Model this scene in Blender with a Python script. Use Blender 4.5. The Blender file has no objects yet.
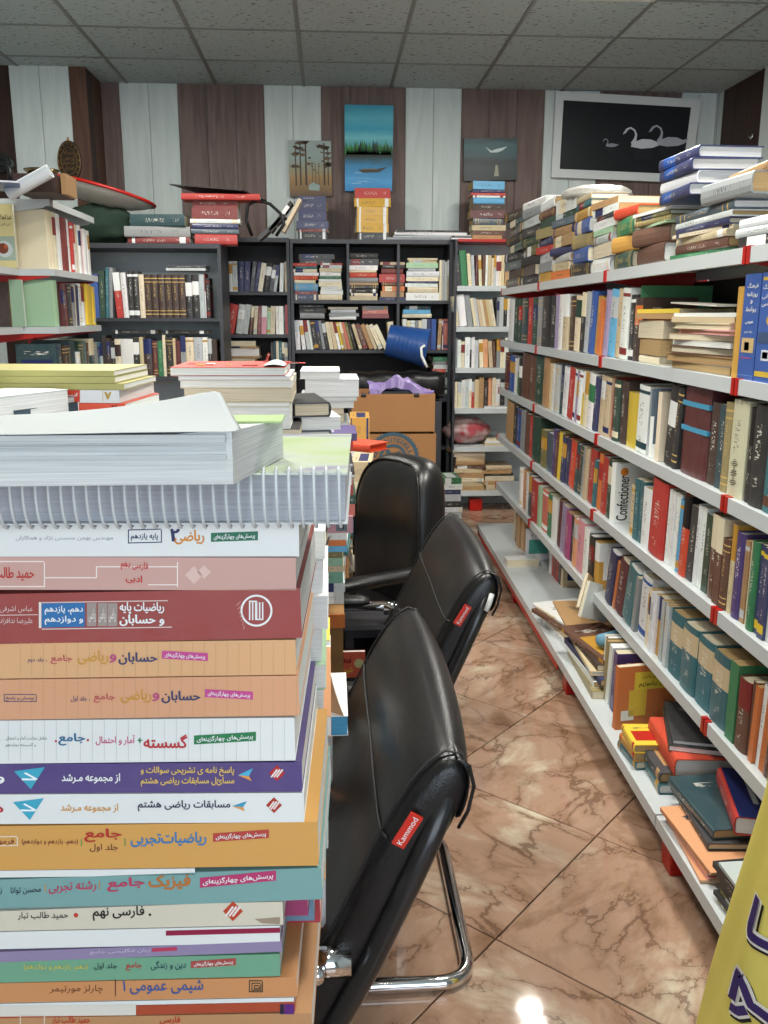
import bpy, bmesh, math, random
import numpy as np
from mathutils.geometry import delaunay_2d_cdt
from mathutils import Vector, Matrix, noise
random.seed(7)
SC = bpy.context.scene
COL = SC.collection
# ---------------------------------------------------------------- camera
F, PITCH, YAW, ROLL = 870.44, .2225, .0616, .0021
EYE = Vector((0, 0, 1.367))
_fw = Vector((math.sin(YAW)*math.cos(PITCH), math.cos(YAW)*math.cos(PITCH), -math.sin(PITCH)))
_r0 = Vector((math.cos(YAW), -math.sin(YAW), 0)); _u0 = _r0.cross(_fw)
_rt = _r0*math.cos(ROLL)+_u0*math.sin(ROLL); _up = -_r0*math.sin(ROLL)+_u0*math.cos(ROLL)
cd = bpy.data.cameras.new('camera'); cam = bpy.data.objects.new('camera', cd); COL.objects.link(cam)
cam.matrix_world = Matrix(((_rt.x, _up.x, -_fw.x, EYE.x), (_rt.y, _up.y, -_fw.y, EYE.y), (_rt.z, _up.z, -_fw.z, EYE.z), (0, 0, 0, 1)))
cd.sensor_fit = 'VERTICAL'; cd.sensor_height = 24.0; cd.lens = F/1024*24.0; cd.clip_start = .05; cd.clip_end = 60
SC.camera = cam
# ---------------------------------------------------------------- world, light, exposure
W = bpy.data.worlds.new('world'); SC.world = W; W.use_nodes = True
W.node_tree.nodes['Background'].inputs[0].default_value = (.62, .78, 1, 1)
W.node_tree.nodes['Background'].inputs[1].default_value = 2.0
SC.view_settings.view_transform = 'Standard'; SC.view_settings.look = 'None'; SC.view_settings.gamma = 1
SC.view_settings.use_curve_mapping = False
SC.view_settings.exposure = 0.0
def area(name, loc, target, sx, sy, power, col):
    l = bpy.data.lights.new(name, 'AREA'); l.shape = 'RECTANGLE'; l.size = sx; l.size_y = sy; l.energy = power; l.color = col
    o = bpy.data.objects.new(name, l); o.location = loc
    o.rotation_euler = (Vector(target)-Vector(loc)).to_track_quat('-Z', 'Y').to_euler(); COL.objects.link(o); return o
area('shopfront_daylight', (.2, -2.4, 1.75), (.1, 4, 1.3), 3.4, 2.1, 75, (.87, .94, 1))      # daylight through the glazed shopfront behind the viewer
CEIL_LAMPS = [(1.12, 4.62), (.5, 2.2), (-.7, 2.2), (.3, .2), (-1.3, 4.4)]
CEIL_POWER = [46, 48, 44, 10, 36]
# ---------------------------------------------------------------- pixel helpers (frame 768 x 1024)
def ray(x, y): return _fw+_rt*((x-384)/F)-_up*((y-512)/F)
def at(x, y, Y=None, X=None, Z=None):
    d = ray(x, y)
    t = (Y/d.y) if Y is not None else ((X/d.x) if X is not None else (Z-EYE.z)/d.z)
    return EYE+d*t
def at_plane(x, y, p, n):
    d = ray(x, y); return EYE+d*((Vector(p)-EYE).dot(n)/d.dot(n))
def proj(p):
    v = Vector(p)-EYE; d = v.dot(_fw); return 384+F*v.dot(_rt)/d, 512-F*v.dot(_up)/d
def solve(fn, px, a, b):
    fa = fn(a)-px
    for _ in range(40):
        m = (a+b)/2; fm = fn(m)-px
        if (fm > 0) == (fa > 0): a, fa = m, fm
        else: b = m
    return (a+b)/2
SHY = .022
def shx(Y, X0): return X0+SHY*Y
def shelfY(px, z, X0): return solve(lambda Y: proj((shx(Y, X0), Y, z))[0], px, .5, 9)
def backX(px, Y, z): return solve(lambda X: proj((X, Y, z))[0], px, -4, 4)
# ---------------------------------------------------------------- colours and materials
def lin(c):
    c = c/255; return c/12.92 if c <= .04045 else ((c+.055)/1.055)**2.4
def rgb(h): return (lin(int(h[0:2], 16)), lin(int(h[2:4], 16)), lin(int(h[4:6], 16)), 1)
PAL = {'white': 'e6e8e6', 'cream': 'e3d7b8', 'beige': 'cbb894', 'tan': 'b08a5c', 'brown': '5f3a28', 'dark brown': '38231c', 'black': '17171a', 'charcoal': '303236',
 'grey': '8c9092', 'light grey': 'bcc2c3', 'red': 'b32a22', 'scarlet': 'd2411f', 'maroon': '561a20', 'dark red': '7d2a28', 'pink': 'cf8f9a', 'magenta': '9c3a72', 'purple': '43316e',
 'lilac': '9c8cae', 'navy': '232c5c', 'blue': '24509a', 'sky blue': '5aa6cf', 'teal': '22646e', 'dark teal': '1c3f45', 'sea green': '4a9a8c', 'green': '2b7a4c', 'dark green': '1c4030',
 'pale green': 'a5c9a4', 'olive': '6b6536', 'khaki': '93865a', 'yellow': 'dfbf35', 'ochre': 'c08f35', 'orange': 'd0712c', 'peach': 'd99a70', 'salmon': 'c4695a', 'ivory': 'd9d2b4', 'slate': '4b5b68',
 'pages': 'd8cdb2', 'whitepages': 'e4e4e0', 'oldpages': 'b79a6c'}
AB = {'w': 'white', 'c': 'cream', 'be': 'beige', 't': 'tan', 'br': 'brown', 'db': 'dark brown', 'k': 'black', 'ch': 'charcoal', 'g': 'grey', 'lg': 'light grey', 'r': 'red', 'sc': 'scarlet', 'm': 'maroon',
 'dr': 'dark red', 'pk': 'pink', 'mg': 'magenta', 'pu': 'purple', 'li': 'lilac', 'n': 'navy', 'b': 'blue', 'sb': 'sky blue', 'te': 'teal', 'dt': 'dark teal', 'sg': 'sea green', 'gr': 'green', 'dg': 'dark green',
 'pg': 'pale green', 'ol': 'olive', 'kh': 'khaki', 'y': 'yellow', 'oc': 'ochre', 'o': 'orange', 'pe': 'peach', 'sa': 'salmon', 'iv': 'ivory', 'sl': 'slate'}
def col(n, j=0):
    c = rgb(PAL[AB.get(n, n)]) if not isinstance(n, tuple) else n
    if j:
        k = 1+random.uniform(-j, j); c = tuple(min(1, v*k*(1+random.uniform(-j, j)*.3)) for v in c[:3])+(1,)
    return c
class NT:
    def __init__(s, name, rough=.5, metal=0, spec=.5):
        s.m = bpy.data.materials.new(name); s.m.use_nodes = True; s.t = s.m.node_tree; s.b = s.t.nodes['Principled BSDF']
        s.b.inputs['Roughness'].default_value = rough; s.b.inputs['Metallic'].default_value = metal; s.b.inputs['Specular IOR Level'].default_value = spec
    def n(s, typ, **kw):
        nd = s.t.nodes.new(typ)
        for k, v in kw.items():
            if k.startswith('i_'):
                key = k[2:]; nd.inputs[int(key) if key.isdigit() else key].default_value = v
            else: setattr(nd, k, v)
        return nd
    def l(s, a, b): s.t.links.new(a, b)
    def math(s, op, a, b=None, c=None):
        nd = s.t.nodes.new('ShaderNodeMath'); nd.operation = op
        for i, v in enumerate((a, b, c)):
            if v is None: continue
            if isinstance(v, (int, float)): nd.inputs[i].default_value = v
            else: s.l(v, nd.inputs[i])
        return nd.outputs[0]
    def mix(s, f, a, b, blend='MIX'):
        nd = s.t.nodes.new('ShaderNodeMix'); nd.data_type = 'RGBA'; nd.blend_type = blend
        for i, v in ((0, f), (6, a), (7, b)):
            if isinstance(v, (int, float)): nd.inputs[i].default_value = v
            elif isinstance(v, tuple): nd.inputs[i].default_value = v
            else: s.l(v, nd.inputs[i])
        return nd.outputs[2]
    def base(s, c):
        if isinstance(c, tuple): s.b.inputs['Base Color'].default_value = c
        else: s.l(c, s.b.inputs['Base Color'])
        return s.m
    def bump(s, h, st=.3, d=.01):
        bn = s.n('ShaderNodeBump', i_Strength=st, i_Distance=d); s.l(h, bn.inputs['Height']); s.l(bn.outputs[0], s.b.inputs['Normal'])
def flat(name, c, rough=.5, metal=0, spec=.5, var=.08, scale=12, bump=0):
    t = NT(name, rough, metal, spec); c = col(c) if not isinstance(c, tuple) else c
    tc = t.n('ShaderNodeTexCoord'); nz = t.n('ShaderNodeTexNoise', i_Scale=scale, i_Detail=4.0); t.l(tc.outputs['Object'], nz.inputs['Vector'])
    d = tuple(v*(1-var*2) for v in c[:3])+(1,); h = tuple(min(1, v*(1+var)) for v in c[:3])+(1,)
    t.base(t.mix(nz.outputs[0], d, h))
    if bump: t.bump(nz.outputs[0], bump, .004)
    return t.m
def obj_info(t, geo):
    """colour and random number of a book: from its object, or from the mesh attributes of the joined far books"""
    oi = t.n('ShaderNodeObjectInfo')
    if not geo: return oi.outputs['Color'], oi.outputs['Random'], t.n('ShaderNodeTexCoord').outputs['Object']
    A = [t.n('ShaderNodeAttribute', attribute_type='GEOMETRY', attribute_name=k) for k in ('bcol', 'brnd', 'lco')]
    return A[0].outputs['Color'], A[1].outputs['Fac'], A[2].outputs['Vector']
def m_cover(geo=False):
    t = NT('printed_cover', .4, 0, .45); ty = 'GEOMETRY' if geo else 'OBJECT'
    OC, RND, LCO = obj_info(t, geo); uv = t.n('ShaderNodeUVMap'); uv.uv_map = 'UVMap'
    a2 = t.n('ShaderNodeAttribute', attribute_type=ty, attribute_name='color2'); pt = t.n('ShaderNodeAttribute', attribute_type=ty, attribute_name='pat')
    gl = t.n('ShaderNodeAttribute', attribute_type=ty, attribute_name='rough')
    sp = t.n('ShaderNodeSeparateXYZ'); t.l(uv.outputs[0], sp.inputs[0]); u, v = sp.outputs[0], sp.outputs[1]
    M = t.math
    def between(x, a, b): return M('MULTIPLY', M('GREATER_THAN', x, a), M('LESS_THAN', x, b))
    def is_(k): return M('COMPARE', pt.outputs['Fac'], float(k), .3)
    spine = between(u, -.01, 1.01); front = between(u, 1.9, 3.1)
    base = OC
    # wear
    nz = t.n('ShaderNodeTexNoise', i_Scale=35.0, i_Detail=5.0); t.l(LCO, nz.inputs['Vector'])
    wear = t.mix(M('MULTIPLY', nz.outputs[0], .35), base, (.45, .42, .38, 1), 'MIX')
    c = t.mix(.35, base, wear)
    off = M('MULTIPLY', RND, 91.0)
    cv = t.n('ShaderNodeCombineXYZ'); t.l(M('ADD', M('MULTIPLY', u, 4.2), off), cv.inputs[0]); t.l(M('MULTIPLY', v, 52.0), cv.inputs[1])
    tz = t.n('ShaderNodeTexNoise', i_Scale=1.0, i_Detail=1.5); t.l(cv.outputs[0], tz.inputs['Vector'])
    ink = M('MULTIPLY', M('GREATER_THAN', tz.outputs[0], .56), .72)
    vv = M('ADD', v, M('MULTIPLY', M('SUBTRACT', RND, .5), .12))
    title = M('MULTIPLY', M('MULTIPLY', ink, between(vv, .42, .78)), M('MULTIPLY', between(u, .34, .66), spine))
    small = M('MULTIPLY', M('MULTIPLY', M('MULTIPLY', M('GREATER_THAN', tz.outputs[0], .58), .6), between(vv, .16, .27)), M('MULTIPLY', between(u, .35, .65), spine))
    marks = M('MAXIMUM', title, small)
    lum = t.n('ShaderNodeRGBToBW'); t.l(base, lum.inputs[0])
    tcol = t.mix(M('GREATER_THAN', lum.outputs[0], .22), (.75, .72, .64, 1), (.05, .05, .07, 1))
    gold = (.62, .42, .13, 1)
    # 3 label patch, 4 split, 5 foot and head band, 6 front picture, 7 half
    patch = M('MULTIPLY', M('MULTIPLY', is_(3), between(vv, .55, .86)), spine)
    split = M('MULTIPLY', M('MULTIPLY', is_(4), M('GREATER_THAN', v, .6)), M('MAXIMUM', spine, front))
    foot = M('MULTIPLY', M('MULTIPLY', is_(5), M('MAXIMUM', between(v, .06, .16), between(v, .88, .93))), spine)
    pic = M('MULTIPLY', M('MULTIPLY', M('GREATER_THAN', pt.outputs['Fac'], 2.5), front), M('MULTIPLY', between(u, 2.12, 2.88), between(v, .2, .66)))
    m2 = M('MAXIMUM', M('MAXIMUM', patch, split), M('MAXIMUM', foot, pic))
    c = t.mix(m2, c, a2.outputs['Color'])
    bands = M('MULTIPLY', is_(2), M('MULTIPLY', spine, M('MAXIMUM', M('MAXIMUM', between(v, .08, .1), between(v, .16, .175)), M('MAXIMUM', between(v, .82, .835), between(v, .9, .92)))))
    c = t.mix(bands, c, gold)
    has = M('SUBTRACT', 1.0, is_(0))
    tc2 = t.mix(is_(2), tcol, gold)
    c = t.mix(M('MULTIPLY', M('MULTIPLY', marks, has), M('SUBTRACT', 1.0, M('MAXIMUM', foot, split))), c, tc2)
    ft = M('MULTIPLY', M('MULTIPLY', M('GREATER_THAN', tz.outputs[0], .55), between(v, .76, .84)), between(u, 2.2, 2.8))
    c = t.mix(M('MULTIPLY', ft, has), c, tcol)
    t.base(c); t.l(gl.outputs['Fac'], t.b.inputs['Roughness'])
    return t.m
def m_pages(geo=False, sc=(900, 9, 9)):
    t = NT('page_edges', .85, 0, .2); OC, RND, LCO = obj_info(t, geo)
    mp = t.n('ShaderNodeMapping'); mp.inputs['Scale'].default_value = sc; t.l(LCO, mp.inputs[0])
    nz = t.n('ShaderNodeTexNoise', i_Scale=1.0, i_Detail=3.0); t.l(mp.outputs[0], nz.inputs['Vector'])
    rp = t.n('ShaderNodeMapRange', i_1=.3, i_2=.7, i_3=.74, i_4=1.04); t.l(nz.outputs[0], rp.inputs[0])
    nd = t.n('ShaderNodeVectorMath', operation='SCALE'); t.l(OC, nd.inputs[0]); t.l(rp.outputs[0], nd.inputs['Scale'])
    t.l(nd.outputs[0], t.b.inputs['Base Color']); t.bump(nz.outputs[0], .25, .0006); return t.m
MC, MP = m_cover(), m_pages(); MCG, MPG = m_cover(True), m_pages(True); MPZ = m_pages(False, (9, 9, 900))
def m_wood(name, c1, c2, rough=.55, sc=(1.5, 1.5, 18), bump=.15):
    t = NT(name, rough, 0, .3); tc = t.n('ShaderNodeTexCoord'); oi = t.n('ShaderNodeObjectInfo')
    mp = t.n('ShaderNodeMapping'); mp.inputs['Scale'].default_value = sc; t.l(tc.outputs['Object'], mp.inputs[0])
    ad = t.n('ShaderNodeVectorMath', operation='ADD'); t.l(mp.outputs[0], ad.inputs[0])
    cb = t.n('ShaderNodeCombineXYZ'); t.l(t.math('MULTIPLY', oi.outputs['Random'], 50.0), cb.inputs[0]); t.l(cb.outputs[0], ad.inputs[1])
    nz = t.n('ShaderNodeTexNoise', i_Scale=2.2, i_Detail=6.0, i_Distortion=1.2); t.l(ad.outputs[0], nz.inputs['Vector'])
    t.base(t.mix(t.math('MULTIPLY', t.math('SUBTRACT', nz.outputs[0], .3), 2.2), rgb(c1), rgb(c2))); t.bump(nz.outputs[0], bump, .002); return t.m
def m_marble():
    t = NT('polished_marble_tile', .06, 0, .5); tc = t.n('ShaderNodeTexCoord'); oi = t.n('ShaderNodeObjectInfo')
    cb = t.n('ShaderNodeCombineXYZ'); t.l(t.math('MULTIPLY', oi.outputs['Random'], 70.0), cb.inputs[0]); t.l(t.math('MULTIPLY', oi.outputs['Random'], 31.0), cb.inputs[1])
    ad = t.n('ShaderNodeVectorMath', operation='ADD'); t.l(tc.outputs['Object'], ad.inputs[0]); t.l(cb.outputs[0], ad.inputs[1])
    rot = t.n('ShaderNodeMapping'); rot.inputs['Rotation'].default_value = (0, 0, .5); rot.inputs['Scale'].default_value = (1.0, 1.7, 1); t.l(ad.outputs[0], rot.inputs[0])
    wn = t.n('ShaderNodeTexNoise', i_Scale=4.0, i_Detail=6.0, i_Roughness=.6); t.l(rot.outputs[0], wn.inputs['Vector'])
    ws = t.n('ShaderNodeVectorMath', operation='SCALE'); t.l(wn.outputs['Color'], ws.inputs[0]); ws.inputs['Scale'].default_value = .38
    wa = t.n('ShaderNodeVectorMath', operation='ADD'); t.l(rot.outputs[0], wa.inputs[0]); t.l(ws.outputs[0], wa.inputs[1])
    n1 = t.n('ShaderNodeTexNoise', i_Scale=3.2, i_Detail=9.0, i_Roughness=.62, i_Distortion=.5); t.l(rot.outputs[0], n1.inputs['Vector'])
    r1 = t.n('ShaderNodeValToRGB'); t.l(n1.outputs[0], r1.inputs[0])
    e = r1.color_ramp.elements; e[0].position = .30; e[0].color = rgb('85634a'); e[1].position = .68; e[1].color = rgb('cfc2aa')
    for p, c in ((.40, '997962'), (.47, 'b08e77'), (.53, 'ad8d76'), (.60, 'bca58e')): x = e.new(p); x.color = rgb(c)
    vo = t.n('ShaderNodeTexVoronoi', feature='DISTANCE_TO_EDGE', i_Scale=4.2); t.l(wa.outputs[0], vo.inputs['Vector'])
    n3 = t.n('ShaderNodeTexNoise', i_Scale=5.5, i_Detail=3.0); t.l(ad.outputs[0], n3.inputs['Vector'])
    wdt = t.math('MULTIPLY', t.math('MAXIMUM', t.math('SUBTRACT', n3.outputs[0], .40), 0.0), .16)
    vein = t.math('GREATER_THAN', wdt, vo.outputs['Distance'])
    sr = t.n('ShaderNodeMapRange', i_1=0.0, i_2=.14, i_3=1.0, i_4=0.0); t.l(vo.outputs['Distance'], sr.inputs[0])
    soft = t.math('MULTIPLY', sr.outputs[0], t.math('MULTIPLY', n3.outputs[0], .75))
    c = t.mix(soft, r1.outputs[0], rgb('7c5a42')); c = t.mix(t.math('MULTIPLY', vein, .45), c, rgb('54392a'))
    t.base(c); return t.m
def m_ceil():
    t = NT('mineral_fibre_tile', .9, 0, .2); tc = t.n('ShaderNodeTexCoord'); oi = t.n('ShaderNodeObjectInfo')
    cb = t.n('ShaderNodeCombineXYZ'); t.l(t.math('MULTIPLY', oi.outputs['Random'], 60.0), cb.inputs[0])
    ad = t.n('ShaderNodeVectorMath', operation='ADD'); t.l(tc.outputs['Object'], ad.inputs[0]); t.l(cb.outputs[0], ad.inputs[1])
    mp = t.n('ShaderNodeMapping'); mp.inputs['Scale'].default_value = (30, 60, 1); mp.inputs['Rotation'].default_value = (0, 0, .4); t.l(ad.outputs[0], mp.inputs[0])
    nz = t.n('ShaderNodeTexNoise', i_Scale=1.0, i_Detail=2.0, i_Distortion=.6); t.l(mp.outputs[0], nz.inputs['Vector'])
    f = t.math('GREATER_THAN', nz.outputs[0], .64)
    t.base(t.mix(f, t.mix(oi.outputs['Random'], rgb('a8b5b6'), rgb('b4c0c0')), rgb('6d6d69'))); t.bump(nz.outputs[0], -.3, .003); return t.m
M_MARBLE, M_CEIL = m_marble(), m_ceil()
M_GROUT = flat('dark_grout', rgb('6a5138'), .8); M_TBAR = flat('painted_grid_bar', rgb('7e827f'), .5)
M_WPLANK = m_wood('pale_plank', 'c0cbc8', 'd3dbd8', .5, (6, 6, .8), .08); M_BPLANK = m_wood('brown_woodgrain_plank', '5b4b46', '7d6a64', .55, (9, 9, .8), .15)
M_DPLANK = m_wood('dark_brown_plank', '2c1d17', '45302a', .55, (9, 9, .8), .15); M_RPLANK = m_wood('reddish_brown_plank', '4b3328', '68493a', .55, (9, 9, .8), .15)
M_WALL = flat('plain_wall_paint', rgb('a7b0ae'), .8)
M_WSHELF = flat('white_enamel_steel', rgb('c3c9ca'), .32, 0, .5, .03, 3)
M_RED = flat('red_enamel_steel', rgb('b3180f'), .35, 0, .5, .1, 8); M_DSHELF = flat('charcoal_laminate', rgb('3a3c42'), .45, 0, .5, .12, 20)
M_BACKP = flat('grey_back_panel', rgb('c3cbcc'), .6); M_DBACK = flat('dark_backing', rgb('2a2626'), .6)
M_CHROME = flat('polished_chrome', (.75, .75, .76, 1), .08, 1.0, .5, .02, 3)
def m_leather():
    t = NT('black_leatherette', .36, 0, .38); tc = t.n('ShaderNodeTexCoord')
    vz = t.n('ShaderNodeTexVoronoi', i_Scale=420.0); nz = t.n('ShaderNodeTexNoise', i_Scale=7.0, i_Detail=4.0)
    t.l(tc.outputs['Object'], vz.inputs['Vector']); t.l(tc.outputs['Object'], nz.inputs['Vector'])
    t.base(t.mix(nz.outputs[0], (.004, .004, .0045, 1), (.010, .0095, .010, 1)))
    t.bump(t.math('ADD', t.math('MULTIPLY', vz.outputs[0], .18), t.math('MULTIPLY', nz.outputs[0], 2.2)), .35, .003)
    t.l(t.math('ADD', t.math('MULTIPLY', nz.outputs[0], .2), .24), t.b.inputs['Roughness']); return t.m
M_LEATHER = m_leather(); M_BLACKTUBE = flat('black_painted_tube', (.012, .012, .013, 1), .28); M_THREAD = flat('dark_thread', (.012, .012, .012, 1), .6)
_mats = {}
def ink(c, rough=.5):
    k = (c, rough)
    if k not in _mats: _mats[k] = flat('ink_'+(AB.get(c, c).replace(' ', '_') if c in PAL or c in AB else 'shade'), rgb(c) if (len(c) == 6 and c not in PAL and c not in AB) else col(c), rough, 0, .4, .02)
    return _mats[k]
# ---------------------------------------------------------------- mesh helpers
def link(o): COL.objects.link(o); return o
def new_obj(name, me, parent=None, mat=None):
    o = bpy.data.objects.new(name, me)
    if mat is not None: me.materials.append(mat)
    if parent is not None: o.parent = parent
    return link(o)
def tag(o, label=None, cat=None, group=None, kind=None):
    if label:
        o['label'] = label
        nw = len(label.split())
        if nw < 4 or nw > 16: print('LABEL LEN', nw, label)
    if cat: o['category'] = cat
    if group: o['group'] = group
    if kind: o['kind'] = kind
    return o
def empty(name, loc=(0, 0, 0), rz=0):
    o = bpy.data.objects.new(name, None); o.location = loc; o.rotation_euler = (0, 0, rz); return link(o)
class MB:
    def __init__(s): s.v = []; s.f = []
    def add(s, vs, fs): k = len(s.v); s.v += [tuple(p) for p in vs]; s.f += [tuple(i+k for i in f) for f in fs]; return s
    def box(s, a, b, M=None):
        x0, y0, z0 = a; x1, y1, z1 = b
        vs = [Vector(p) for p in ((x0, y0, z0), (x1, y0, z0), (x1, y1, z0), (x0, y1, z0), (x0, y0, z1), (x1, y0, z1), (x1, y1, z1), (x0, y1, z1))]
        if M is not None: vs = [M @ p for p in vs]
        return s.add(vs, [(3, 2, 1, 0), (4, 5, 6, 7), (0, 1, 5, 4), (1, 2, 6, 5), (2, 3, 7, 6), (3, 0, 4, 7)])
    def tube(s, pts, r, n=10, closed=False):
        pts = [Vector(p) for p in pts]; m = len(pts); rings = []; prev = None
        for i, p in enumerate(pts):
            if closed: t = (pts[(i+1) % m]-pts[i-1])
            else: t = pts[min(i+1, m-1)]-pts[max(i-1, 0)]
            t.normalize()
            if prev is None:
                a = t.orthogonal().normalized()
            else: a = (prev-t*prev.dot(t)).normalized()
            prev = a; b = t.cross(a); rr = r[i] if isinstance(r, (list, tuple)) else r
            rings.append([p+a*(rr*math.cos(2*math.pi*k/n))+b*(rr*math.sin(2*math.pi*k/n)) for k in range(n)])
        vs = [q for rg in rings for q in rg]; fs = []
        for i in range(m if closed else m-1):
            j = (i+1) % m
            for k in range(n): fs.append((i*n+k, i*n+(k+1) % n, j*n+(k+1) % n, j*n+k))
        if not closed: fs.append(tuple(range(n-1, -1, -1))); fs.append(tuple((m-1)*n+k for k in range(n)))
        return s.add(vs, fs)
    def loft(s, rings, cap=True):
        n = len(rings[0]); vs = [q for rg in rings for q in rg]; fs = []
        for i in range(len(rings)-1):
            for k in range(n): fs.append((i*n+k, i*n+(k+1) % n, (i+1)*n+(k+1) % n, (i+1)*n+k))
        if cap: fs.append(tuple(range(n-1, -1, -1))); fs.append(tuple((len(rings)-1)*n+k for k in range(n)))
        return s.add(vs, fs)
    def grid(s, fn, nu, nv):
        vs = [fn(i/nu, j/nv) for j in range(nv+1) for i in range(nu+1)]
        return s.add(vs, [(j*(nu+1)+i, j*(nu+1)+i+1, (j+1)*(nu+1)+i+1, (j+1)*(nu+1)+i) for j in range(nv) for i in range(nu)])
    def poly(s, pts): return s.add(pts, [tuple(range(len(pts)))])
    def mesh(s, name, smooth=False, fix=False):
        me = bpy.data.meshes.new(name); me.from_pydata(s.v, [], s.f)
        if fix:
            bm = bmesh.new(); bm.from_mesh(me); bmesh.ops.recalc_face_normals(bm, faces=bm.faces); bm.to_mesh(me); bm.free()
        if smooth: me.polygons.foreach_set('use_smooth', [True]*len(me.polygons))
        me.update(); return me
    def build(s, name, mat, parent=None, smooth=False, fix=False): return new_obj(name, s.mesh(name, smooth, fix), parent, mat)
def bevel(o, w, seg=2, angle=.6):
    m = o.modifiers.new('bevel', 'BEVEL'); m.width = w; m.segments = seg; m.limit_method = 'ANGLE'; m.angle_limit = angle; return o
def subsurf(o, n=1):
    m = o.modifiers.new('subsurf', 'SUBSURF'); m.levels = n; m.render_levels = n; return o
def shade_auto(o):
    me = o.data; me.polygons.foreach_set('use_smooth', [True]*len(me.polygons))
    try: me.set_sharp_from_angle(angle=.6)
    except Exception: pass
def arc(c, r, a0, a1, n, ax=(1, 0, 0), ay=(0, 1, 0)):
    c, ax, ay = Vector(c), Vector(ax), Vector(ay)
    return [c+ax*(r*math.cos(a0+(a1-a0)*i/n))+ay*(r*math.sin(a0+(a1-a0)*i/n)) for i in range(n+1)]
# ---------------------------------------------------------------- books
# local frame of a book: x thickness (centred), y from the spine (0) to the fore-edge (W), z height (0..H)
def cover_mesh(t, W, H, hard):
    b = .0028 if hard else .0009
    b = min(b, t*.3); h = t/2
    if hard and t > .012:
        n = 5; bul = min(.006, t*.18)
        outer = [(-h, W)] + [(-h*math.cos(math.pi*k/n), .004-bul*math.sin(math.pi*k/n)*1.0) for k in range(n+1)] + [(h, W)]
        g = h-b
        inner = [(-g, W)] + [(-g*math.cos(math.pi*k/n), .004+b-bul*math.sin(math.pi*k/n)) for k in range(n+1)] + [(g, W)]
    else:
        g = h-b; outer = [(-h, W), (-h, 0), (h, 0), (h, W)]; inner = [(-g, W), (-g, b), (g, b), (g, W)]
    m = len(outer); vs = [(x, y, z) for z in (0, H) for x, y in outer] + [(x, y, z) for z in (0, H) for x, y in inner]
    fs = []; uvs = []
    U = lambda i: ((outer[i][0]+h)/t)
    for i in range(m-1):
        fs.append((i, i+1, m+i+1, m+i))
        if i == 0: uvs.append([(2+outer[0][1]/W, 0), (2+outer[1][1]/W, 0), (2+outer[1][1]/W, 1), (2+outer[0][1]/W, 1)])
        elif i == m-2: uvs.append([(2+outer[i][1]/W, 0), (3, 0), (3, 1), (2+outer[i][1]/W, 1)])
        else: uvs.append([(U(i), 0), (U(i+1), 0), (U(i+1), 1), (U(i), 1)])
        fs.append((3*m+i, 3*m+i+1, 2*m+i+1, 2*m+i)); uvs.append([(5, 5)]*4)
        fs.append((i+1, i, 2*m+i, 2*m+i+1)); uvs.append([(5, 5)]*4)
        fs.append((m+i, m+i+1, 3*m+i+1, 3*m+i)); uvs.append([(5, 5)]*4)
    for i in (0, m-1):
        fs.append((i, m+i, 3*m+i, 2*m+i)); uvs.append([(5, 5)]*4)
    me = bpy.data.meshes.new('book'); me.from_pydata(vs, [], fs)
    lay = me.uv_layers.new(name='UVMap'); k = 0
    for uu in uvs:
        for q in uu: lay.data[k].uv = q; k += 1
    me.materials.append(MC); return me
def book(t, W, H, M, c, c2=None, pat=1, pages=None, hard=False, label='', group=None, rough=None, cat='book', name='book', hole=True):
    o = bpy.data.objects.new(name, cover_mesh(t, W, H, hard)); link(o); o.matrix_world = M
    o.color = col(c, .12) if not isinstance(c, tuple) else c
    c2 = c2 if c2 else random.choice(['white', 'cream', 'ochre', 'light grey', 'dark red', 'navy'])
    o['color2'] = [float(x) for x in col(c2)[:3]]; o['pat'] = float(pat); o['rough'] = rough if rough is not None else random.choice([.3, .38, .5, .6])
    tag(o, label, cat, group)
    b = .0028 if hard else .0009; b = min(b, t*.3); g = t/2-b-.0002; ins = .004 if hard else .0006
    p = MB().box((-g, b+.001, ins), (g, W-ins, H-ins)).build('page_block', MP, o)
    p.color = col(pages if pages else random.choice(['pages', 'pages', 'whitepages', 'oldpages']), .06)
    return o
Z3 = Vector((0, 0, 1))
def frame(x, y, z, p): return Matrix(((x.x, y.x, z.x, p.x), (x.y, y.y, z.y, p.y), (x.z, y.z, z.z, p.z), (0, 0, 0, 1)))
def M_up(p, ang, lean=0):      # upright; ang = heading of the direction spine -> fore-edge; lean > 0 tips the top towards -(x axis of the book)
    b = Vector((math.cos(ang), math.sin(ang), 0)); x = b.cross(Z3)
    if lean:
        R = Matrix.Rotation(lean, 3, b); x = R @ x; z = R @ Z3
    else: z = Z3.copy()
    return frame(x, b, z, Vector(p))
def M_lie(p, ang, flip=False):             # lying; p = middle of the spine's bottom edge ; ang = heading spine -> fore-edge
    b = Vector((math.cos(ang), math.sin(ang), 0)); a = Z3.cross(b)
    return frame(Z3, b, a, Vector(p))
def lie(t, W, H, cx, cy, z, ang, **kw):    # cx, cy = middle of the spine; z = underside
    b = Vector((math.cos(ang), math.sin(ang), 0)); a = Z3.cross(b)
    p = Vector((cx, cy, z+t/2))-a*(H/2)
    return book(t, W, H, frame(Z3, b, a, p), **kw)
ORD = ['', 'first', 'second', 'third', 'fourth', 'fifth', 'sixth', 'seventh', 'eighth', 'ninth', 'tenth', 'eleventh', 'twelfth', 'thirteenth', 'fourteenth', 'fifteenth', 'sixteenth', 'seventeenth', 'eighteenth', 'nineteenth']
TENS = {2: 'twenty', 3: 'thirty', 4: 'forty', 5: 'fifty', 6: 'sixty', 7: 'seventy', 8: 'eighty'}
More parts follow.
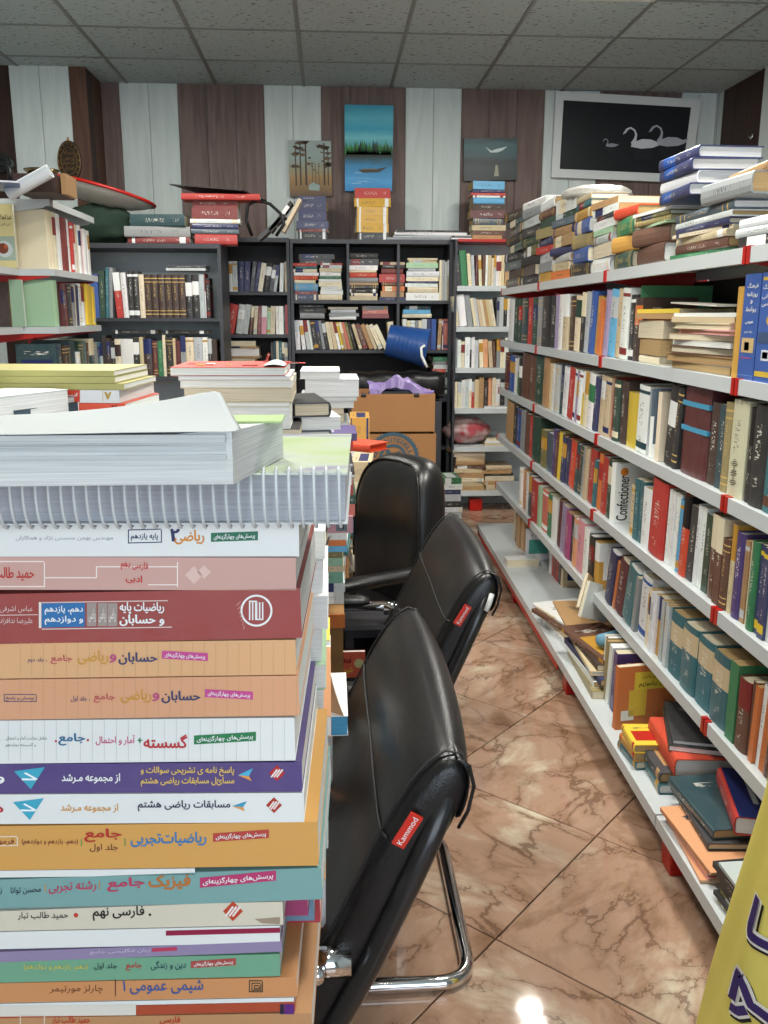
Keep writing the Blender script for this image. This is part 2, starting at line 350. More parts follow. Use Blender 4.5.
def nth(n):
    if n < 20: return ORD[n]
    t, u = divmod(n, 10)
    return (TENS[t]+'-'+ORD[u]) if u else TENS[t][:-1]+'ieth'
def parse(s, dh=.21):   # "colour*n:width:height_cm:lean_deg:pattern:colour2"
    out = []
    for tok in s.split():
        f = tok.split(':'); c = f[0]; n = 1
        if '*' in c: c, n = c.split('*'); n = int(n)
        w = float(f[1]) if len(f) > 1 and f[1] else 10
        h = float(f[2])/100 if len(f) > 2 and f[2] else 0
        ln = float(f[3]) if len(f) > 3 and f[3] else 0
        pt = f[4] if len(f) > 4 and f[4] else ''; c2 = f[5] if len(f) > 5 else None
        for _ in range(n): out.append((c, w/n, h, ln, pt, c2))
    return out
ROWN = {}; MAXH = [1.0]
def thick_word(t): return 'slim' if t < .012 else ('thick' if t > .033 else '')
def place_row(items, s0, s1, pos, ang, sgn, z, dh, dW, rowname, group, fromwhat, hard=.3, lean_sign=1):
    """items laid from parameter s0 to s1 (metres along the shelf); pos(s) gives the spine line point; sgn = +1 if x of the books runs with s"""
    tot = abs(s1-s0); d = 1 if s1 > s0 else -1
    hs = []
    for it in items:
        hs.append(min(MAXH[0], it[2] if it[2] else dh*random.uniform(.88, 1.06)))
    gaps = [0]*len(items)
    for i in range(len(items)-1):
        if items[i][0] != '_' and items[i+1][0] != '_':
            gaps[i] = max(0, min(hs[i], hs[i+1])*(math.sin(math.radians(items[i][3]))-math.sin(math.radians(items[i+1][3]))))
    G = sum(gaps); ws = sum(i[1] for i in items); k = max(.3*tot, tot-G)/ws; s = s0
    for i, (c, w, _, ln, pt, c2) in enumerate(items):
        fw = w*k
        if c != '_':
            ROWN[rowname] = ROWN.get(rowname, 0)+1
            L = math.radians(ln); t = max(.004, fw*math.cos(L)-.0008); W = dW*random.uniform(.9, 1.05); H = hs[i]
            W = min(W, dW*1.06)
            hd = random.random() < hard or t > .04
            ptn = int(pt) if pt else random.choice([1, 1, 1, 2 if hd else 1, 3, 4, 5, 0])
            p = pos(s+d*(fw/2)); p = Vector((p[0], p[1], z+abs(math.sin(L))*t/2+.0005))
            jog = random.uniform(0, .012); b = Vector((math.cos(ang), math.sin(ang), 0)); p += b*jog
            M = M_up(p, ang, L*lean_sign)
            lab = ' '.join(x for x in [thick_word(t), AB.get(c, c), 'book,', nth(ROWN[rowname]), 'from', fromwhat+',', rowname] if x)
            book(t, W, H, M, c, c2, ptn, hard=hd, label=lab, group=group)
        s += d*(fw+gaps[i])
def place_stack(items, x, y, z, ang, L, Wd, stackname, group, along=0, jit=.02, hard=.4, maxz=None):
    """items bottom -> top; ang = heading spine->fore-edge; x,y = middle of the spine edge of the stack"""
    n = len(items); k = 1
    tot = sum(i[1] for i in items)/1000
    if maxz: k = (maxz-z)/tot
    for i, (c, w, h, rot, pt, c2) in enumerate(items):
        t = w/1000*k; H = h if h else L*random.uniform(.86, 1.04); W = Wd*random.uniform(.88, 1.02)
        hd = random.random() < hard; a = ang+math.radians(rot)+random.uniform(-.09, .09)
        flip = pt.startswith('p') if pt else False
        ptn = int(pt) if (pt and not flip) else random.choice([1, 1, 2 if hd else 1, 3, 5, 0])
        b = Vector((math.cos(a), math.sin(a), 0)); s = b.cross(Z3)
        c0 = Vector((x, y, 0))+b*random.uniform(-jit*.3, jit*.5)+s*random.uniform(-jit, jit)
        if flip: c0 = c0+b*W; a += math.pi
        q = nth(n-i)+' from the top of' if n > 1 else 'on'
        if i == n-1 and n > 1: q = 'topmost on'
        if i == 0 and n > 2: q = 'lowest in'
        lab = ' '.join(v for v in [thick_word(t), AB.get(c, c), 'book,', q, stackname] if v)
        if len(lab.replace('-', ' ').split()) > 16: lab = lab.replace('from the top of', 'from top of').replace('thick ', '').replace('slim ', '')
        if len(lab.replace('-', ' ').split()) > 16: lab = lab.replace(' the ', ' ')
        lie(t-.0006, W, H, c0.x, c0.y, z, a, c=c, c2=c2, pat=ptn, hard=hd, label=lab, group=group)
        z += t
    return z
# ---------------------------------------------------------------- lettering
NJ = set('اأإآدذرزژو')
FORMS = {'ا': 'FE8D FE8E', 'آ': 'FE81 FE82', 'ب': 'FE8F FE90 FE91 FE92', 'پ': 'FB56 FB57 FB58 FB59', 'ت': 'FE95 FE96 FE97 FE98', 'ث': 'FE99 FE9A FE9B FE9C', 'ج': 'FE9D FE9E FE9F FEA0', 'چ': 'FB7A FB7B FB7C FB7D',
 'ح': 'FEA1 FEA2 FEA3 FEA4', 'خ': 'FEA5 FEA6 FEA7 FEA8', 'د': 'FEA9 FEAA', 'ذ': 'FEAB FEAC', 'ر': 'FEAD FEAE', 'ز': 'FEAF FEB0', 'ژ': 'FB8A FB8B', 'س': 'FEB1 FEB2 FEB3 FEB4', 'ش': 'FEB5 FEB6 FEB7 FEB8',
 'ص': 'FEB9 FEBA FEBB FEBC', 'ض': 'FEBD FEBE FEBF FEC0', 'ط': 'FEC1 FEC2 FEC3 FEC4', 'ع': 'FEC9 FECA FECB FECC', 'غ': 'FECD FECE FECF FED0', 'ف': 'FED1 FED2 FED3 FED4', 'ق': 'FED5 FED6 FED7 FED8',
 'ک': 'FB8E FB8F FB90 FB91', 'گ': 'FB92 FB93 FB94 FB95', 'ل': 'FEDD FEDE FEDF FEE0', 'م': 'FEE1 FEE2 FEE3 FEE4', 'ن': 'FEE5 FEE6 FEE7 FEE8', 'ه': 'FEE9 FEEA FEEB FEEC', 'و': 'FEED FEEE', 'ی': 'FBFC FBFD FBFE FBFF', 'ـ': '0640 0640 0640 0640'}
def shape(s):
    out = []; n = len(s)
    for i, ch in enumerate(s):
        if ch == '\u200c': continue
        if ch not in FORMS: out.append({'(': ')', ')': '('}.get(ch, ch)); continue
        pv = i > 0 and s[i-1] in FORMS and s[i-1] not in NJ; nx = i < n-1 and s[i+1] in FORMS
        fs = FORMS[ch].split()
        if ch in NJ: k = 1 if pv else 0
        else: k = {(0, 0): 0, (1, 0): 1, (0, 1): 2, (1, 1): 3}[(int(pv), int(nx))]
        out.append(chr(int(fs[k], 16)))
    return ''.join(reversed(out))
_cache = {}
def glyph_mesh(body, bold):
    """outlines of the lettering filled by the non-zero winding rule (the strokes of Persian glyphs overlap)"""
    k = (body, bold)
    if k in _cache: return _cache[k]
    c = bpy.data.curves.new('lettering', 'FONT'); c.body = body; c.size = 1; c.offset = min(bold*1.3+.004, .034); c.resolution_u = 3; c.fill_mode = 'NONE'
    o = bpy.data.objects.new('lettering', c); COL.objects.link(o)
    dg = bpy.context.evaluated_depsgraph_get(); me = bpy.data.meshes.new_from_object(o.evaluated_get(dg)); COL.objects.unlink(o); bpy.data.objects.remove(o)
    P = [Vector((v.co.x, v.co.y)) for v in me.vertices]; E = [tuple(e.vertices) for e in me.edges]
    # the vertices of a loop follow each other: orient every edge along the running order
    E = [(a_, b_) if b_ == a_+1 else ((b_, a_) if a_ == b_+1 else ((a_, b_) if a_ > b_ else (b_, a_))) for a_, b_ in E]
    ov, oe, of_, *_r = delaunay_2d_cdt(P, E, [], 0, 1e-6)
    A = np.array([P[i] for i, j in E]); B = np.array([P[j] for i, j in E]); V = np.array(ov)
    T = np.array([f for f in of_ if len(f) == 3]); ctr = V[T].mean(axis=1)
    up = (A[None, :, 1] <= ctr[:, None, 1]) & (B[None, :, 1] > ctr[:, None, 1]); dn = (A[None, :, 1] > ctr[:, None, 1]) & (B[None, :, 1] <= ctr[:, None, 1])
    side = (B[None, :, 0]-A[None, :, 0])*(ctr[:, None, 1]-A[None, :, 1])-(ctr[:, None, 0]-A[None, :, 0])*(B[None, :, 1]-A[None, :, 1])
    wn = ((up & (side > 0)).sum(1)-(dn & (side < 0)).sum(1)); fs = [tuple(int(q) for q in t) for t in T[wn != 0]]
    x0, y0 = V.min(0); x1, y1 = V.max(0)
    if bold > .005:      # heavier weight: the outline repeated a little to each side
        d = bold*1.15; n0 = len(V); f0 = fs; V = np.concatenate([V+np.array(s)*d for s in ((-1, 0), (1, 0), (0, -.7), (0, .7))]); fs = [tuple(q+n0*r for q in t) for r in range(4) for t in f0]
    _cache[k] = ([((v[0]-x0)/(x1-x0), (v[1]-y0)/(y1-y0)) for v in V.tolist()], fs, (x1-x0)/(y1-y0)); return _cache[k]
def letters(parent, body, corner, ux, uy, color, bold=.01, name='title', lift=.0004, persian=True):
    """lettering filling the parallelogram corner + ux*[0,1] + uy*[0,1] (world vectors), as a child of parent"""
    vs, fs, _ = glyph_mesh(shape(body) if persian else body, bold)
    n = Vector(ux).cross(Vector(uy)).normalized()*lift; Mi = parent.matrix_world.inverted()
    q = len(vs)//4 if bold > .005 else len(vs); n1 = n.normalized()*.00005
    mb = MB(); mb.add([Mi @ (Vector(corner)+Vector(ux)*a+Vector(uy)*b+n+n1*(i//q)) for i, (a, b) in enumerate(vs)], fs)
    return mb.build(name, ink(color), parent)
def decal(parent, pts, color, name='print', lift=.0003, rough=.5):
    """flat printed polygon through the world points"""
    pts = [Vector(p) for p in pts]; n = (pts[1]-pts[0]).cross(pts[2]-pts[0]).normalized()*lift; Mi = parent.matrix_world.inverted()
    return MB().poly([Mi @ (p+n) for p in pts]).build(name, ink(color, rough), parent)
# ================================================================ ROOM
CEIL = 2.904; BACK = 6.512; RX = 2.78; LX = -2.45; FRONT = -2.5; JOGX = -1.533; JOGY = 6.13
fl = MB().box((LX-.1, FRONT-.1, -.08), (RX+.1, BACK+.1, -.009)).build('floor', M_GROUT); tag(fl, kind='structure')
TS = .51; ta = math.radians(47.5); e1 = Vector((math.cos(ta), math.sin(ta), 0)); e2 = Vector((-math.sin(ta), math.cos(ta), 0)); J2 = Vector((.701, 2.055, 0))
def tile_mesh(nm, w, h, g, d, mat, bv=.0015):
    a = w/2-g; b = h/2-g
    me = MB().loft([[(-a, -b, -d), (a, -b, -d), (a, b, -d), (-a, b, -d)], [(-a, -b, -bv), (a, -b, -bv), (a, b, -bv), (-a, b, -bv)], [(-a+bv, -b+bv, 0), (a-bv, -b+bv, 0), (a-bv, b-bv, 0), (-a+bv, b-bv, 0)]]).mesh(nm)
    me.materials.append(mat); return me
tm = tile_mesh('floor_tile', TS, TS, .0018, .0085, M_MARBLE)
for i in range(-13, 14):
    for j in range(-13, 14):
        c = J2+e1*((i+.5)*TS)+e2*((j+.5)*TS)
        if LX-.1 < c.x < RX and .9 < c.y < BACK:
            o = bpy.data.objects.new('floor_tile', tm); o.parent = fl; o.location = c; o.rotation_euler = (0, 0, ta+(math.pi/2)*((i*7+j*3) % 4)); link(o)
t0 = MB().box((LX, FRONT, -.0085), (RX, 1.0, -.004)).build('tiled_strip_behind_viewer', M_MARBLE, fl)
# ceiling
ce = MB().box((LX-.1, FRONT-.1, CEIL+.012), (RX+.1, BACK+.1, CEIL+.08)).build('ceiling', M_CEIL); tag(ce, kind='structure')
X0 = -1.357; cm_ = tile_mesh('ceiling_tile', .6, .6, .006, .01, M_CEIL, .003)
lampcells = set()
def cell(x, y): return (math.floor((x-X0)/.6), math.floor((BACK-y)/.6))
for (x, y) in CEIL_LAMPS: lampcells.add(cell(x, y))
for i in range(-2, 8):
    for j in range(0, 15):
        x = X0+(i+.5)*.6; y = BACK-(j+.5)*.6
        if x-.3 < LX-.35 or x > RX+.3 or y-.3 < FRONT-.3: continue
        if (i, j) in lampcells: continue
        o = bpy.data.objects.new('ceiling_tile', cm_); o.parent = ce; o.location = (x, y, CEIL); o.rotation_euler = (math.pi, 0, 0); link(o)
for i in range(-1, 8):
    x = X0+i*.6; b = MB().box((x-.011, FRONT, CEIL-.004), (x+.011, BACK, CEIL+.004)).build('grid_bar', M_TBAR, ce)
for j in range(1, 15):
    y = BACK-j*.6; b = MB().box((LX, y-.011, CEIL-.0035), (RX, y+.011, CEIL+.004)).build('grid_bar', M_TBAR, ce)
# recessed lamps
M_LAMP = bpy.data.materials.new('lit_lamp_tube'); M_LAMP.use_nodes = True; _b = M_LAMP.node_tree.nodes['Principled BSDF']
_b.inputs['Emission Color'].default_value = (1, .97, .9, 1); _b.inputs['Emission Strength'].default_value = 12
M_REFL = flat('lamp_reflector', rgb('c9c9c2'), .4)
for k, (x, y) in enumerate(CEIL_LAMPS):
    i, j = cell(x, y); cx = X0+(i+.5)*.6; cy = BACK-(j+.5)*.6
    f = MB(); f.box((-.29, -.29, .0), (.29, .29, .01)); 
    for a, b in (((-.29, -.29, -.012), (.29, -.265, .0)), ((-.29, .265, -.012), (.29, .29, 0)), ((-.29, -.265, -.012), (-.265, .265, 0)), ((.265, -.265, -.012), (.29, .265, 0))): f.box(a, b)
    o = f.build('ceiling_lamp', M_REFL); o.location = (cx, cy, CEIL-.001)
    tag(o, 'square ceiling lamp with three glowing tubes, ' + ['above the aisle before the back wall', 'above the aisle chairs', 'above the left of the book table', 'overhead of the near end of the table', 'above the left shelf unit'][k], 'lamp')
    for q in (-.15, 0, .15):
        MB().tube([(-.2, q, -.028), (.2, q, -.028)], .014, 10).build('lamp_tube', M_LAMP, o, True)
    for q in (-.15, 0, .15):
        l = bpy.data.lights.new('lamp_glow', 'AREA'); l.shape = 'RECTANGLE'; l.size = .4; l.size_y = .05; l.energy = CEIL_POWER[k]/3; l.color = (1, .97, .90)
        lo = bpy.data.objects.new('lamp_glow', l); lo.location = (cx, cy+q, CEIL-.046); COL.objects.link(lo)
# walls
def wall(name, a, b, mat=M_WALL): o = MB().box(a, b).build(name, mat); tag(o, kind='structure'); return o
wb = wall('wall_back', (JOGX-.1, BACK+.012, 0), (RX+.15, BACK+.12, CEIL+.05))
def planks(parent, seq, x, y, faceX=None, w=.2, z0=0):
    for m, n in seq:
        for _ in range(n):
            d = .012; g = .0015; mb = MB()
            if faceX is None: mb.loft([[(x+g, y+d, z0), (x+w-g, y+d, z0), (x+w-g, y+d, CEIL), (x+g, y+d, CEIL)], [(x+g, y+.002, z0), (x+w-g, y+.002, z0), (x+w-g, y+.002, CEIL), (x+g, y+.002, CEIL)], [(x+g+.003, y, z0), (x+w-g-.003, y, z0), (x+w-g-.003, y, CEIL), (x+g+.003, y, CEIL)]])
            else: mb.box((min(x, x+faceX*.012), y+g, z0), (max(x, x+faceX*.012), y+w-g, CEIL))
            mb.build('plank', m, parent, fix=True)
            if faceX is None: x += w
            else: y += w
Wp, Bp, Rp, Dp = M_WPLANK, M_BPLANK, M_RPLANK, M_DPLANK
planks(wb, [(Bp, 1), (Wp, 2), (Bp, 3), (Wp, 2), (Bp, 3), (Wp, 2), (Bp, 3), (Wp, 2), (Bp, 3)], -1.409-.2, BACK, w=.196)
planks(wb, [(Wp, 2)], -1.409+.196*20, BACK, w=.1255)
wj = wall('wall_back_left', (LX-.1, JOGY+.012, 0), (JOGX-.012, BACK+.12, CEIL+.05))
planks(wj, [(Dp, 1)], -2.18, JOGY, w=.168); planks(wj, [(Wp, 2)], -2.012, JOGY, w=.1865); planks(wj, [(Rp, 1)], -1.639, JOGY, w=.106); planks(wj, [(Wp, 2)], -2.45, JOGY, w=.135)
planks(wj, [(Dp, 1)], JOGX-.012, JOGY+.012, faceX=1, w=.13); planks(wj, [(Rp, 1)], JOGX-.012, JOGY+.142, faceX=1, w=.24)
wr = wall('wall_right', (RX+.012, FRONT, 0), (RX+.12, BACK+.1, CEIL+.05))
planks(wr, [(Wp, 1)], RX+.012, BACK-.07, faceX=-1, w=.07)
yy = BACK-.07
for n, m, w in ((3, Dp, .196), (2, Wp, .196), (3, Dp, .196), (2, Wp, .196), (3, Dp, .196), (2, Wp, .196)):
    yy -= n*w; planks(wr, [(m, n)], RX+.012, yy, faceX=-1, w=w)
wl = wall('wall_left', (LX-.12, FRONT, 0), (LX, BACK, CEIL+.05))
# shopfront behind the viewer: piers, lintel, sill and glazing
wf = MB(); wf.box((LX-.12, FRONT-.12, 0), (-1.75, FRONT, CEIL+.05)); wf.box((2.1, FRONT-.12, 0), (RX+.12, FRONT, CEIL+.05)); wf.box((-1.75, FRONT-.12, 2.75), (2.1, FRONT, CEIL+.05)); wf.box((-1.75, FRONT-.12, 0), (2.1, FRONT, .35))
o = wf.build('wall_front', M_WALL); tag(o, kind='structure')
M_GLASS = bpy.data.materials.new('clear_glass'); M_GLASS.use_nodes = True; _g = M_GLASS.node_tree.nodes['Principled BSDF']; _g.inputs['Transmission Weight'].default_value = 1; _g.inputs['Roughness'].default_value = 0; _g.inputs['IOR'].default_value = 1.05
wn = MB()
for x in (-1.75, -.47, .81, 2.06): wn.box((x, FRONT-.09, .35), (x+.04, FRONT-.03, 2.75))
wn.box((-1.75, FRONT-.09, .35), (2.1, FRONT-.03, .39)); wn.box((-1.75, FRONT-.09, 2.71), (2.1, FRONT-.03, 2.75))
o = wn.build('window_1', M_TBAR); tag(o, kind='structure')
for x in (-1.71, -.43, .85): MB().box((x, FRONT-.063, .39), (x+1.21 if x > .5 else x+1.24, FRONT-.057, 2.71)).build('window_pane', M_GLASS, o)
# wall screw hook on right wall
# ================================================================ RIGHT LONG SHELF (white steel, red clips)
XS, XB = .858, .755
LV = [1.512, 1.230, .963, .693, .409, .154]
JO = [5.018, 4.019, 2.966, 1.903, .86]
DEP = .31
shelf_things = []
secname = ['farthest section', 'second section from the far end', 'third section from the far end', 'nearest section']
def obox(x0, x1, y0, y1, z0, z1, mb):      # box following the slight skew of the long shelf (x measured from the skewed line)
    vs = [(shx(y0, x0), y0, z0), (shx(y0, x1), y0, z0), (shx(y1, x1), y1, z0), (shx(y1, x0), y1, z0), (shx(y0, x0), y0, z1), (shx(y0, x1), y0, z1), (shx(y1, x1), y1, z1), (shx(y1, x0), y1, z1)]
    mb.add(vs, [(3, 2, 1, 0), (4, 5, 6, 7), (0, 1, 5, 4), (1, 2, 6, 5), (2, 3, 7, 6), (3, 0, 4, 7)])
root = MB()
for Y in JO:
    obox(XS+DEP+.0, XS+DEP+.035, Y-.02, Y+.02, 0, 1.86 if Y > 4.9 else 1.60, root)
lsh = root.build('steel_shelving', M_RED); tag(lsh, 'long white steel shelving with red clips and feet along the right aisle', 'shelf')
for s in range(4):
    y1, y0 = JO[s], JO[s+1]
    for L, z in enumerate(LV):
        xf = XS if L < 5 else XB; d = XS+DEP-xf
        mb = MB(); g = .003
        obox(xf, xf+.0015, y0+g, y1-g, z-.034, z, mb)              # front lip
        obox(xf+.0015, xf+d, y0+g, y1-g, z-.003, z, mb)            # plate
        obox(xf+d-.0015, xf+d, y0+g, y1-g, z-.03, z-.003, mb)
        obox(xf+.0015, xf+.018, y0+g, y1-g, z-.034, z-.0325, mb)
        b = mb.build('shelf_board', M_WSHELF, lsh)
        if L == 5 and s < 2:
            k = MB(); obox(xf+.006, xf+.009, y0+g, y1-g, .085 if s < 2 else .10, z-.034, k); k.build('kick_plate', M_RED, lsh)
    for L in range(5):
        mb = MB(); obox(XS+DEP-.006, XS+DEP, y0+.01, y1-.01, LV[L+1]+.002, LV[L]-.036, mb); mb.build('back_panel', M_DBACK, lsh)
    mb = MB(); obox(XS+DEP-.004, XS+DEP, y0+.01, y1-.01, LV[0]+.002, LV[0]+.05, mb); mb.build('back_panel', M_DBACK, lsh)
for k, Y in enumerate(JO):
    for L, z in enumerate(LV[:5]):
        for dy in ((-.019, .001) if k else (-.03,)):
            mb = MB(); dd = .014
            obox(XS-.0025, XS+.012, Y+dy, Y+dy+dd, z-.036, z+.002, mb)
            mb.build('shelf_clip', M_RED, lsh)
        # triangular bracket under the board
        for dy in (-.004,):
            x0 = XS+.02; x1 = XS+DEP; pts = [(x0, z-.03), (x1, z-.003), (x1, z-.085), (x0, z-.036)]
            m2 = MB(); y = Y+dy
            m2.loft([[(shx(y, a), y, b) for a, b in pts], [(shx(y, a), y+.003, b) for a, b in pts]]); m2.build('shelf_bracket', M_RED, lsh, fix=True)
    ft = MB(); y0, y1 = (Y-.035, Y+.035)
    pts0 = [(XB+.03, y0), (XB+.10, y0), (XB+.10, y1), (XB+.03, y1)]
    ft.loft([[(shx(y, x)+(.006 if i in (0, 3) else -.006), y+(.004 if i < 2 else -.004), 0) for i, (x, y) in enumerate(pts0)], [(shx(y, x), y, .12) for x, y in pts0]])
    bevel(ft.build('shelf_foot', M_RED, lsh, fix=True), .004)
    f2 = MB(); obox(XS+DEP-.03, XS+DEP+.03, Y-.03, Y+.03, 0, .12, f2); f2.build('shelf_foot', M_RED, lsh)
GR = 'books on the long right shelving'
def tier(L, px0, px1, s, x0=None, dh=.215, W=.165, lean=0, hard=.35, nm=None):
    z = LV[L]; xs = (XS+.012) if x0 is None else x0
    if L == 5 and x0 is None: xs = XB+.05
    Y0, Y1 = shelfY(px0, z, xs), shelfY(px1, z, xs)
    MAXH[0] = (LV[L-1]-.036-z-.004)
    names = ['on the top board', 'upper tier of the long shelving', 'second tier of the long shelving', 'third tier of the long shelving', 'fourth tier of the long shelving', 'bottom tier of the long shelving']
    place_row(parse(s), Y0, Y1, lambda Y: (shx(Y, xs), Y), 0, -1, z, dh, W, names[L], GR+', tier '+nth(L), 'the far end', hard)
    MAXH[0] = 1.0
# tier 1 (between board 1 and 2)
tier(1, 507.5, 553.5, 'w:6:22:3 dg:6:22:3 dg:5:22:0:3:r dt:5:22 r:5:22 dg:6:22 g:5:22 k:6:22:0:1 k:6:22:0:1')
tier(1, 553.5, 590, 'li:4:22 w:4:22 be:5:22 db:5:21 c:5:21:3:3:dg k:4:22:3 lg:4:22:4 b:4:22:6', dh=.22)
tier(1, 590.5, 623, 'oc:5:20:6 o:3:19:6 li:4:22:5 sb:6:22:5 be:5:22:4 w:5:22:3', dh=.22)
tier(1, 613, 628, 'w:4:21 k:6:21:0:3:w db:6:20:0:3:o', x0=XS+.014) if False else None
tier(1, 623.5, 636, 'k:6:20:0:5:w db:6:19:0:3:o', x0=XS+.014)
# tier 2
tier(2, 504, 545, 'm:4:20:2 b:5:19:3 w:3:18:3 gr:3:19:3 k:3:19:0:3:w br:6:22:2 br:5:22 dg:7:22 t:4:22:3', dh=.2)
tier(2, 546, 565, 'be:3:20:2 w:3:20:3 lg:4:20:3 dt:4:20:4 w:4:20:5', dh=.2)
tier(2, 565, 610, 'r:6:20:7:1 w:2:20:7 li:3:19:7 w:3:20:6 y:3:20:6 c:4:20:6 w:5:20:6:3:gr n:3:19:6 be:4:20:5 w:2:20:5 be:4:20:4 r:3:20:4', dh=.2)
tier(2, 610.5, 642, 'dg:6:20:1 db:6:20 y:11:17:0:0 w:9:20:2:5:dt', dh=.2)
tier(2, 661, 738, 'k:10:22:6:3:w k:5:22:6 m:25:23:0:0:sb db:9:20:1 dt:6:20 kh:6:21 iv:12:22:0:1', dh=.22, hard=.8)
tier(2, 739.5, 790, 'k:6:21:0:4:k k:14:22:0:1 te:14:22:0:5:br te:14:22:0:5:br', hard=.9)
# tier 3
tier(3, 505, 537, 't:7:21:5:0 k:4:20:4 b:4:20:4 g:5:20:3 br:4:20:3 r:3:20:2 dg:6:21:0', dh=.2)
tier(3, 538.5, 549.5, 'ol:6:17:0 sl:7:17:0:0', dh=.17)
tier(3, 550, 608, 'pu:4:20:4 br:4:19:5 y:4:20:6:0 n*2:10:19:7 sc:7:19:8:1 dt*2:8:19:8 g:3:19:7 be:4:19:6 r:6:20:5:1 te:3:17:5 o:5:20:4:3:r r:5:20:3 dg:5:20:2', dh=.19)
tier(3, 625, 660, 'be:5:16 te*2:7:19 w:6:18:0 r:10:22:3:1:o', dh=.2)
tier(3, 661, 702, 'w*4:15:21:2:1 sb:4:20:2 sc:8:22:3:4:k ch:7:20:3:1 w*2:10:21:2:1:r dg:6:20:1', dh=.2)
tier(3, 703, 727, 'br:9:21:0:4:c br:6:21:0:4:c br:6:17:0:2 be:4:21', dh=.2, hard=.8)
tier(3, 728, 800, 'pu:8:20:0:1 t:4:19 c:4:19 gr:6:20:0:1 n*2:10:20:0:5:y w:5:19 w:10:21:0:5:sc w:8:20 br:9:20', dh=.2)
# tier 4
tier(4, 518, 553, 'w:3:20 pe:4:20 w:3:20 dt:4:20 r:6:20:0:1 pg:3:19 sa:5:19 gr:4:19 w:4:19', dh=.19)
tier(4, 554, 594, 'm:6:20:6:0 li:7:20:5:1 mg:6:19:3 k:3:19 pe:5:19:3 pk:8:20:3:1 w:5:19:2 k:5:18:1 oc:4:17:0', dh=.19)
tier(4, 603, 628, 'n:6:19:12:1 o:3:17:12 m:7:19:12:1 te:8:19:13:1', dh=.18)
tier(4, 629, 664, 'g:4:18:8:1 w:12:20:4:5:b c*2:6:18:3 w*2:6:18:2 oc:5:18:2:4:n lg*3:10:18:1 ', dh=.18)
tier(4, 664.5, 722, 'te*4:40:18:0:3:be', dh=.18, hard=.0)
tier(4, 724, 768, 'gr:9:19:0:0 br:12:17:0:4:dr br:4:18 o:4:18:2 w:5:19:2 o:5:18:3 br:5:18:3 ol:4:18:2', dh=.18)
# ---- covers turned to the viewer and lying piles on the long shelving
def face_front(px, L, W, H, t, c, c2, pat, label, xo=.0, rz=0, lean=0, pages=None, cat='book'):
    """a book whose front cover faces the viewer (-Y)"""
    z = LV[L]; xs = (XS if L < 5 else XB)+.012+xo; Y = shelfY(px, z, xs)
    # x axis of book -> -Y ; spine towards the right
    y = Vector((1, 0, 0)); zz = Vector((0, 0, 1)); x = y.cross(zz)   # = -Y
    R = Matrix.Rotation(math.radians(rz), 3, 'Z') @ Matrix.Rotation(math.radians(lean), 3, 'X')
    return book(t, W, H, frame(R @ x, R @ y, R @ zz, Vector((shx(Y, xs), Y, z+.001+abs(math.sin(math.radians(lean)))*t))), c, c2, pat, label=label, group=None, pages=pages, cat=cat)
cf = face_front(611, 3, .15, .2, .03, 'w', 't', 0, 'white cookery book with black script lettering and an orange motif on third tier', rz=8)
def cover_pt(o, a, b, W, H, t): return o.matrix_world @ Vector((t/2+.0003, a*W, b*H))
Mw = cf.matrix_world
P0 = cover_pt(cf, .32, .04, .15, .2, .03); P1 = cover_pt(cf, .32, .80, .15, .2, .03); P2 = cover_pt(cf, .06, .04, .15, .2, .03)
letters(cf, 'Confectioner', P0, (P1-P0), (P2-P0)*1.0, '1a1a1a', .012, 'title', persian=False)
def disc_pts(c, ux, uy, r, n=14): return [Vector(c)+ux*(r*math.cos(2*math.pi*i/n))+uy*(r*math.sin(2*math.pi*i/n)) for i in range(n)]
u1 = (cover_pt(cf, 1, 0, .15, .2, .03)-cover_pt(cf, 0, 0, .15, .2, .03)).normalized()
decal(cf, disc_pts(cover_pt(cf, .2, .86, .15, .2, .03), u1, Z3, .014), 'd8842c', 'cover_motif')
decal(cf, disc_pts(cover_pt(cf, .7, .3, .15, .2, .03), u1, Z3, .035), 'cfc4ae', 'cover_motif')
# tier 2: patterned white book, cream blank cover
o = face_front(656, 2, .15, .195, .022, 'c', 'c', 0, 'plain cream book with blank cover turned outward beside the tall maroon volume', rz=6, pages='pages')
face_front(648, 2, .08, .2, .018, 'w', 'sl', 4, 'white patterned book between ochre volume and blank cream cover', rz=-20, xo=.0)
# ivory ornament
# tier 1 lying stacks
def pile(L, px0, px1, s, name, xo=.0, W=.16, jit=.006, flip=False, hard=.3, zoff=0, ang=0, z=None, maxz=None):
    zz = LV[L]+.0005+zoff if z is None else z; xs = (XS if L < 5 else XB)+.012+xo
    Ya, Yb = shelfY(px0, zz, xs), shelfY(px1, zz, xs); Yc = (Ya+Yb)/2
    return place_stack(parse(s), shx(Yc, xs), Yc, zz, ang, abs(Ya-Yb), W, name, 'books lying in piles on the long shelving', jit=jit, hard=hard, maxz=maxz)
pile(1, 637, 660, 'c:24 br:48::0:p t:52::0:p', 'the far pile of upper tier, before the green cover', jit=.003, W=.12)
pile(1, 641, 674, 't:16 y:12', 'the slanting top of the far upper-tier pile', z=LV[1]+.128, jit=.003)
pile(1, 672, 728, 'g:20::0:p t:22::0:p br:20::2:p w:14::-2:p t:16::3:p pk:12::0:p c:16::0:p be:14 w:10', 'the pale pile beside the ochre upright book', jit=.008)
o = face_front(637, 1, .22, .225, .008, 'gr', 'pg', 6, 'green annual with pale cover picture behind the first upper-tier pile', xo=.02, cat='book')
bY = shelfY(690, LV[1], XS+.05)
o = MB().box((-.055, -.04, 0), (.055, .04, .05)).build('card_box', flat('yellow_card', rgb('b9964a'), .7)); o.location = (shx(bY, XS)+.19, bY, LV[1]+.19); 
bpy.data.objects.remove(o)
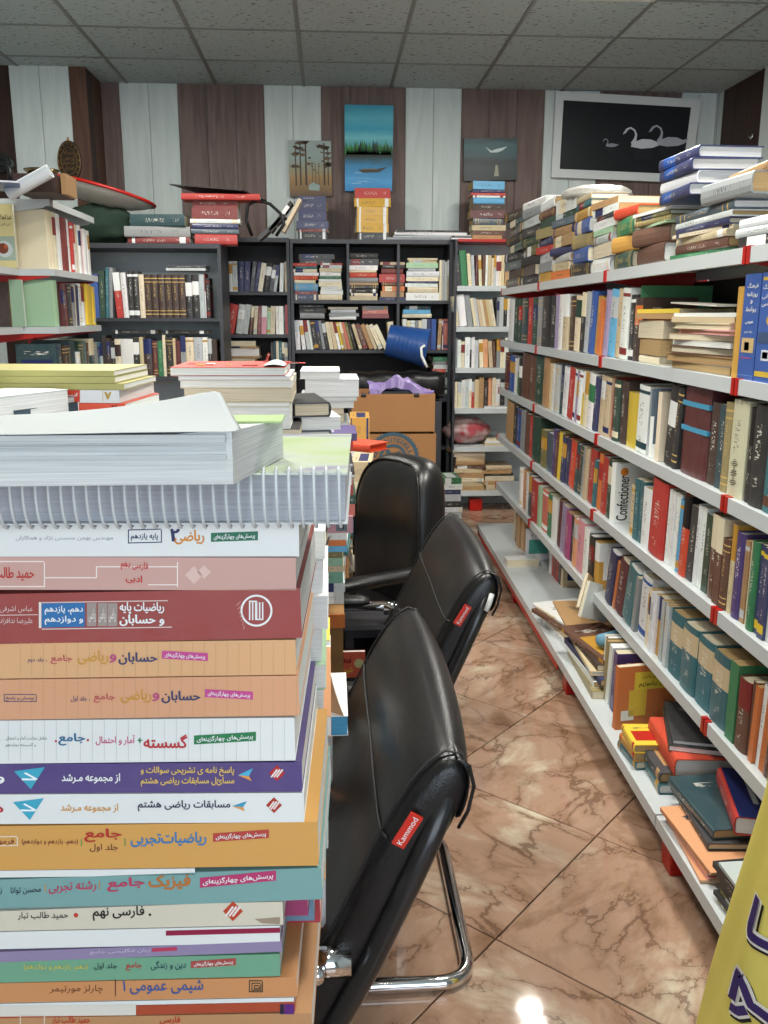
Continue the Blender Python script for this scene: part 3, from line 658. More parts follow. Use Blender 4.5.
zb = LV[1]+.0; Yb = shelfY(676, zb, XS+.05)
o = MB().loft([[(0, 0, 0), (.02, .34, .012), (.10, .34, .012), (.10, 0, 0)], [(0, 0, .004), (.02, .34, .016), (.10, .34, .016), (.10, 0, .004)]]).build('card_sheet', flat('white_card', rgb('cfcabf'), .7), fix=True)
o.location = (shx(Yb, XS)+.01, Yb-.32, LV[1]+.158); tag(o, 'white card strip lying across the piles of upper tier', 'card')
tier(1, 729, 735.5, 'oc:8:20:0:0', hard=1)
# big blue pair with Persian titles
def big(px0, px1, L, H, c, label, c2='w'):
    z = LV[L]; xs = XS+.01; Ya, Yb = shelfY(px0, z, xs), shelfY(px1, z, xs); Ym = (Ya+Yb)/2
    o = book(abs(Ya-Yb)-.001, .17, H, M_up((shx(Ym, xs), Ym, z), 0), c, c2, 0, hard=False, label=label, rough=.3)
    return o, abs(Ya-Yb)-.001
def spine_txt(o, t, H, s, a0, a1, b0, b1, color, bold=.01, pers=True, nm='title'):
    f = lambda a, b: o.matrix_world @ Vector((-t/2+a*t, -.0004, b*H))
    p = f(a0, b0); letters(o, s, p, f(a1, b0)-p, f(a0, b1)-p, color, bold, nm, persian=pers)
def spine_rect(o, t, H, a0, a1, b0, b1, color, nm='print'):
    f = lambda a, b: o.matrix_world @ Vector((-t/2+a*t, -.0002, b*H))
    decal(o, [f(a0, b0), f(a1, b0), f(a1, b1), f(a0, b1)], color, nm)
o, t = big(737, 752, 1, .225, 'b', 'blue paperback with white Persian spine beside the yellow-banded blue one')
for s, b in (('فرهنگ', .86), ('روزنامه', .78), ('و', .72), ('روابط', .64)): spine_txt(o, t, .225, s, .2 if len(s) > 1 else .46, .85 if len(s) > 1 else .58, b, b+(.055 if len(s) > 1 else .035), 'w')
spine_txt(o, t, .225, 'عمومی', .25, .75, .53, .56, 'w'); spine_txt(o, t, .225, 'جلد دوم', .25, .75, .44, .47, 'w')
spine_rect(o, t, .225, .12, .88, .26, .40, 'c2a878'); spine_rect(o, t, .225, .3, .6, .28, .36, '5b432c'); spine_rect(o, t, .225, .1, .8, .205, .213, 'c04a80')
spine_rect(o, t, .225, .05, .95, .04, .045, '6fa0d0')
o, t = big(753.5, 775, 1, .225, 'b', 'blue paperback with yellow bands and round badge at the near end')
for s, b in (('فرهنگ', .84), ('آلمانی', .76), ('فارسی', .69)): spine_txt(o, t, .225, s, .08, .6, b, b+.055, 'w')
spine_rect(o, t, .225, .05, .95, .93, .96, 'c9a93a'); spine_rect(o, t, .225, .02, .98, .05, .1, 'c9a93a'); spine_rect(o, t, .225, .05, .95, .36, .46, '3a4d70')
f = lambda a, b: o.matrix_world @ Vector((-t/2+a*t, -.0006, b*.225))
decal(o, [f(.45, .57)+Vector((0, -(.009 if k % 2 else .011)*math.cos(k*math.pi/10), (.009 if k % 2 else .011)*math.sin(k*math.pi/10))) for k in range(20)], 'd0a832', 'badge')
spine_rect(o, t, .225, .25, .6, .2, .3, 'c8cfda'); spine_rect(o, t, .225, .3, .55, .22, .28, '24407c')
# books lying on top of the long shelving (spines to the aisle)
pn = 'of the top-board stack '
pile(0, 506, 522, 'ch:26 db:26 sl:24 ch:26 dg:24 k:26 ch:24 dt:22 k:24', 'the dark stack at the far end of the top board', jit=.01, maxz=1.90, hard=.6)
pile(0, 522.5, 537, 'ch:24 db:26 k:26 ol:26 dg:26 ch:26 lg:24 g:24 w:20', 'the second top-board stack from the far end', jit=.012, maxz=1.90, hard=.5)
pile(0, 537.5, 552, 'oc:24 g:24 lg:22 r:18 n:20 kh:24 dg:22 br:20 w:24', 'the third top-board stack from the far end', jit=.01, maxz=1.86)
pile(0, 552.5, 571, 'o:22:::6 be:20 lg:20 n:20 t:28 t:24 sl:18 dg:14 w:36', 'the top-board stack under the paper parcel', jit=.008, maxz=1.83)
pile(0, 572, 588, 'k:30:::2 b:34:::1 kh:32:::2 b:32:::3 oc:24 te:16 be:14', 'the top-board stack with blue and black volumes', jit=.004, maxz=1.80, hard=.9)
pile(0, 590, 612, 'w:26 g:26:::p lg:16 pg:10 w:16 k:8 w:14 t:12', 'the top-board stack with thin white blocks', jit=.008, maxz=1.75)
pile(0, 613, 632, 'dg:32:::2 oc:30:::0 gr:34:::2 sc:20:::0', 'the green and ochre top-board stack', jit=.004, maxz=1.70, hard=.9)
pile(0, 634, 664, 'br:48:::0 br:44:::0 pg:6 kh:14 ol:12 w:8', 'the brown top-board stack under blue hardbacks', jit=.005, maxz=1.662, hard=.95)
zt = 1.662
for k, (c, lab, px) in enumerate((('n', 'dark blue patterned hardback, lowest of the four on the brown stack', 0), ('w', 'pale cloth hardback, second of the four from below', .01), ('n', 'dark blue patterned hardback, second from top of the four', .0), ('n', 'dark blue patterned hardback topmost of the long shelving', .005))):
    Yc = shelfY(672, zt, XS); 
    lie(.029, .17, .235, shx(Yc, XS)-.005+px, Yc-.02, zt+k*.0295, (-.06, .02, -.03, .05)[k], c=c, c2='b', pat=3 if c == 'n' else 0, pages='whitepages', hard=True, label=lab, group='four matching hardbacks on the top board', rough=.3)
pile(0, 672, 728, 'gr:9:::1 br:22:::1 be:16 c:8 n:14:::1 w:14 sl:18', 'the top-board stack with grey dictionary', jit=.006, maxz=1.625, hard=.8)
Yc = shelfY(722, 1.66, XS)
lie(.046, .17, .24, shx(Yc, XS)+.0, Yc-.02, 1.6255, .04, c='g', c2='w', pat=1, pages='oldpages', hard=True, label='thick grey hardback with yellowed pages near the top of the near stack')
lie(.016, .17, .22, shx(Yc, XS)+.03, Yc-.05, 1.672, -.08, c='t', c2='w', pat=0, pages='oldpages', hard=True, label='thin tan hardback resting on the thick grey volume')
pile(0, 738, 800, 'k:22 lg:20:::1 w:20', 'the near end top-board pile', jit=.004, hard=.6)
def ellipsoid(mb, c, r, nu=20, nv=12, fn=None):
    c = Vector(c)
    rings = []
    for j in range(nv+1):
        ph = -math.pi/2+math.pi*j/nv; rg = []
        for i in range(nu):
            a = 2*math.pi*i/nu; d = Vector((math.cos(a)*math.cos(ph), math.sin(a)*math.cos(ph), math.sin(ph)))
            k = fn(d) if fn else 1
            rg.append(c+Vector((d.x*r[0]*k, d.y*r[1]*k, d.z*r[2]*k)))
        rings.append(rg)
    return mb.loft(rings, cap=True)
# paper parcel
Yp = shelfY(563, 1.84, XS)
mb = MB(); ellipsoid(mb, (0, 0, .03), (.12, .27, .04), 36, 18, lambda d: 1+.10*noise.noise(d*5)+.05*noise.noise(d*14))
o = mb.build('paper_parcel', flat('crumpled_wrap', rgb('b9b6ae'), .35, 0, .6, .2, 25, .3), smooth=True); o.location = (shx(Yp, XS)+.12, Yp-.05, 1.80); o.rotation_euler = (.10, 0, 0)
tag(o, 'crumpled pale wrapped parcel on top of the long shelving', 'parcel')
# bottom tier
pile(5, 504, 506.5, 'w:40', 'bottom tier far end, small white block', jit=0)
tier(5, 511, 521, 'be:3:17:4:0 k:3:17:3 t:4:17:1 t:4:16', x0=XB+.14, dh=.17)
o = face_front(525, 5, .13, .16, .016, 'w', 'sg', 6, 'white book with pale cup on its cover, bottom tier far section', xo=.12)
tier(5, 548, 560, 'w:3:17 r:5:19 dr:4:19 r:5:18 k:4:18 be:4:16', x0=XB+.2, dh=.17)
zt = pile(5, 548, 578, 'w:30:::1 be:24::8:1 br:16::14 w:14::20 t:10', 'loose pile on the far bottom board', xo=.03, W=.2, jit=.02)
Yq = shelfY(572, .25, XB+.05)
for k, (c, r_, lean) in enumerate((('be', .9, .5), ('w', .7, .7), ('t', 1.1, .35))):
    M = M_up((shx(Yq, XB)+.14+.03*k, Yq+.05-.05*k, .262), r_, 0)
    M = Matrix.Translation(Vector((0, 0, .012*k))) @ M @ Matrix.Rotation(lean+.5, 4, 'X')
    o = book(.012, .13, .18, M, c, None, 0, label=AB[c]+' paperback tilted on the loose far bottom pile, '+['lying lowest', 'in the middle', 'fanned on top'][k], cat='book')
tm_ = MB().tube([(-.055, 0, 0), (-.05, 0, 0), (.05, 0, 0), (.055, 0, 0)], [.012, .022, .022, .012], 16).build('rolled_cloth', flat('pale_blue_cloth', rgb('6f9fb6'), .8), smooth=True)
tm_.location = (shx(Yq, XB)+.12, Yq-.22, .30); tm_.rotation_euler = (0, 0, .5); tag(tm_, 'small pale blue roll lying on the bottom pile', 'cloth')
Yx = shelfY(571, .154, XB+.05)
pile(5, 566, 594, 'kh:26:::0 w:20 n:20::4 be:16 db:20::6:1 br:12::9', 'middle bottom-board pile beside upright books', xo=.02, W=.19, jit=.015)
tier(5, 598, 612, 'w:3:20:0:0 k:3:20:0 kh:5:20:0:0 w:5:20:5:0 k:3:19:5 pu:5:20:4', x0=XB+.06, dh=.2)
pile(5, 600, 624, 'w:10 te:6 w:10 k:6 w:8 sb:5', 'thin papers on the upright bottom books', xo=.16, z=.154+.205, W=.14)
of = face_front(613.5, 5, .19, .2, .02, 'o', 'o', 0, 'orange softcover with yellow Persian title panel facing the aisle', xo=.02, rz=8)
g = lambda a, b: of.matrix_world @ Vector((.0104, a*.19, b*.2))
decal(of, [g(.28, .62), g(.92, .62), g(.92, .9), g(.28, .9)], 'dcc040', 'title_panel'); decal(of, [g(.2, .2), g(.5, .2), g(.5, .62), g(.2, .62)], 'd9b440', 'cover_picture'); decal(of, [g(.08, .14), g(.3, .14), g(.3, .3), g(.08, .3)], 'e0ddd2', 'cover_picture')
letters(of, 'آسان بیاموزیم', g(.36, .65), g(.9, .65)-g(.36, .65), g(.36, .76)-g(.36, .65), '15120f', .01); letters(of, 'با کتابهای دانش', g(.4, .79), g(.85, .79)-g(.4, .79), g(.4, .85)-g(.4, .79), '15120f', .0)
# red dictionary pile near clip three
zt = pile(5, 634, 661, 'te:30:::5:oc ch:30:::5:t', 'hardback pile under the scarlet volume', xo=.03, W=.2, jit=.004, hard=1)
Ys = shelfY(654, zt, XB+.05)
lie(.052, .19, .24, shx(Ys, XB)+.075, Ys+.02, zt, -.08, c='sc', c2='sc', pat=0, pages='whitepages', hard=True, label='thick scarlet hardback with white pages under a thin black book')
lie(.014, .17, .24, shx(Ys, XB)+.10, Ys+.06, zt+.0525, -.3, c='k', c2='w', pat=0, pages='whitepages', label='thin black softcover lying on the scarlet hardback', rough=.5)
lie(.01, .17, .24, shx(Ys, XB)+.11, Ys+.07, zt+.067, -.28, c='ch', c2='w', pat=1, pages='whitepages', label='thin charcoal softcover topmost above the scarlet hardback')
Yy = shelfY(632, .16, XB+.03)
pile(5, 619, 633, 'te:26:::5:oc oc:26:::5:r y:26:::5:r', 'low colourful heap before the scarlet volume', xo=.0, W=.12, jit=.004, hard=1)
Yd = shelfY(700, .3, XB+.1)
zt = pile(5, 664, 705, 'pe:9 pk:7 pe:9 o:7 pe:6', 'thin peach exercise books under the dark folder', xo=.0, W=.12, jit=.01, hard=0)
zt = pile(5, 668, 712, 'ch:20:26::1 dt:26', 'dark folders on the near bottom board', xo=.035, W=.25, jit=.01, hard=1, z=zt)
Yn = shelfY(700, .27, XB+.05)
dc = lie(.045, .17, .22, shx(Yn, XB)+.12, Yn+.02, zt, -.25, c='r', c2='n', pat=1, pages='whitepages', hard=True, label='thick dictionary with red spine lying on the dark folders')
MB().box((.0227, .008, .0), (.0233, .17, .22)).build('navy_front_cover', ink('n', .3), dc)
MB().box((.0234, .05, .06), (.0236, .062, .17)).build('cover_lettering', ink('lg', .3), dc)
nv = MB().box((-.0, 0, 0), (.165, .21, .0008)).build('blue_jacket_print', ink('n', .3)); bpy.data.objects.remove(nv)
zt = pile(5, 716, 770, 'y:6 kh:8 k:10 ol:8 k:18 k:16 k:14 lg:8', 'the near bottom pile beside the yellow bundle', xo=.01, W=.2, jit=.01, hard=.2)
lie(.01, .2, .25, shx(1.30, XB)+.05, 1.30, zt+.001, .2, c='pg', c2='w', pat=0, pages='whitepages', label='pale green notebook on the near bottom pile')
mb = MB(); Ysn = 1.45
# ornament on ivory spine + cyan bands are in the cover print; leaves on tier two spare
# ================================================================ BACK BOOKCASES
BY = 6.15                       # front plane of the charcoal bookcase
def backcase(name, label, x0, x1, zs, top, y0, dep, mat, backmat, dividers=(), th=.022, side=True, lip=None, bottom=0.0):
    fr = MB(); 
    if side: fr.box((x0, y0, bottom), (x0+.02, y0+dep, top)); 
    o = (fr if side else MB().box((x0, y0+dep-.01, 0), (x0+.02, y0+dep, top))).build(name, mat); tag(o, label, 'bookcase')
    MB().box((x1-.02, y0, bottom), (x1, y0+dep, top)).build('side_panel', mat, o)
    MB().box((x0, y0-.004, top), (x1, y0+dep, top+.028)).build('top_board', mat, o)
    MB().box((x0+.02, y0+dep-.006, bottom), (x1-.02, y0+dep, top)).build('back_panel', backmat, o)
    for z in zs: MB().box((x0+.02, y0, z-th), (x1-.02, y0+dep-.006, z)).build('shelf_board', mat, o)
    for (x, a, b) in dividers: MB().box((x-.009, y0+.004, a), (x+.009, y0+dep-.006, b)).build('divider', mat, o)
    return o
ZM = [1.466, 1.130, .79, .45, .1]
backcase('bookcase', 'wide charcoal bookcase at the middle of the back wall', -.262, .845, ZM, 1.838, BY, .33, M_DSHELF, M_DBACK, [(.13, 1.466, 1.838), (.475, 1.466, 1.838), (.475, 1.130, 1.444)])
ZL = [1.52, 1.235, .99, .6, .1]
backcase('bookcase', 'narrow charcoal bookcase between the wide one and the left one', -.735, -.266, ZL, 1.845, BY, .33, M_DSHELF, M_DBACK)
ZW = [1.346, .989, .6, .1]; BW = 5.55
backcase('bookcase', 'charcoal bookcase with pale back behind the green bag, left end', -1.60, -.655, ZW, 1.758, BW, .40, M_DSHELF, M_BACKP, (), .02)
# white steel back unit
ZR = [1.560, 1.292, 1.014, .735, .467, .150]
o = MB().box((.86, 6.30, 0), (1.86, 6.31, 1.86)).build('steel_bookcase', M_BACKP); tag(o, 'white steel shelf unit against the back wall behind the long shelving', 'shelf')
for z in ZR: 
    m = MB(); m.box((.86, 6.0, z-.034), (1.86, 6.002, z)); m.box((.86, 6.002, z-.003), (1.86, 6.30, z)); m.build('shelf_board', M_WSHELF, o)
for x in (.845, 1.86): MB().box((x, 6.01, 0), (x+.014, 6.31, 1.86)).build('side_post', M_DSHELF, o)
MB().box((.86, 6.0, 1.845), (1.86, 6.30, 1.862)).build('top_board', M_RED, o)
def brow(px0, px1, z, Y, s, rowname, group, fromwhat='the left', dh=.21, W=.15, hard=.3, sgn=1):
    X0, X1 = backX(px0, Y, z), backX(px1, Y, z)
    place_row(parse(s), X0, X1, lambda X: (X, Y), math.pi/2, 1, z, dh, W, rowname, group, fromwhat, hard, 1)
def bstack(px0, px1, z, Y, s, name, group, top_py=None, hard=.3, jit=.006, W=.16, flip=0):
    X0, X1 = backX(px0, Y, z), backX(px1, Y, z); mz = at((px0+px1)/2, top_py, Y=Y).z if top_py else None
    place_stack(parse(s), (X0+X1)/2, Y, z+.0005, math.pi/2, abs(X1-X0), W, name, group, jit=jit, hard=hard, maxz=mz)
G1, G2, G3, G4 = 'books in the wide charcoal bookcase', 'books in the narrow charcoal bookcase', 'books in the left charcoal bookcase', 'books in the white steel back unit'
yb = BY+.03
bstack(294, 318, ZM[0], yb, 'n:22 dr:12 sb:30 c:14 sc:16 w:12 c:14 te:10 r:12', 'first stack of wide bookcase, top shelf', G1, 263)
bstack(319, 343, ZM[0], yb, 'c:18 w:14 w:12 c:14 w:10 gr:8 w:14 c:12 lg:10 r:6', 'second stack of wide bookcase, top shelf', G1, 263)
bstack(299, 333, ZM[0]+.235, yb+.02, 'ch:20 k:20', 'black pair lying across the top left stacks', G1, 254)
bstack(348, 379, ZM[0], yb, 'be:22 c:16 k:22 ch:20 t:14 g:26 sc:26 c:14 w:24 ch:34 k:30', 'third stack of wide bookcase, top shelf', G1, 253, hard=.5)
bstack(380, 405, ZM[0], yb, 'n:12 t:22 o:18 br:14 r:30 dr:20 ch:14 be:10', 'fourth stack of wide bookcase, top shelf', G1, 262)
bstack(406, 438, ZM[0], yb, 'w:30 c:22 w:14 n:8 c:16 w:22 lg:12 pg:20 be:10 be:8', 'fifth stack of wide bookcase, top shelf', G1, 258)
brow(439, 450, ZM[0], yb, 'c:3:27 lg:3:27 w:3:26 be:3:27', 'top shelf of wide bookcase', G1, 'the left')
brow(296, 357, ZM[1], yb, 'w:5:20:-3 w:4:20:-6 lg:4:20:-8 w:3:20:-8 k:5:20:-9 k:4:20:-9 g:3:20:-9 k:4:20:-9 c:4:19:-10 be:4:19:-11 w:3:19:-12 y:3:19:-13 t:3:19:-13 sa:3:19:-14 ol:3:19:-14 k:3:19:-15', 'second shelf of wide bookcase', G1, dh=.2)
brow(359, 389, ZM[1], yb, 'be:3:18:-18 br:4:18:-20 t:4:18:-22 be:3:18:-22 c:4:18:-24 c:4:18:-26', 'second shelf of wide bookcase', G1)
brow(390, 396, ZM[1], yb, 'o:4:19:-6', 'second shelf of wide bookcase', G1)
brow(402, 436, ZM[1], yb, 'w:4:21:0 c:3:20 w:4:20 g:3:20 c:3:20 lg:4:21 n:4:21 b:4:21', 'second shelf of wide bookcase', G1)
brow(437, 450, ZM[1], yb, 't:4:21:3 w:1:20 sa:5:21:0 o:3:21', 'second shelf of wide bookcase', G1)
bstack(298, 326, ZM[1]+.212, yb+.02, 'g:20 k:16 ch:14', 'first lying group above second shelf books', G1, 304)
bstack(329, 358, ZM[1]+.205, yb+.02, 'w:14 g:14 lg:16 c:10', 'middle lying group above second shelf books', G1, 307)
bstack(361, 390, ZM[1]+.215, yb+.02, 'dr:14 sa:12 g:12', 'third lying group above second shelf books', G1, 306)
bstack(403, 432, ZM[1]+.218, yb+.02, 'c:12 sb:12 dt:10', 'right lying group above second shelf books', G1, 306)
bstack(432, 448, ZM[2], yb-.02, 'k:26 w:22 k:30 w:24 lg:16 k:30 sc:18 w:22 g:20 gr:24', 'dark stack beside the cartons', G1, 357, hard=.3, W=.2)
# narrow case
brow(226, 288, ZL[0], yb, 'k:4:20 w:5:20:0 lg:6:20:0 n:8:20:2:1 n:7:20:3:1 k:5:20:8 n:5:20:10 c:6:19:10 k:8:19:10:3:w k:5:18:11:3:w lg:4:18:10 w:5:19:3 c:4:20', 'top shelf of narrow bookcase', G2, dh=.2)
brow(225, 289, ZL[1], yb, 'r:10:20:12:1 lg:8:20:9:3:w lg:6:20:9 br:4:19:7 c:4:19:5 dr:4:19:4 pk:6:19:3 pg:4:18:2 c:5:19:2 w:4:19 w:5:19 k:2:19 r:4:20', 'second shelf of narrow bookcase', G2, dh=.2)
bstack(222, 258, ZL[2]+.0, yb-.04, 'w:28::0:p w:22::0:p t:10 be:34::0:p t:8 lg:22::0:p', 'pale stack low in the narrow bookcase', G2, 341, W=.2, jit=.01)
brow(262, 288, ZL[2], yb, 'r:4:12:20 k:3:19 dt:4:20 c:3:20 te:4:20 k:3:19 g:4:19', 'third shelf of narrow bookcase', G2)
# left case
yl = BW+.03
brow(80, 86, ZW[0], yl, 'w:3:26 lg:3:26', 'upper shelf of left bookcase', G3)
brow(86, 211, ZW[0], yl, 'b:15:26:0:1 dg:6:28:2 te:4:30:3 g:4:30:3 r:7:27:-3:4:w w:6:27:-2:1 k:6:28:0:5:w k:6:28:0:5:w c:6:26:0:1 db*6:45:26:0:2 k*2:15:26:0:3:w lg:6:26:0:1 w:1 k:5:24', 'upper shelf of left bookcase', G3, dh=.26, hard=.7)
bstack(166, 207, ZW[0]+.284, yl+.02, 'lg:16 ch:16', 'pair lying on the brown volumes', G3)
brow(88, 104, ZW[1], yl, 'dt:4:21 te:5:21 sg:4:21 te:3:21 lg:3:21', 'lower shelf of left bookcase', G3, dh=.21, hard=.5)
brow(104, 218, ZW[1], yl, 'k:4 db:4 k:4 c:6:23:0:3:db w:12:23:0:0 k:6:24:0:3:w be:4 db:9:23 m:5:22 gr:5 c:3 k:7:24:0:2 be:3 m:5:22 g:5 c:8:24:0:5:t lg:9:24:0:6 w:5:24 k:4 db:5', 'lower shelf of left bookcase', G3, dh=.24, hard=.5)
bstack(114, 158, ZW[1]+.262, yl+.02, 'k:22:::5:w', 'black volume lying above lower shelf, left', G3)
bstack(163, 206, ZW[1]+.262, yl+.02, 'k:18:::5:w', 'black volume lying above lower shelf, right', G3)
# white unit
yw = 6.03
brow(457, 508, ZR[0], yw, 'ch:6:20:-6 gr:9:23:-6:0 c:5:21:-5 lg:4:20:-4 m:3:20 c:4:20:-3 br:4:20 w:3 be:5:20 c:3 lg:3 w:3 c:4:20 be:4 t:5:17:3', 'top shelf of white back unit', G4, dh=.2)
brow(455, 511, ZR[1], yw, 'c:5:20:-6 w:9:21:-7:0 g:6:21:-8 c:4:19:-10 lg:3:19:-10 be:4:18:-11 c:3:18:-11 t:4:18:-11 be:4:18:-11 c:4:18:-11 g:3 lg:5 k:4 w:5 ', 'second shelf of white back unit', G4, dh=.2)
brow(454, 508, ZR[2], yw, 'g:3 w:4 c:4 w:5 k:2 w:3 lg:4 c:4:19:-3 pe:5:19:-3:1 be:4:18:-5 br:3:18:-4 g:4:19 c:4 w:4', 'third shelf of white back unit', G4, dh=.2)
brow(453, 508, ZR[3], yw, 'c:5 c:4 w:4 lg:4 c:3 r:3 be:5 t:5 db:5 pe:4 c:4 w:5 k:5 g:4', 'fourth shelf of white back unit', G4, dh=.2)
bstack(484, 506, ZR[3]+.0, yw-.02, 'w:8 lg:8', 'thin pair at the edge of fourth white shelf', G4)
bstack(456, 484, ZR[4]+.09, yw+.16, 'sb:20 k:20', 'stack behind the carrier bag', G4)
bstack(484, 508, ZR[4], yw+.04, 'be:16 w:14 c:14', 'low stack beside the carrier bag', G4)
bstack(452, 484, ZR[5], yw, 't:14 be:16 c:12 t:18 be:14 br:10 t:16 be:14::8 c:14::10 be:12::8', 'left old-paper stack on lowest white board', G4, 449, jit=.015, W=.2)
bstack(484, 512, ZR[5], yw, 'be:18 t:14 c:16 k:8 t:12 be:14::6', 'right old-paper stack on lowest white board', G4, 466, jit=.015, W=.2)
# on top of the bookcases
TM, TL = 1.867, 1.7865
yt = BY+.06
bstack(297, 328, TM, yt, 'k:26:::5:w dr:10 n:26:::1 n:34:::1 n:34:::1 n:14:::1:w', 'blue dictionary stack below the pine painting', 'books on top of the wide bookcase', 196, hard=0, jit=.002)
bstack(355, 390, TM, yt, 'k:26:::5:w oc*4:116:::5:w r:34:::1', 'yellow dictionary stack below the lake painting', 'books on top of the wide bookcase', 188, hard=0, jit=.002)
for ob in COL.objects:
    if ob.get('label', '').find('below the lake painting') > 0 and 'ochre' in ob['label']: ob.color = rgb('d6a52a')
bstack(390, 472, TM, yt-.02, 'g:14:60 lg:10:52 w:12:50 ch:10:46', 'flat magazine heap right of the yellow stack', 'books on top of the wide bookcase', 230, jit=.01, W=.24)
bstack(471, 505, 1.864, 6.10, 't:14 br:14 be:16 sl:20 m:24 db:18 sb:18 w:6 r:8 n:10 sb:24:::6:w', 'stack below the small dark swan painting', 'books on top of the white back unit', 181, jit=.006)
bstack(452, 472, 1.864, 6.06, 'w:10 k:10 lg:8', 'small flat heap left of the dark swan painting', 'books on top of the white back unit', 235)
ytl = BW+.04
bstack(127, 190, TL, ytl, 'dr:22 g:36:::1 dt:40:::1', 'stack beside the green bag', 'books on top of the left bookcase', 214, hard=.9, jit=.004, W=.17)
bstack(192, 240, TL+.0, ytl+.02, 'r:50:::1 sl:26:::1 n:26:::1 w:22 dr:56:::1 dr:40:::1', 'red and blue stack under the black lid', 'books on top of the left bookcase', 199, hard=.9, jit=.004, W=.17)
bstack(173, 212, TL+.115, ytl-.02, 'n:22:::1 w:18', 'dark and white pair over the blue volumes', 'books on top of the left bookcase', 205, hard=.9, W=.15, jit=.004) if False else None
a = at(186, 196, Y=ytl)
lie(.036, .15, .47, backX(221, ytl, a.z), ytl-.02, at(200, 200, Y=ytl).z, math.pi/2, c='r', c2='w', pat=1, hard=True, label='long red volume topmost over the red and blue stack')
bl = MB(); c0, c1, c2_, c3 = at(171, 186, Y=ytl), at(243, 190, Y=ytl), at(262, 199, Y=ytl+.1), at(196, 200, Y=ytl+.0)
zt_ = at(200, 189, Y=ytl).z
bl.loft([[(c0.x, ytl-.05, c0.z), (c1.x, ytl-.05, c1.z-.01), (c1.x+.13, ytl+.16, c1.z-.045), (c0.x+.18, ytl+.2, c0.z-.03)], [(c0.x, ytl-.05, c0.z+.006), (c1.x, ytl-.05, c1.z-.004), (c1.x+.13, ytl+.16, c1.z-.039), (c0.x+.18, ytl+.2, c0.z-.024)]])
o = bl.build('black_folder', flat('black_card', (.012, .011, .012, 1), .4), fix=True); tag(o, 'flat black folder lying over the red volumes on the left bookcase', 'folder')
# handbag strap and tilted books
st = MB(); st.tube([at(x, y, Y=ytl+.02) for x, y in ((252, 236), (246, 220), (248, 205), (258, 200), (270, 204), (281, 214), (284, 224), (276, 236))], .010, 8)
o = st.build('bag_strap', M_LEATHER, smooth=True); tag(o, 'black strap loop standing between red volumes and pine painting', 'strap')
for k, (px, py, r_, c, lab) in enumerate(((258, 238, 50, 'ch', 'dark slanted book lying against the black strap'), (270, 239, 38, 'k', 'black slanted book with white patch right of the strap'), (283, 239, 30, 'be', 'beige slanted book against the blue dictionary stack'))):
    p = at(px, py, Y=ytl+.03); M = Matrix.Translation(Vector((p.x, p.y, TM if k else TL+.035))) @ Matrix.Rotation(math.radians(r_), 4, 'Y')
    book(.022, .15, .22, M, c, 'w', 3 if k == 1 else 0, label=lab)
# magazine pair / dark flat things handled ; red carton under the white unit
o = MB().box((0, 0, 0), (.09, .06, .085)).build('red_box', M_RED); o.location = (backX(470, 6.02, .03), 6.03, 0); bevel(o, .004); tag(o, 'small red box on the floor under the white back unit', 'box')
# blue tray
tr = MB(); tr.box((0, 0, 0), (.19, .2, .006)); tr.box((0, 0, .006), (.19, .006, .05)); tr.box((0, .194, .006), (.19, .2, .05)); tr.box((0, .006, .006), (.006, .194, .05)); tr.box((.184, .006, .006), (.19, .194, .05))
o = tr.build('blue_tray', ink('1f5f96', .4)); o.location = (backX(452, 6.05, .6), 6.06, ZR[4]+.135); tag(o, 'flat blue plastic tray behind the carrier bag', 'tray')
bpy.data.objects.remove(o)
# carrier bag
mb = MB(); ellipsoid(mb, (0, 0, 0), (.16, .085, .095), 40, 24, lambda d: 1+.16*noise.noise(d*3+Vector((3, 1, 0)))+.09*noise.noise(d*9)+.05*noise.noise(d*22))
t = NT('thin_carrier_plastic', .3, 0, .6); tc = t.n('ShaderNodeTexCoord'); nz = t.n('ShaderNodeTexNoise', i_Scale=7.0, i_Detail=3.0); t.l(tc.outputs['Object'], nz.inputs['Vector'])
rp = t.n('ShaderNodeValToRGB'); t.l(nz.outputs[0], rp.inputs[0]); rp.color_ramp.elements[0].position = .5; rp.color_ramp.elements[0].color = rgb('b79c98'); rp.color_ramp.elements[1].position = .62; rp.color_ramp.elements[1].color = rgb('b04a52'); t.base(rp.outputs[0])
o = mb.build('carrier_bag', t.m, smooth=True); p = at(468, 431, Y=6.08); o.location = (p.x, 6.14, ZR[4]+.10); tag(o, 'crumpled pinkish white carrier bag on the fifth white shelf', 'bag')
# black bolster, blue bin, cartons
bz = at(400, 384, Y=5.95)
mb = MB(); xa, xb = backX(345, 5.95, .98), backX(444, 5.95, .98)
rings = []
for i in range(13):
    x = xa+(xb-xa)*i/12; k = (.93+.07*math.sin(i*1.7)) if 0 < i < 12 else .8
    rings.append([(x, 5.99+.13*k*math.copysign(abs(math.cos(a))**.7, math.cos(a)), .90+.105*k*math.copysign(abs(math.sin(a))**.7, math.sin(a))) for a in [2*math.pi*j/20 for j in range(20)]])
mb.loft(rings); o = mb.build('bolster', M_LEATHER, smooth=True); tag(o, 'long black padded bolster lying in front of the wide bookcase', 'cushion'); bolster_z = 1.005
lc = MB().box((xa+.02, 5.88, 0), (xb-.02, 6.12, .795)).build('low_cabinet', M_DSHELF); tag(lc, 'low charcoal cabinet under the black bolster', 'cabinet'); bevel(lc, .003)
MB().box((xa+.03, 5.872, .03), (xb-.03, 5.879, .77)).build('door', M_DSHELF, lc)
MB().box(((xa+xb)/2-.05, 5.862, .70), ((xa+xb)/2+.05, 5.871, .71)).build('handle', M_CHROME, lc)
pb = at(405, 362, Y=5.9)
mb = MB(); R1, R2, hh = .105, .128, .27; n = 32
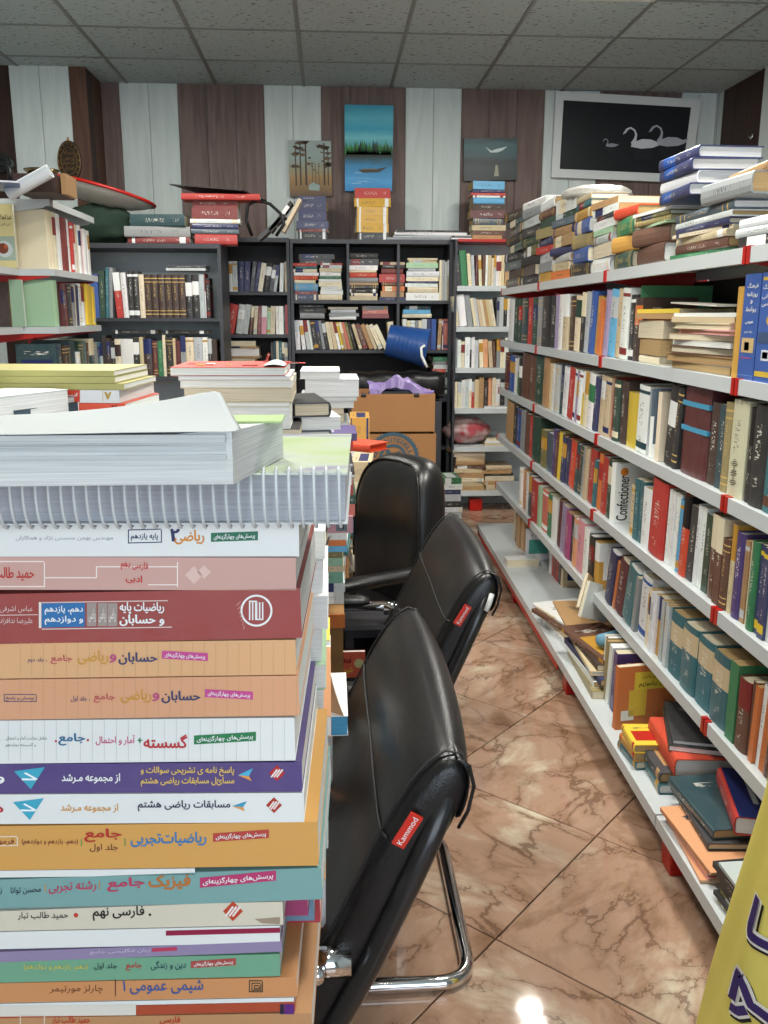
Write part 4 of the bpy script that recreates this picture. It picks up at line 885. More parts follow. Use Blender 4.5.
rg = [[(r*math.cos(2*math.pi*k/n), r*math.sin(2*math.pi*k/n), z) for k in range(n)] for r, z in ((R1*.98, 0), (R1, .005), (R2-.004, hh-.02), (R2, hh-.02), (R2+.004, hh), (R2-.002, hh), (R2-.006, hh-.01), (R1-.003, .006))]
mb.loft(rg); o = mb.build('blue_bin', flat('blue_plastic', rgb('1d4a8c'), .35), smooth=False, fix=True); shade_auto(o)
o.location = pb+Vector((0, 0, 0)); o.location = (at(388, 350, Y=5.93).x, 5.96, 1.005+.142+.055); o.rotation_euler = (0, math.radians(101), math.radians(-8)); tag(o, 'blue plastic waste bin tipped on the black bolster', 'bin')
for k in range(6):
    z = .05+.03*k; r = R1+(R2-R1)*z/hh+.001
    MB().tube(arc((0, 0, z), r, 0, 2*math.pi, 31)[:-1], .0012, 5, closed=True).build('rib', flat('blue_rib', rgb('1a4380'), .35) if 'blue_rib' not in bpy.data.materials else bpy.data.materials['blue_rib'], o)
hd = [(-.02, -R2-.006, .255), (.0, -R2-.02, .235), (.05, -R2-.03, .25), (.09, -R2-.03, .28), (.115, -R2-.028, .30)]
MB().tube(hd, .009, 8).build('white_handle', ink('w', .4), o, True)
CB = flat('brown_cardboard', rgb('a87a50'), .75, 0, .2, .06, 4); CBD = flat('cardboard_inside', rgb('7a4f2e'), .8)
def carton(name, x0, x1, y0, y1, z0, z1, label, openb=True, rz=0):
    c = Vector(((x0+x1)/2, (y0+y1)/2, z0)); a, b, h = (x1-x0)/2, (y1-y0)/2, z1-z0; t = .005
    m = MB(); m.box((-a, -b, 0), (a, b, t)); m.box((-a, -b, t), (a, -b+t, h)); m.box((-a, b-t, t), (a, b, h)); m.box((-a, -b+t, t), (-a+t, b-t, h)); m.box((a-t, -b+t, t), (a, b-t, h))
    o = m.build(name, CB); o.location = c; o.rotation_euler = (0, 0, rz); tag(o, label, 'box'); return o, a, b, h
CY = 4.05
xa, xb = at(357, 440, Y=CY).x, at(436, 440, Y=CY).x
zl = at(400, 455, Y=CY).z
ztop = at(400, 434, Y=CY).z; z2 = at(400, 394, Y=CY).z
o, a, b, h = carton('carton', xa-.03, xb, CY, CY+.34, .40, ztop, 'lower brown carton with round blue printed emblem behind the office chair')
bx = o
C = at(393, 458, Y=CY-.0015); C.y = CY-.0015
bpy.context.view_layer.update()
def ring(parent, C, r0, r1, a0, a1, color, n=40, teeth=0, nm='emblem_print', lift=.0006):
    mb = MB(); vs = []; 
    for i in range(n+1):
        t = a0+(a1-a0)*i/n; rr = r1+(teeth*(i % 2))
        vs.append((C.x+r0*math.cos(t)-parent.location.x, C.y-lift-parent.location.y, C.z+r0*math.sin(t)-parent.location.z)); vs.append((C.x+rr*math.cos(t)-parent.location.x, C.y-lift-parent.location.y, C.z+rr*math.sin(t)-parent.location.z))
    mb.add(vs, [(2*i, 2*i+1, 2*i+3, 2*i+2) for i in range(n)]); return mb.build(nm, ink(color), parent)
k_ = (at(420, 458, Y=CY).x-at(393, 458, Y=CY).x)/27
ring(bx, C, 22*k_, 25*k_, 0, math.pi, '3f5a68', 44, 1.6*k_); ring(bx, C, 11*k_, 14*k_, 0, math.pi, '3f5a68')
for i, ch in enumerate('RYLEDOTEUTFRUT'[::-1] if False else 'FRUTEDELL'):
    t = math.pi*(.70-.075*i); rad = 16*k_; sz = 4.2*k_; ux = Vector((math.sin(t), 0, -math.cos(t)))*sz*.8; uy = Vector((math.cos(t), 0, math.sin(t)))*sz
    letters(bx, ch, Vector((C.x, C.y, C.z))+Vector((math.cos(t), 0, math.sin(t)))*rad-ux/2, ux, uy, '3f5a68', .02, 'emblem_print', .0008, False)
for i, ch in enumerate('KEY'):
    t = math.pi*(.95-.07*i); rad = 16*k_; sz = 4.2*k_; ux = Vector((math.sin(t), 0, -math.cos(t)))*sz*.8; uy = Vector((math.cos(t), 0, math.sin(t)))*sz
    letters(bx, ch, Vector((C.x, C.y, C.z))+Vector((math.cos(t), 0, math.sin(t)))*rad-ux/2, ux, uy, '3f5a68', .02, 'emblem_print', .0008, False)
L_ = lambda x, y: Vector((C.x+x*k_, C.y, C.z+y*k_))
decal(bx, [L_(-8, 0), L_(-7, 8), L_(-4, 9), L_(-1, 4), L_(1, 0)][::-1], '3f5a68', 'emblem_print'); decal(bx, [L_(1, 1), L_(3, 6), L_(7, 7), L_(9, 3), L_(5, 0)][::-1], '3f5a68', 'emblem_print')
o, a, b, h = carton('carton', xa-.02, xb-.005, CY-.005, CY+.30, ztop+.012, z2, 'upper open brown carton holding purple tissue', rz=-.02)
for x in (-.72, .55): 
    MB().tube([(a*x-.012, -b-.0006, h-.004), (a*x+.012, -b-.0006, h-.004)], .009, 8).build('hand_hole', M_DBACK, o)
ds = MB(); zc = .40
o2, *_ = carton('carton', xa-.05, xb-.02, CY-.01, CY+.36, 0, .395, 'bottom brown carton of the pile behind the office chair')
# tissue and papers in the upper carton
mb = MB()
def crump(u, v):
    x = (u-.5)*.30; y = (v-.5)*.2; d = Vector((u*4, v*4, 1.7)); d = Vector((u*2.2, v*2.2, 1.7)); z = .035+.07*noise.noise(d)+.02*noise.noise(d*3.1)-.09*max(0, u-.7)-(.03 if v < .05 else 0)
    return (x+.02*noise.noise(d*2), y+.02*noise.noise(d*3), z)
mb.grid(crump, 26, 16); o = mb.build('purple_tissue', flat('lilac_tissue', rgb('7d6aa0'), .4, 0, .5, .15, 9)); o.location = (at(402, 384, Y=CY).x, CY+.12, z2+.0); s_ = o.modifiers.new('s', 'SOLIDIFY'); s_.thickness = .002; tag(o, 'crumpled purple tissue sticking out of the upper carton', 'tissue')
X0 = at(385, 396, Y=CY).x
lie(.02, .2, .26, at(405, 392, Y=CY).x, CY+.05, z2-.012, math.pi/2+.05, c='ch', c2='w', pat=0, pages='whitepages', label='dark folder with white sheets lying in the upper carton')
# floor pile beside the white unit (green top)
Yg = 4.9
def fstack(px0, px1, Y, z, s, name, group, top_py=None, W=.2, hard=.3, jit=.01):
    X0, X1 = backX(px0, Y, z), backX(px1, Y, z); mz = at((px0+px1)/2, top_py, Y=Y).z if top_py else None
    return place_stack(parse(s), (X0+X1)/2, Y, z, math.pi/2, abs(X1-X0), W, name, group, jit=jit, hard=hard, maxz=mz)
fstack(440, 461, Yg, .0, 'k:30 w:24 k:20 lg:24 w:26 k:30 lg:30 w:20 k:26 lg:30 n:20 w:24 gr:26', 'floor pile behind the chairs', 'books piled on the floor', 478)
fstack(434, 447, 5.2, .0, 'k:30 w:20 k:30 db:30 w:20 k:30 g:30 k:30 w:20 k:30', 'dark floor pile left of the green-topped one', 'books piled on the floor', 498)
# ================================================================ TABLE AND ITS BOOK STACKS
TZ = .74
M_TABLE = m_wood('table_wood', '7a5632', '96703f', .45, (1.2, 9, 9), .06)
tb = empty('book_table', (-.5, 1.9, 0)); tag(tb, 'long light wooden table carrying the textbook stacks, left of the chairs', 'table')
def part(mb, name, mat, parent, **k):
    o = mb.build(name, mat, None, **k); o.parent = parent; o.matrix_parent_inverse = Matrix.Translation(-parent.location); return o
bevel(part(MB().box((-1.15, .42, TZ-.03), (-.045, 1.78, TZ)), 'tabletop', M_TABLE, tb), .003)
bevel(part(MB().box((-1.15, 1.783, TZ-.03), (.025, 3.2, TZ)), 'tabletop', M_TABLE, tb), .003)
part(MB().box((-.06, 1.80, .02), (.022, 1.825, TZ-.03)), 'side_panel', M_TABLE, tb)
for x in (-1.1, -.10):
    for y in (.46, 3.12): part(MB().box((x, y, 0), (x+.05, y+.05, TZ-.03)), 'leg', M_TABLE, tb)
part(MB().box((-.04, 1.779, TZ-.032), (.026, 1.7825, TZ-.001)), 'edge_band', ink('b5622a', .5), tb)
# ---- foreground stack of textbooks, spines to the viewer
SA = math.radians(-2.2)                                  # the spines run along (cos SA, sin SA)
SX = Vector((math.cos(SA), math.sin(SA), 0)); SN = Vector((math.sin(SA), -math.cos(SA), 0))
S0 = Vector((0, .655, 0))
def on_spine(px, py, off=0): return at_plane(px, py, S0+SN*off, SN)
FG = 'textbooks in the near table stack'
def fbook(x1, yt, yb, c, label, tilt=0, off=0, W=.215, H=.29, hard=False, pages='whitepages', rough=.28, c2=None, pat=0):
    zt, zb = on_spine(150, yt, off).z, on_spine(150, yb, off).z; t = zt-zb
    pr = on_spine(x1, (yt+yb)/2, off); zc = (zt+zb)/2
    # x of the book = up ; z (height) runs towards -SX ; y (depth) away from viewer
    R = Matrix.Rotation(math.radians(tilt), 3, SN)
    up = R @ Z3; a = R @ (-SX); b = up.cross(a)*-1; b = a.cross(up)
    p = Vector((pr.x, pr.y, 0)); piv = on_spine(150, (yt+yb)/2, off)
    p = piv-a*((pr-piv).dot(SX)) ; p.z = zc if not tilt else p.z
    o = book(t-.0006, W, H, frame(up, b, a, p), c if isinstance(c, tuple) else c, c2, pat, pages=pages, hard=hard, label=label, group=None, rough=rough)
    o['t_'] = t; return o
def spt(o, s, x0, x1, yc, h, color, bold=.015, rot=0, pers=True, nm='title'):
    """lettering on the spine of o between pixel columns x0..x1 centred on row yc, h pixel rows tall"""
    M = o.matrix_world; n = -(M.to_3x3() @ Vector((0, 1, 0))); p = M.translation
    q = lambda x, y: at_plane(x, y, p, n)
    dy = math.tan(math.radians(rot))*(x1-x0)/2
    c = q(x0, yc+h/2+dy); letters(o, s, c, q(x1, yc+h/2-dy)-c, q(x0, yc-h/2+dy)-c, color, bold, nm, .0005, pers)
def spr(o, pts, color, nm='print', lift=.0003):
    M = o.matrix_world; n = -(M.to_3x3() @ Vector((0, 1, 0))); p = M.translation
    ps = [at_plane(x, y, p, n) for x, y in pts]
    if (ps[1]-ps[0]).cross(ps[2]-ps[0]).dot(n) < 0: ps = ps[::-1]
    return decal(o, ps, color, nm, lift, .35)
def rect(o, x0, y0, x1, y1, color, rot=0, nm='print', lift=.0003):
    d = math.tan(math.radians(rot))*(x1-x0)/2
    return spr(o, [(x0, y1+d), (x1, y1-d), (x1, y0-d), (x0, y0+d)], color, nm, lift)
def frame_(o, x0, y0, x1, y1, color, w=1, rot=0):
    d = math.tan(math.radians(rot))*(x1-x0)/2; A, B, C_, D = (x0, y1+d), (x1, y1-d), (x1, y0-d), (x0, y0+d)
    for P, Q in ((A, B), (D, C_)): spr(o, [P, Q, (Q[0], Q[1]-w), (P[0], P[1]-w)], color, 'printed_line')
    for P, Q in ((A, D), (B, C_)): spr(o, [P, (P[0]+w, P[1]), (Q[0]+w, Q[1]), Q], color, 'printed_line')
def dot(o, x, y, r, color, n=14, nm='print', lift=.0003): return spr(o, [(x+r*math.cos(2*math.pi*i/n), y+r*math.sin(2*math.pi*i/n)) for i in range(n)], color, nm, lift)
def gridlines(o, x0, x1, yt, yb, step, color):
    x = x0
    while x < x1: spr(o, [(x, yb), (x+.7, yb), (x+.7, yt), (x, yt)], color, 'printed_line', .00015); x += step
def tagq(o, x0, x1, yc, h, bg, rot):
    rect(o, x0, yc-h/2, x1, yc+h/2, bg, rot, 'title_tag'); spt(o, 'پرسش‌های چهارگزینه‌ای', x0+3, x1-3, yc, h*.72, 'w', .02, rot, nm='tag_lettering')
W_ = rgb('dfe2df')
# 1 white
o = fbook(299, 519, 557, W_, 'glossy white textbook with orange title just beneath the ring-bound notebook', tilt=-.2)
tagq(o, 211, 258, 536.5, 9, '1d6a4c', 2); spt(o, 'ریاضی', 175, 204, 537, 14, 'd08a30', .03); spt(o, '۲', 171, 179, 535, 12, '26305c', .04); spt(o, 'پایه یازدهم', 131, 158, 537, 8, '26305c', .02); frame_(o, 128, 530, 161, 543, '26305c', 1, 1.5)
spt(o, 'مهندس بهمن محسنی نژاد و همکاران', 16, 113, 538, 5, '8a8f94', 0)
# 2 pink
o = fbook(296, 557, 590.5, rgb('c79d92'), 'pink glossy textbook with white ruled frame and red lettering, second below notebook', tilt=-.4)
frame_(o, -30, 562, 44, 587, 'e8ddd6', 1.2); spt(o, 'حمید طالب تبار', -20, 34, 574, 14, 'b8322c', .02); spt(o, 'فارسی دهم', 121, 148, 566, 10, 'c2453e', .03, -6); spt(o, 'ادبی', 126, 142, 579, 9, 'c2453e', .03, -8)
for (a, b, c, d) in ((44, 577, 96, 578.2), (96, 566, 97.2, 578), (97, 566, 177, 567.2), (177, 562, 178.2, 587), (148, 584, 177, 585.2)): rect(o, a, b, c, d, 'e8ddd6')
dot(o, 194, 575, 9, 'd8b8ae', 4); dot(o, 204, 572, 7, 'd8b8ae', 4)
# 3 red
o = fbook(301, 591, 641.5, rgb('94342f'), 'thick brick red textbook with white circular emblem on its spine', tilt=.9, rough=.45)
spt(o, 'ریاضیات پایه', 120, 164, 608, 12, 'w', .03); spt(o, 'و حسابان', 120, 164, 620, 11, 'w', .035)
rect(o, 42, 603, 85, 627, '2f6ea6', 1); spt(o, 'دهم، یازدهم', 45, 83, 610, 9, 'w', .02); spt(o, 'و دوازدهم', 45, 83, 620, 9, 'w', .02)
for x in (87, 98, 108): rect(o, x, 603, x+9.5, 626, '9b8f88', 1); M = o.matrix_world
for x in (90, 100, 110): spt(o, 'ریاضی', x-1, x+6, 615, 14, 'e2dcd6', .0)
rect(o, 39, 602, 41.5, 628, 'e2dcd6', 1); rect(o, 42, 601, 168, 602, 'd8c4be', .9); rect(o, 42, 627.5, 172, 628.5, 'd8c4be', .9); rect(o, -10, 614.5, 38, 615.3, 'd8c4be', .9)
spt(o, 'عباس اشرفی', 0, 33, 609, 7, 'd8c4be', .0); spt(o, 'علیرضا ندافزاد', 0, 33, 621, 7, 'd8c4be', .0)
def ring_px(o, x, y, r0, r1, color, n=36):
    M = o.matrix_world; nn = -(M.to_3x3() @ Vector((0, 1, 0))); p = M.translation; Mi = M.inverted(); vs = []
    for i in range(n+1):
        t = 2*math.pi*i/n
        for r in (r0, r1): vs.append(Mi @ (at_plane(x+r*math.cos(t), y-r*math.sin(t), p, nn)+nn*.0003))
    MB().add(vs, [(2*i, 2*i+1, 2*i+3, 2*i+2) for i in range(n)]).build('emblem', ink('w'), o)
ring_px(o, 256.5, 610.5, 14, 16, 'w')
for x in (249, 252, 255): rect(o, x, 601, x+1.4, 620, 'w', 0, 'emblem')
for x in (259, 262): rect(o, x, 602, x+1.4, 620, 'w', 0, 'emblem')
rect(o, 249, 600.5, 257, 602, 'w', 0, 'emblem'); rect(o, 257, 618.5, 263, 620, 'w', 0, 'emblem'); rect(o, 256, 601, 257.4, 620, 'w', 0, 'emblem')
for i in range(7): spr(o, [(236+i*1.2, 605+i*4), (240.5+i*.6, 601+i*4), (241.2+i*.6, 601.6+i*4), (236.6+i*1.2, 605.7+i*4)], 'c08a84')
# 4, 5 orange
for (x1, yt, yb, hx, tx, lab, vol) in ((296, 641.5, 677, 162, 208, 'light orange textbook just below the thick red one', 'جلد دوم'), (299, 677.5, 718, 205, 253, 'peach orange textbook, lower of the two similar orange spines', 'جلد اول')):
    o = fbook(x1, yt, yb, rgb('d9a878') if x1 == 296 else rgb('d59d76'), lab, tilt=.4)
    gridlines(o, 20, x1-2, yt+1, yb-1, 11.5, 'c79a72'); y = (yt+yb)/2-1; s = hx-162
    tagq(o, hx, tx, y-2.5, 8, 'c04a8c', -3); spt(o, 'حسابان', 119+s, 157+s, y, 12, '3a3f63', .03); spt(o, 'و', 110+s, 116+s, y, 8, 'b5507a', .03); spt(o, 'ریاضی', 78+s, 108+s, y-1, 14, 'c9943a', .02); spt(o, 'جامع', 51+s, 72+s, y+1, 9, 'b85058', .02); spt(o, '، '+vol, 28+s, 47+s, y+2, 6, '5c4f72', .01)
    if s: frame_(o, 4, y-2, 36, y+5, '5c4f72', .8); spt(o, 'پرسش و پاسخ', 6, 34, y+1.5, 5, '5c4f72', .01)
# 6 white
o = fbook(295, 719, 762.5, W_, 'white textbook with faint grid and red title above the purple spine', tilt=.1)
gridlines(o, 8, 292, 720, 761, 12, 'c4c9c6'); tagq(o, 194, 256, 738, 9, '2a7a4c', 3.5); spt(o, 'گسسته', 144, 187, 741, 13, 'b83238', .03); spt(o, '+', 138, 142, 740, 5, '2a7a4c', .03, pers=False); spt(o, 'آمار و احتمال', 96, 135, 740, 10, 'c04a78', .015); spt(o, 'جامع', 59, 85, 739, 12, '33688c', .03)
dot(o, 88, 740, 1.2, 'b83238'); dot(o, 56, 741, 1.2, 'b83238'); spt(o, 'شامل مباحث آمار و احتمال', 6, 47, 738, 4.5, '5a7a6a', 0); spt(o, 'و گسسته دوازدهم', 6, 36, 745, 4.5, '5a7a6a', 0)
# 7 purple
def tri(o, x0, y0): spr(o, [(x0, y0+4), (x0+31, y0), (x0+17, y0+22)], '3fa3bd', 'emblem'); spr(o, [(x0+8, y0+11), (x0+24, y0+11.5), (x0+22, y0+13), (x0+8, y0+13)], 'e8f2f4', 'emblem', .0005); spr(o, [(x0+10, y0+6), (x0+12, y0+5), (x0+24, y0+11.5), (x0+21, y0+12)], 'e8f2f4', 'emblem', .0005)
def diamond(o, x, y, r, c='b03030'):
    spr(o, [(x-r, y), (x, y-r), (x+r, y), (x, y+r)], c, 'emblem')
    for d in (-r*.35, 0, r*.35): spr(o, [(x+d-r*.45, y+r*.45), (x+d-r*.3, y+r*.55), (x+d+r*.45, y-r*.4), (x+d+r*.3, y-r*.55)], 'e6dcd8', 'emblem', .0005)
o = fbook(302, 763, 793, rgb('4a3a78'), 'purple textbook with yellow lettering and turquoise emblem', tilt=-.2)
spt(o, 'پاسخ نامه ی تشریحی سوالات و', 141, 234, 771, 9.5, 'd9b860', .025); spt(o, 'مسائل مسابقات ریاضی هشتم', 141, 234, 781.5, 9.5, 'd9b860', .025); spt(o, 'از مجموعه مـرشد', 62, 120, 778, 10, 'w', .025); tri(o, 14, 767); spt(o, 'و', -3, 4, 780, 7, 'w', .03)
spr(o, [(238, 775), (253, 768), (249, 776)], '4aa9cf', 'emblem'); spr(o, [(238, 775), (249, 776), (252, 781)], 'd8954a', 'emblem'); diamond(o, 277, 773, 8)
# 8 white
o = fbook(304, 793.5, 823.5, W_, 'white textbook with navy lettering between purple and orange spines', tilt=-.3)
spt(o, 'مسابقات ریاضی هشتم', 138, 230, 805.5, 11, '2b2a4a', .02); spt(o, 'از مجموعه مـرشد', 61, 118, 808, 9, 'cf9540', .02); tri(o, 13, 798); spr(o, [(232, 806), (247, 801), (243, 807)], '3f96b8', 'emblem'); spr(o, [(232, 806), (243, 807), (245, 811)], 'd8954a', 'emblem'); diamond(o, 274, 805, 8, 'a83428'); spt(o, 'ه', -4, 3, 809, 6, 'b03030', .03)
# 9 orange
o = fbook(318, 824, 868.5, rgb('cf9a4c'), 'wide mustard orange textbook with blue title and red tag', tilt=.2)
tagq(o, 213, 269, 835.5, 8.5, 'b0433c', 4); spt(o, 'ریاضیات‌تجربی', 131, 206, 839, 14, '3a7ab0', .025, 1); spt(o, 'جامع', 85, 121, 835, 13, 'b0352c', .035); spt(o, 'جلد اول', 90, 118, 847.5, 8, '6a3a30', .01); spt(o, '(دهم، یازدهم و دوازدهم)', 22, 78, 842, 7, '7a3a30', .01)
rect(o, 124.5, 838, 125.5, 846, '3a8a4a'); rect(o, 81, 839, 82, 846, '3a8a4a'); frame_(o, -20, 837, 17, 846, 'e0d5c5', 1, 1); spt(o, 'فرمول‌ها', -14, 14, 841.5, 7, '7a3a30', .01)
# white leaves
o = fbook(195, 868.8, 876, W_, 'slim white book with its page edges out under the mustard spine', H=.29); o.data.materials[0] = MC
# 10 teal
o = fbook(322, 874, 906, rgb('6f9c9a'), 'teal textured textbook with magenta tag slanting up to the right', tilt=1.6, rough=.6)
tagq(o, 200, 276, 879, 10, 'b23a6a', 5.5); spt(o, 'فیزیک', 149, 190, 882, 15, 'b87030', .03, 2); spt(o, 'جامع', 108, 144, 884, 13, 'b83a5c', .03, 3); spt(o, 'رشته تجربی', 49, 96, 887, 11, 'b83a5c', .015, 3); spt(o, 'محسن توانا', 11, 41, 890, 8, '2d3a40', .01, 3); rect(o, 99, 881, 100, 889, 'c08a4a'); rect(o, 45, 884, 46, 892, 'c08a4a'); spt(o, 'نوروزی', -18, 2, 892, 8, '2d3a40', .01, 3)
# 11 cream
o = fbook(283, 904.5, 928, rgb('cfc8b4'), 'worn cream textbook with torn foot and red emblem', tilt=.6, rough=.5)
spt(o, 'فارسی نهم', 93, 144, 913, 14, '1a1a1a', .02, 1); dot(o, 150, 914.5, 1.3, '1a1a1a'); spt(o, 'حمید طالب تبار', 18, 68, 915.5, 8, '2a2a2a', .01, .5); dot(o, 76, 915, 2.3, 'c03a34'); diamond(o, 233, 911, 10, 'b8452e')
spr(o, [(255, 919), (280, 917), (280, 924), (262, 923)], '9a8a76', 'tear')
# 12 white leaves + crimson
o = fbook(280, 928.5, 946, W_, 'slim softcover showing white leaves and crimson edge', tilt=.6); rect(o, 166, 929, 280, 934, '8e2444', 1.5)
# 13 lilac
o = fbook(282, 946, 957, rgb('8c7fa2'), 'thin lilac textbook sloping above the green one', tilt=1.6); spt(o, 'زبان انگلیسی جامع', 90, 150, 951, 5, 'c9bfd4', .01, 2); rect(o, 152, 947.5, 177, 951, 'b8405c', 3)
# 14 green
o = fbook(280, 957, 979.5, rgb('6aa183'), 'mint green textbook with yellow bracketed lettering', tilt=.6)
tagq(o, 191, 236, 963, 7, 'a84c48', 4); spt(o, 'دین و زندگی', 151, 186, 965, 9, '2a4a5a', .015, 1); spt(o, 'جامع', 126, 142, 966, 8, 'b8403c', .02); spt(o, 'جلد اول', 94, 117, 966, 7, '2a4a4a', .01); spt(o, '(دهم، یازدهم و دوازدهم)', 24, 88, 967, 8, 'c8c25a', .01)
# 15 orange
o = fbook(297, 980, 1000, rgb('c98a55'), 'orange chemistry textbook with blue title near the foot of the stack', tilt=.4, rough=.45)
spt(o, 'شیمی عمومی ۱', 123, 203, 986.5, 14, '3b5a94', .015, .8); spt(o, 'چارلز مورتیمر', 50, 103, 989, 9, '6a4028', .0, .5); rect(o, 115, 979, 116, 996, '5a3828')
for k in range(3): frame_(o, 249+k*2.5, 981+k*2.5, 262-k*1.5, 992-k*1.5, '3a3a30', 1)
# 16
o = fbook(294, 1000.5, 1005, W_, 'thin white booklet sandwiched below the orange chemistry book', tilt=.4)
o = fbook(295, 1005, 1015, rgb('a8401f'), 'thin rust red booklet near the foot of the near stack', tilt=.6); rect(o, 280, 1004, 284, 1014, '2a2a40'); rect(o, 284.5, 1004, 294, 1014, '5a2a78')
rect(o, -60, 1005, 136, 1016, 'd8d4c8', .6, 'torn_paper')
o = fbook(312, 1015.5, 1049, rgb('b8885c'), 'tan textbook with red lettering at the very bottom of view', tilt=0)
spt(o, 'حمید طالب تبار', 52, 90, 1020, 9, 'b8402c', .02); frame_(o, 20, 1013+3, 44, 1032, 'e0d5c8', 1); spt(o, 'فارسی', 160, 180, 1020, 8, 'b8402c', .03)
zz = on_spine(150, 1049).z; n = max(1, round((zz-TZ)/.03)); k = (zz-TZ)/n
if zz-TZ > .006:
    for i in range(n): lie(k-.0006, .21, .29, -.17, .655, TZ+i*k, math.pi/2+SA, c='te', c2='w', pat=1, label='teal textbook at the table surface under the tan one', group=FG)
# coloured corners that stick out on the right between the teal and mint spines
for (x1, yt, yb, c, lab) in ((308, 893, 918, '8e2a5c', 'magenta covered book jutting out behind the cream spine'), (314, 892, 923, '5d7c94', 'slate blue covered book jutting out behind the magenta one'), (320, 891, 925, 'a02838', 'crimson covered book jutting out furthest behind the cream spine')):
    fbook(x1, yt, yb, rgb(c), lab, off=-.03-.02*(x1-308)/6, W=.18, H=.1)
# ---- second stack behind (its right ends peep out)
S2 = 'the half hidden stack behind the near textbooks'
def hbook(Y, x0, x1, yt, yb, c, label, W=.2, pages='whitepages', hard=False, face='spine', pat=1, c2=None, ang=0, group=None, rough=None, zb=None, dz=None):
    a = at((x0+x1)/2, yt, Y=Y); b_ = at((x0+x1)/2, yb, Y=Y); X0, X1 = at(x0, (yt+yb)/2, Y=Y).x, at(x1, (yt+yb)/2, Y=Y).x
    if dz: b_.z = a.z-dz
    t = a.z-b_.z
    if face == 'spine': return lie(t-.0005, W, X1-X0, (X0+X1)/2, Y, b_.z, math.pi/2+ang, c=c, c2=c2, pat=pat, pages=pages, hard=hard, label=label, group=group, rough=rough)
    if face == 'pages': return lie(t-.0005, W, X1-X0, (X0+X1)/2, Y+W, b_.z, -math.pi/2+ang, c=c, c2=c2, pat=pat, pages=pages, hard=hard, label=label, group=group, rough=rough)
    if face == 'left':   # spine towards +X, head/foot edge faces the viewer
        return lie(t-.0005, X1-X0, W, X1, Y+W/2, b_.z, math.pi+ang, c=c, c2=c2, pat=pat, pages=pages, hard=hard, label=label, group=group, rough=rough)
    return lie(t-.0005, X1-X0, W, X0, Y+W/2, b_.z, ang, c=c, c2=c2, pat=pat, pages=pages, hard=hard, label=label, group=group, rough=rough)
Y2 = .90
ys = [(325, 531, 560, 'w'), (323, 560, 596, 'lg'), (328, 596, 630, 'w'), (322, 630, 665, 'w'), (326, 665, 690, 'pg'), (324, 690, 717, 'lg'), (331, 717, 738, 'pe'), (322, 738, 760, 'pg'), (326, 760, 797, 'kh'), (322, 797, 822, 'w'), (328, 822, 850, 'lg'), (322, 850, 880, 'o'), (326, 880, 930, 'pe')]
for i, (x, a, b, c) in enumerate(ys): hbook(Y2+(.01 if i % 2 else 0), x-95, x, a, b, c, (AB[c]+' book, '+nth(i+1)+' from the top of '+S2), W=.21, pat=0, face='right')
# fill down to the table
zb = at(290, 930, Y=Y2).z
if zb > TZ+.01: place_stack(parse(' '.join(['lg:%d' % (1000*(zb-TZ)/3)]*3)), -.09, Y2+.11, TZ, 0, .2, .12, 'the base of '+S2, 'books at the base of the half hidden stack', jit=.0)
# curled orange cover and open notebook at the right
def sheet(name, pts, mat, label, th=.0012, cat='paper', parent=None, sm=True):
    """curved sheet through rows of points (list of rows)"""
    nv = len(pts); nu = len(pts[0]); mb = MB(); mb.add([p for r in pts for p in r], [(j*nu+i, j*nu+i+1, (j+1)*nu+i+1, (j+1)*nu+i) for j in range(nv-1) for i in range(nu-1)])
    o = mb.build(name, mat, parent, smooth=sm); m = o.modifiers.new('s', 'SOLIDIFY'); m.thickness = th; subsurf(o, 1)
    if label: tag(o, label, cat)
    return o
Yc = 1.14
rows = []
for (xa, xb, y) in ((322, 326, 640), (321, 330, 665), (320, 336, 688), (318, 342, 704), (316, 347, 714)):
    rows.append([at(xa+(xb-xa)*k/3, y-3*k/3, Y=Yc+.0) + Vector((0, -.03*k/3, 0)) for k in range(4)])
sheet('paper_cover', rows, flat('peach_card', rgb('c99a70'), .5), 'curled peach paper cover hanging beside the half hidden stack')
hbook(Yc-.03, 318, 348, 716, 736, 'w', 'open white exercise book poking out right of the stack', W=.15, pat=0, face='right', pages='sky blue')
hbook(1.16, 314, 331, 660, 716, 'w', 'white box file edge behind the curled peach cover', W=.1, pat=0, face='right')
hbook(1.19, 316, 333, 736, 792, 'w', 'white ring notebook edge standing under the exercise book', W=.1, pat=0, face='right')
hbook(1.22, 318, 330, 640, 660, 'y', 'yellow card edge behind the half hidden stack', W=.1, pat=0, face='right')
hbook(1.17, 310, 335, 792, 860, 'pe', 'peach books block low behind the half hidden stack', W=.12, pat=0, face='right')
hbook(1.22, 305, 332, 860, 905, 'w', 'white book block low behind the half hidden stack', W=.12, pat=0, face='right')
# ---- ring-bound notebook and the thick open book on top of the near stack
yn = .632
zt, zb = at(200, 474, Y=yn).z, on_spine(150, 519).z+.0008
nbk = MB(); xr = .012; xl = -.32
NB = Matrix.Translation(Vector((xr, yn, zb))) @ Matrix.Rotation(SA, 4, 'Z')
o = MB().box((xl, 0, 0), (0, .215, .0012)).build('ring_notebook', ink('lg', .5)); o.matrix_world = NB; tag(o, 'ring-bound notebook with green and violet cover under the thick open book', 'notebook')
h_ = zt-zb
p = MB().box((xl+.002, .006, .0014), (-.002, .21, h_-.002)).build('page_block', MPZ, o); p.color = rgb('b4b7be')
t = NT('green_violet_cover', .3, 0, .5); tc = t.n('ShaderNodeTexCoord'); mp = t.n('ShaderNodeMapping'); mp.inputs['Scale'].default_value = (6, 12, 1); t.l(tc.outputs['Object'], mp.inputs[0]); nz = t.n('ShaderNodeTexNoise', i_Scale=1.0, i_Detail=2.0, i_Distortion=.8); t.l(mp.outputs[0], nz.inputs['Vector'])
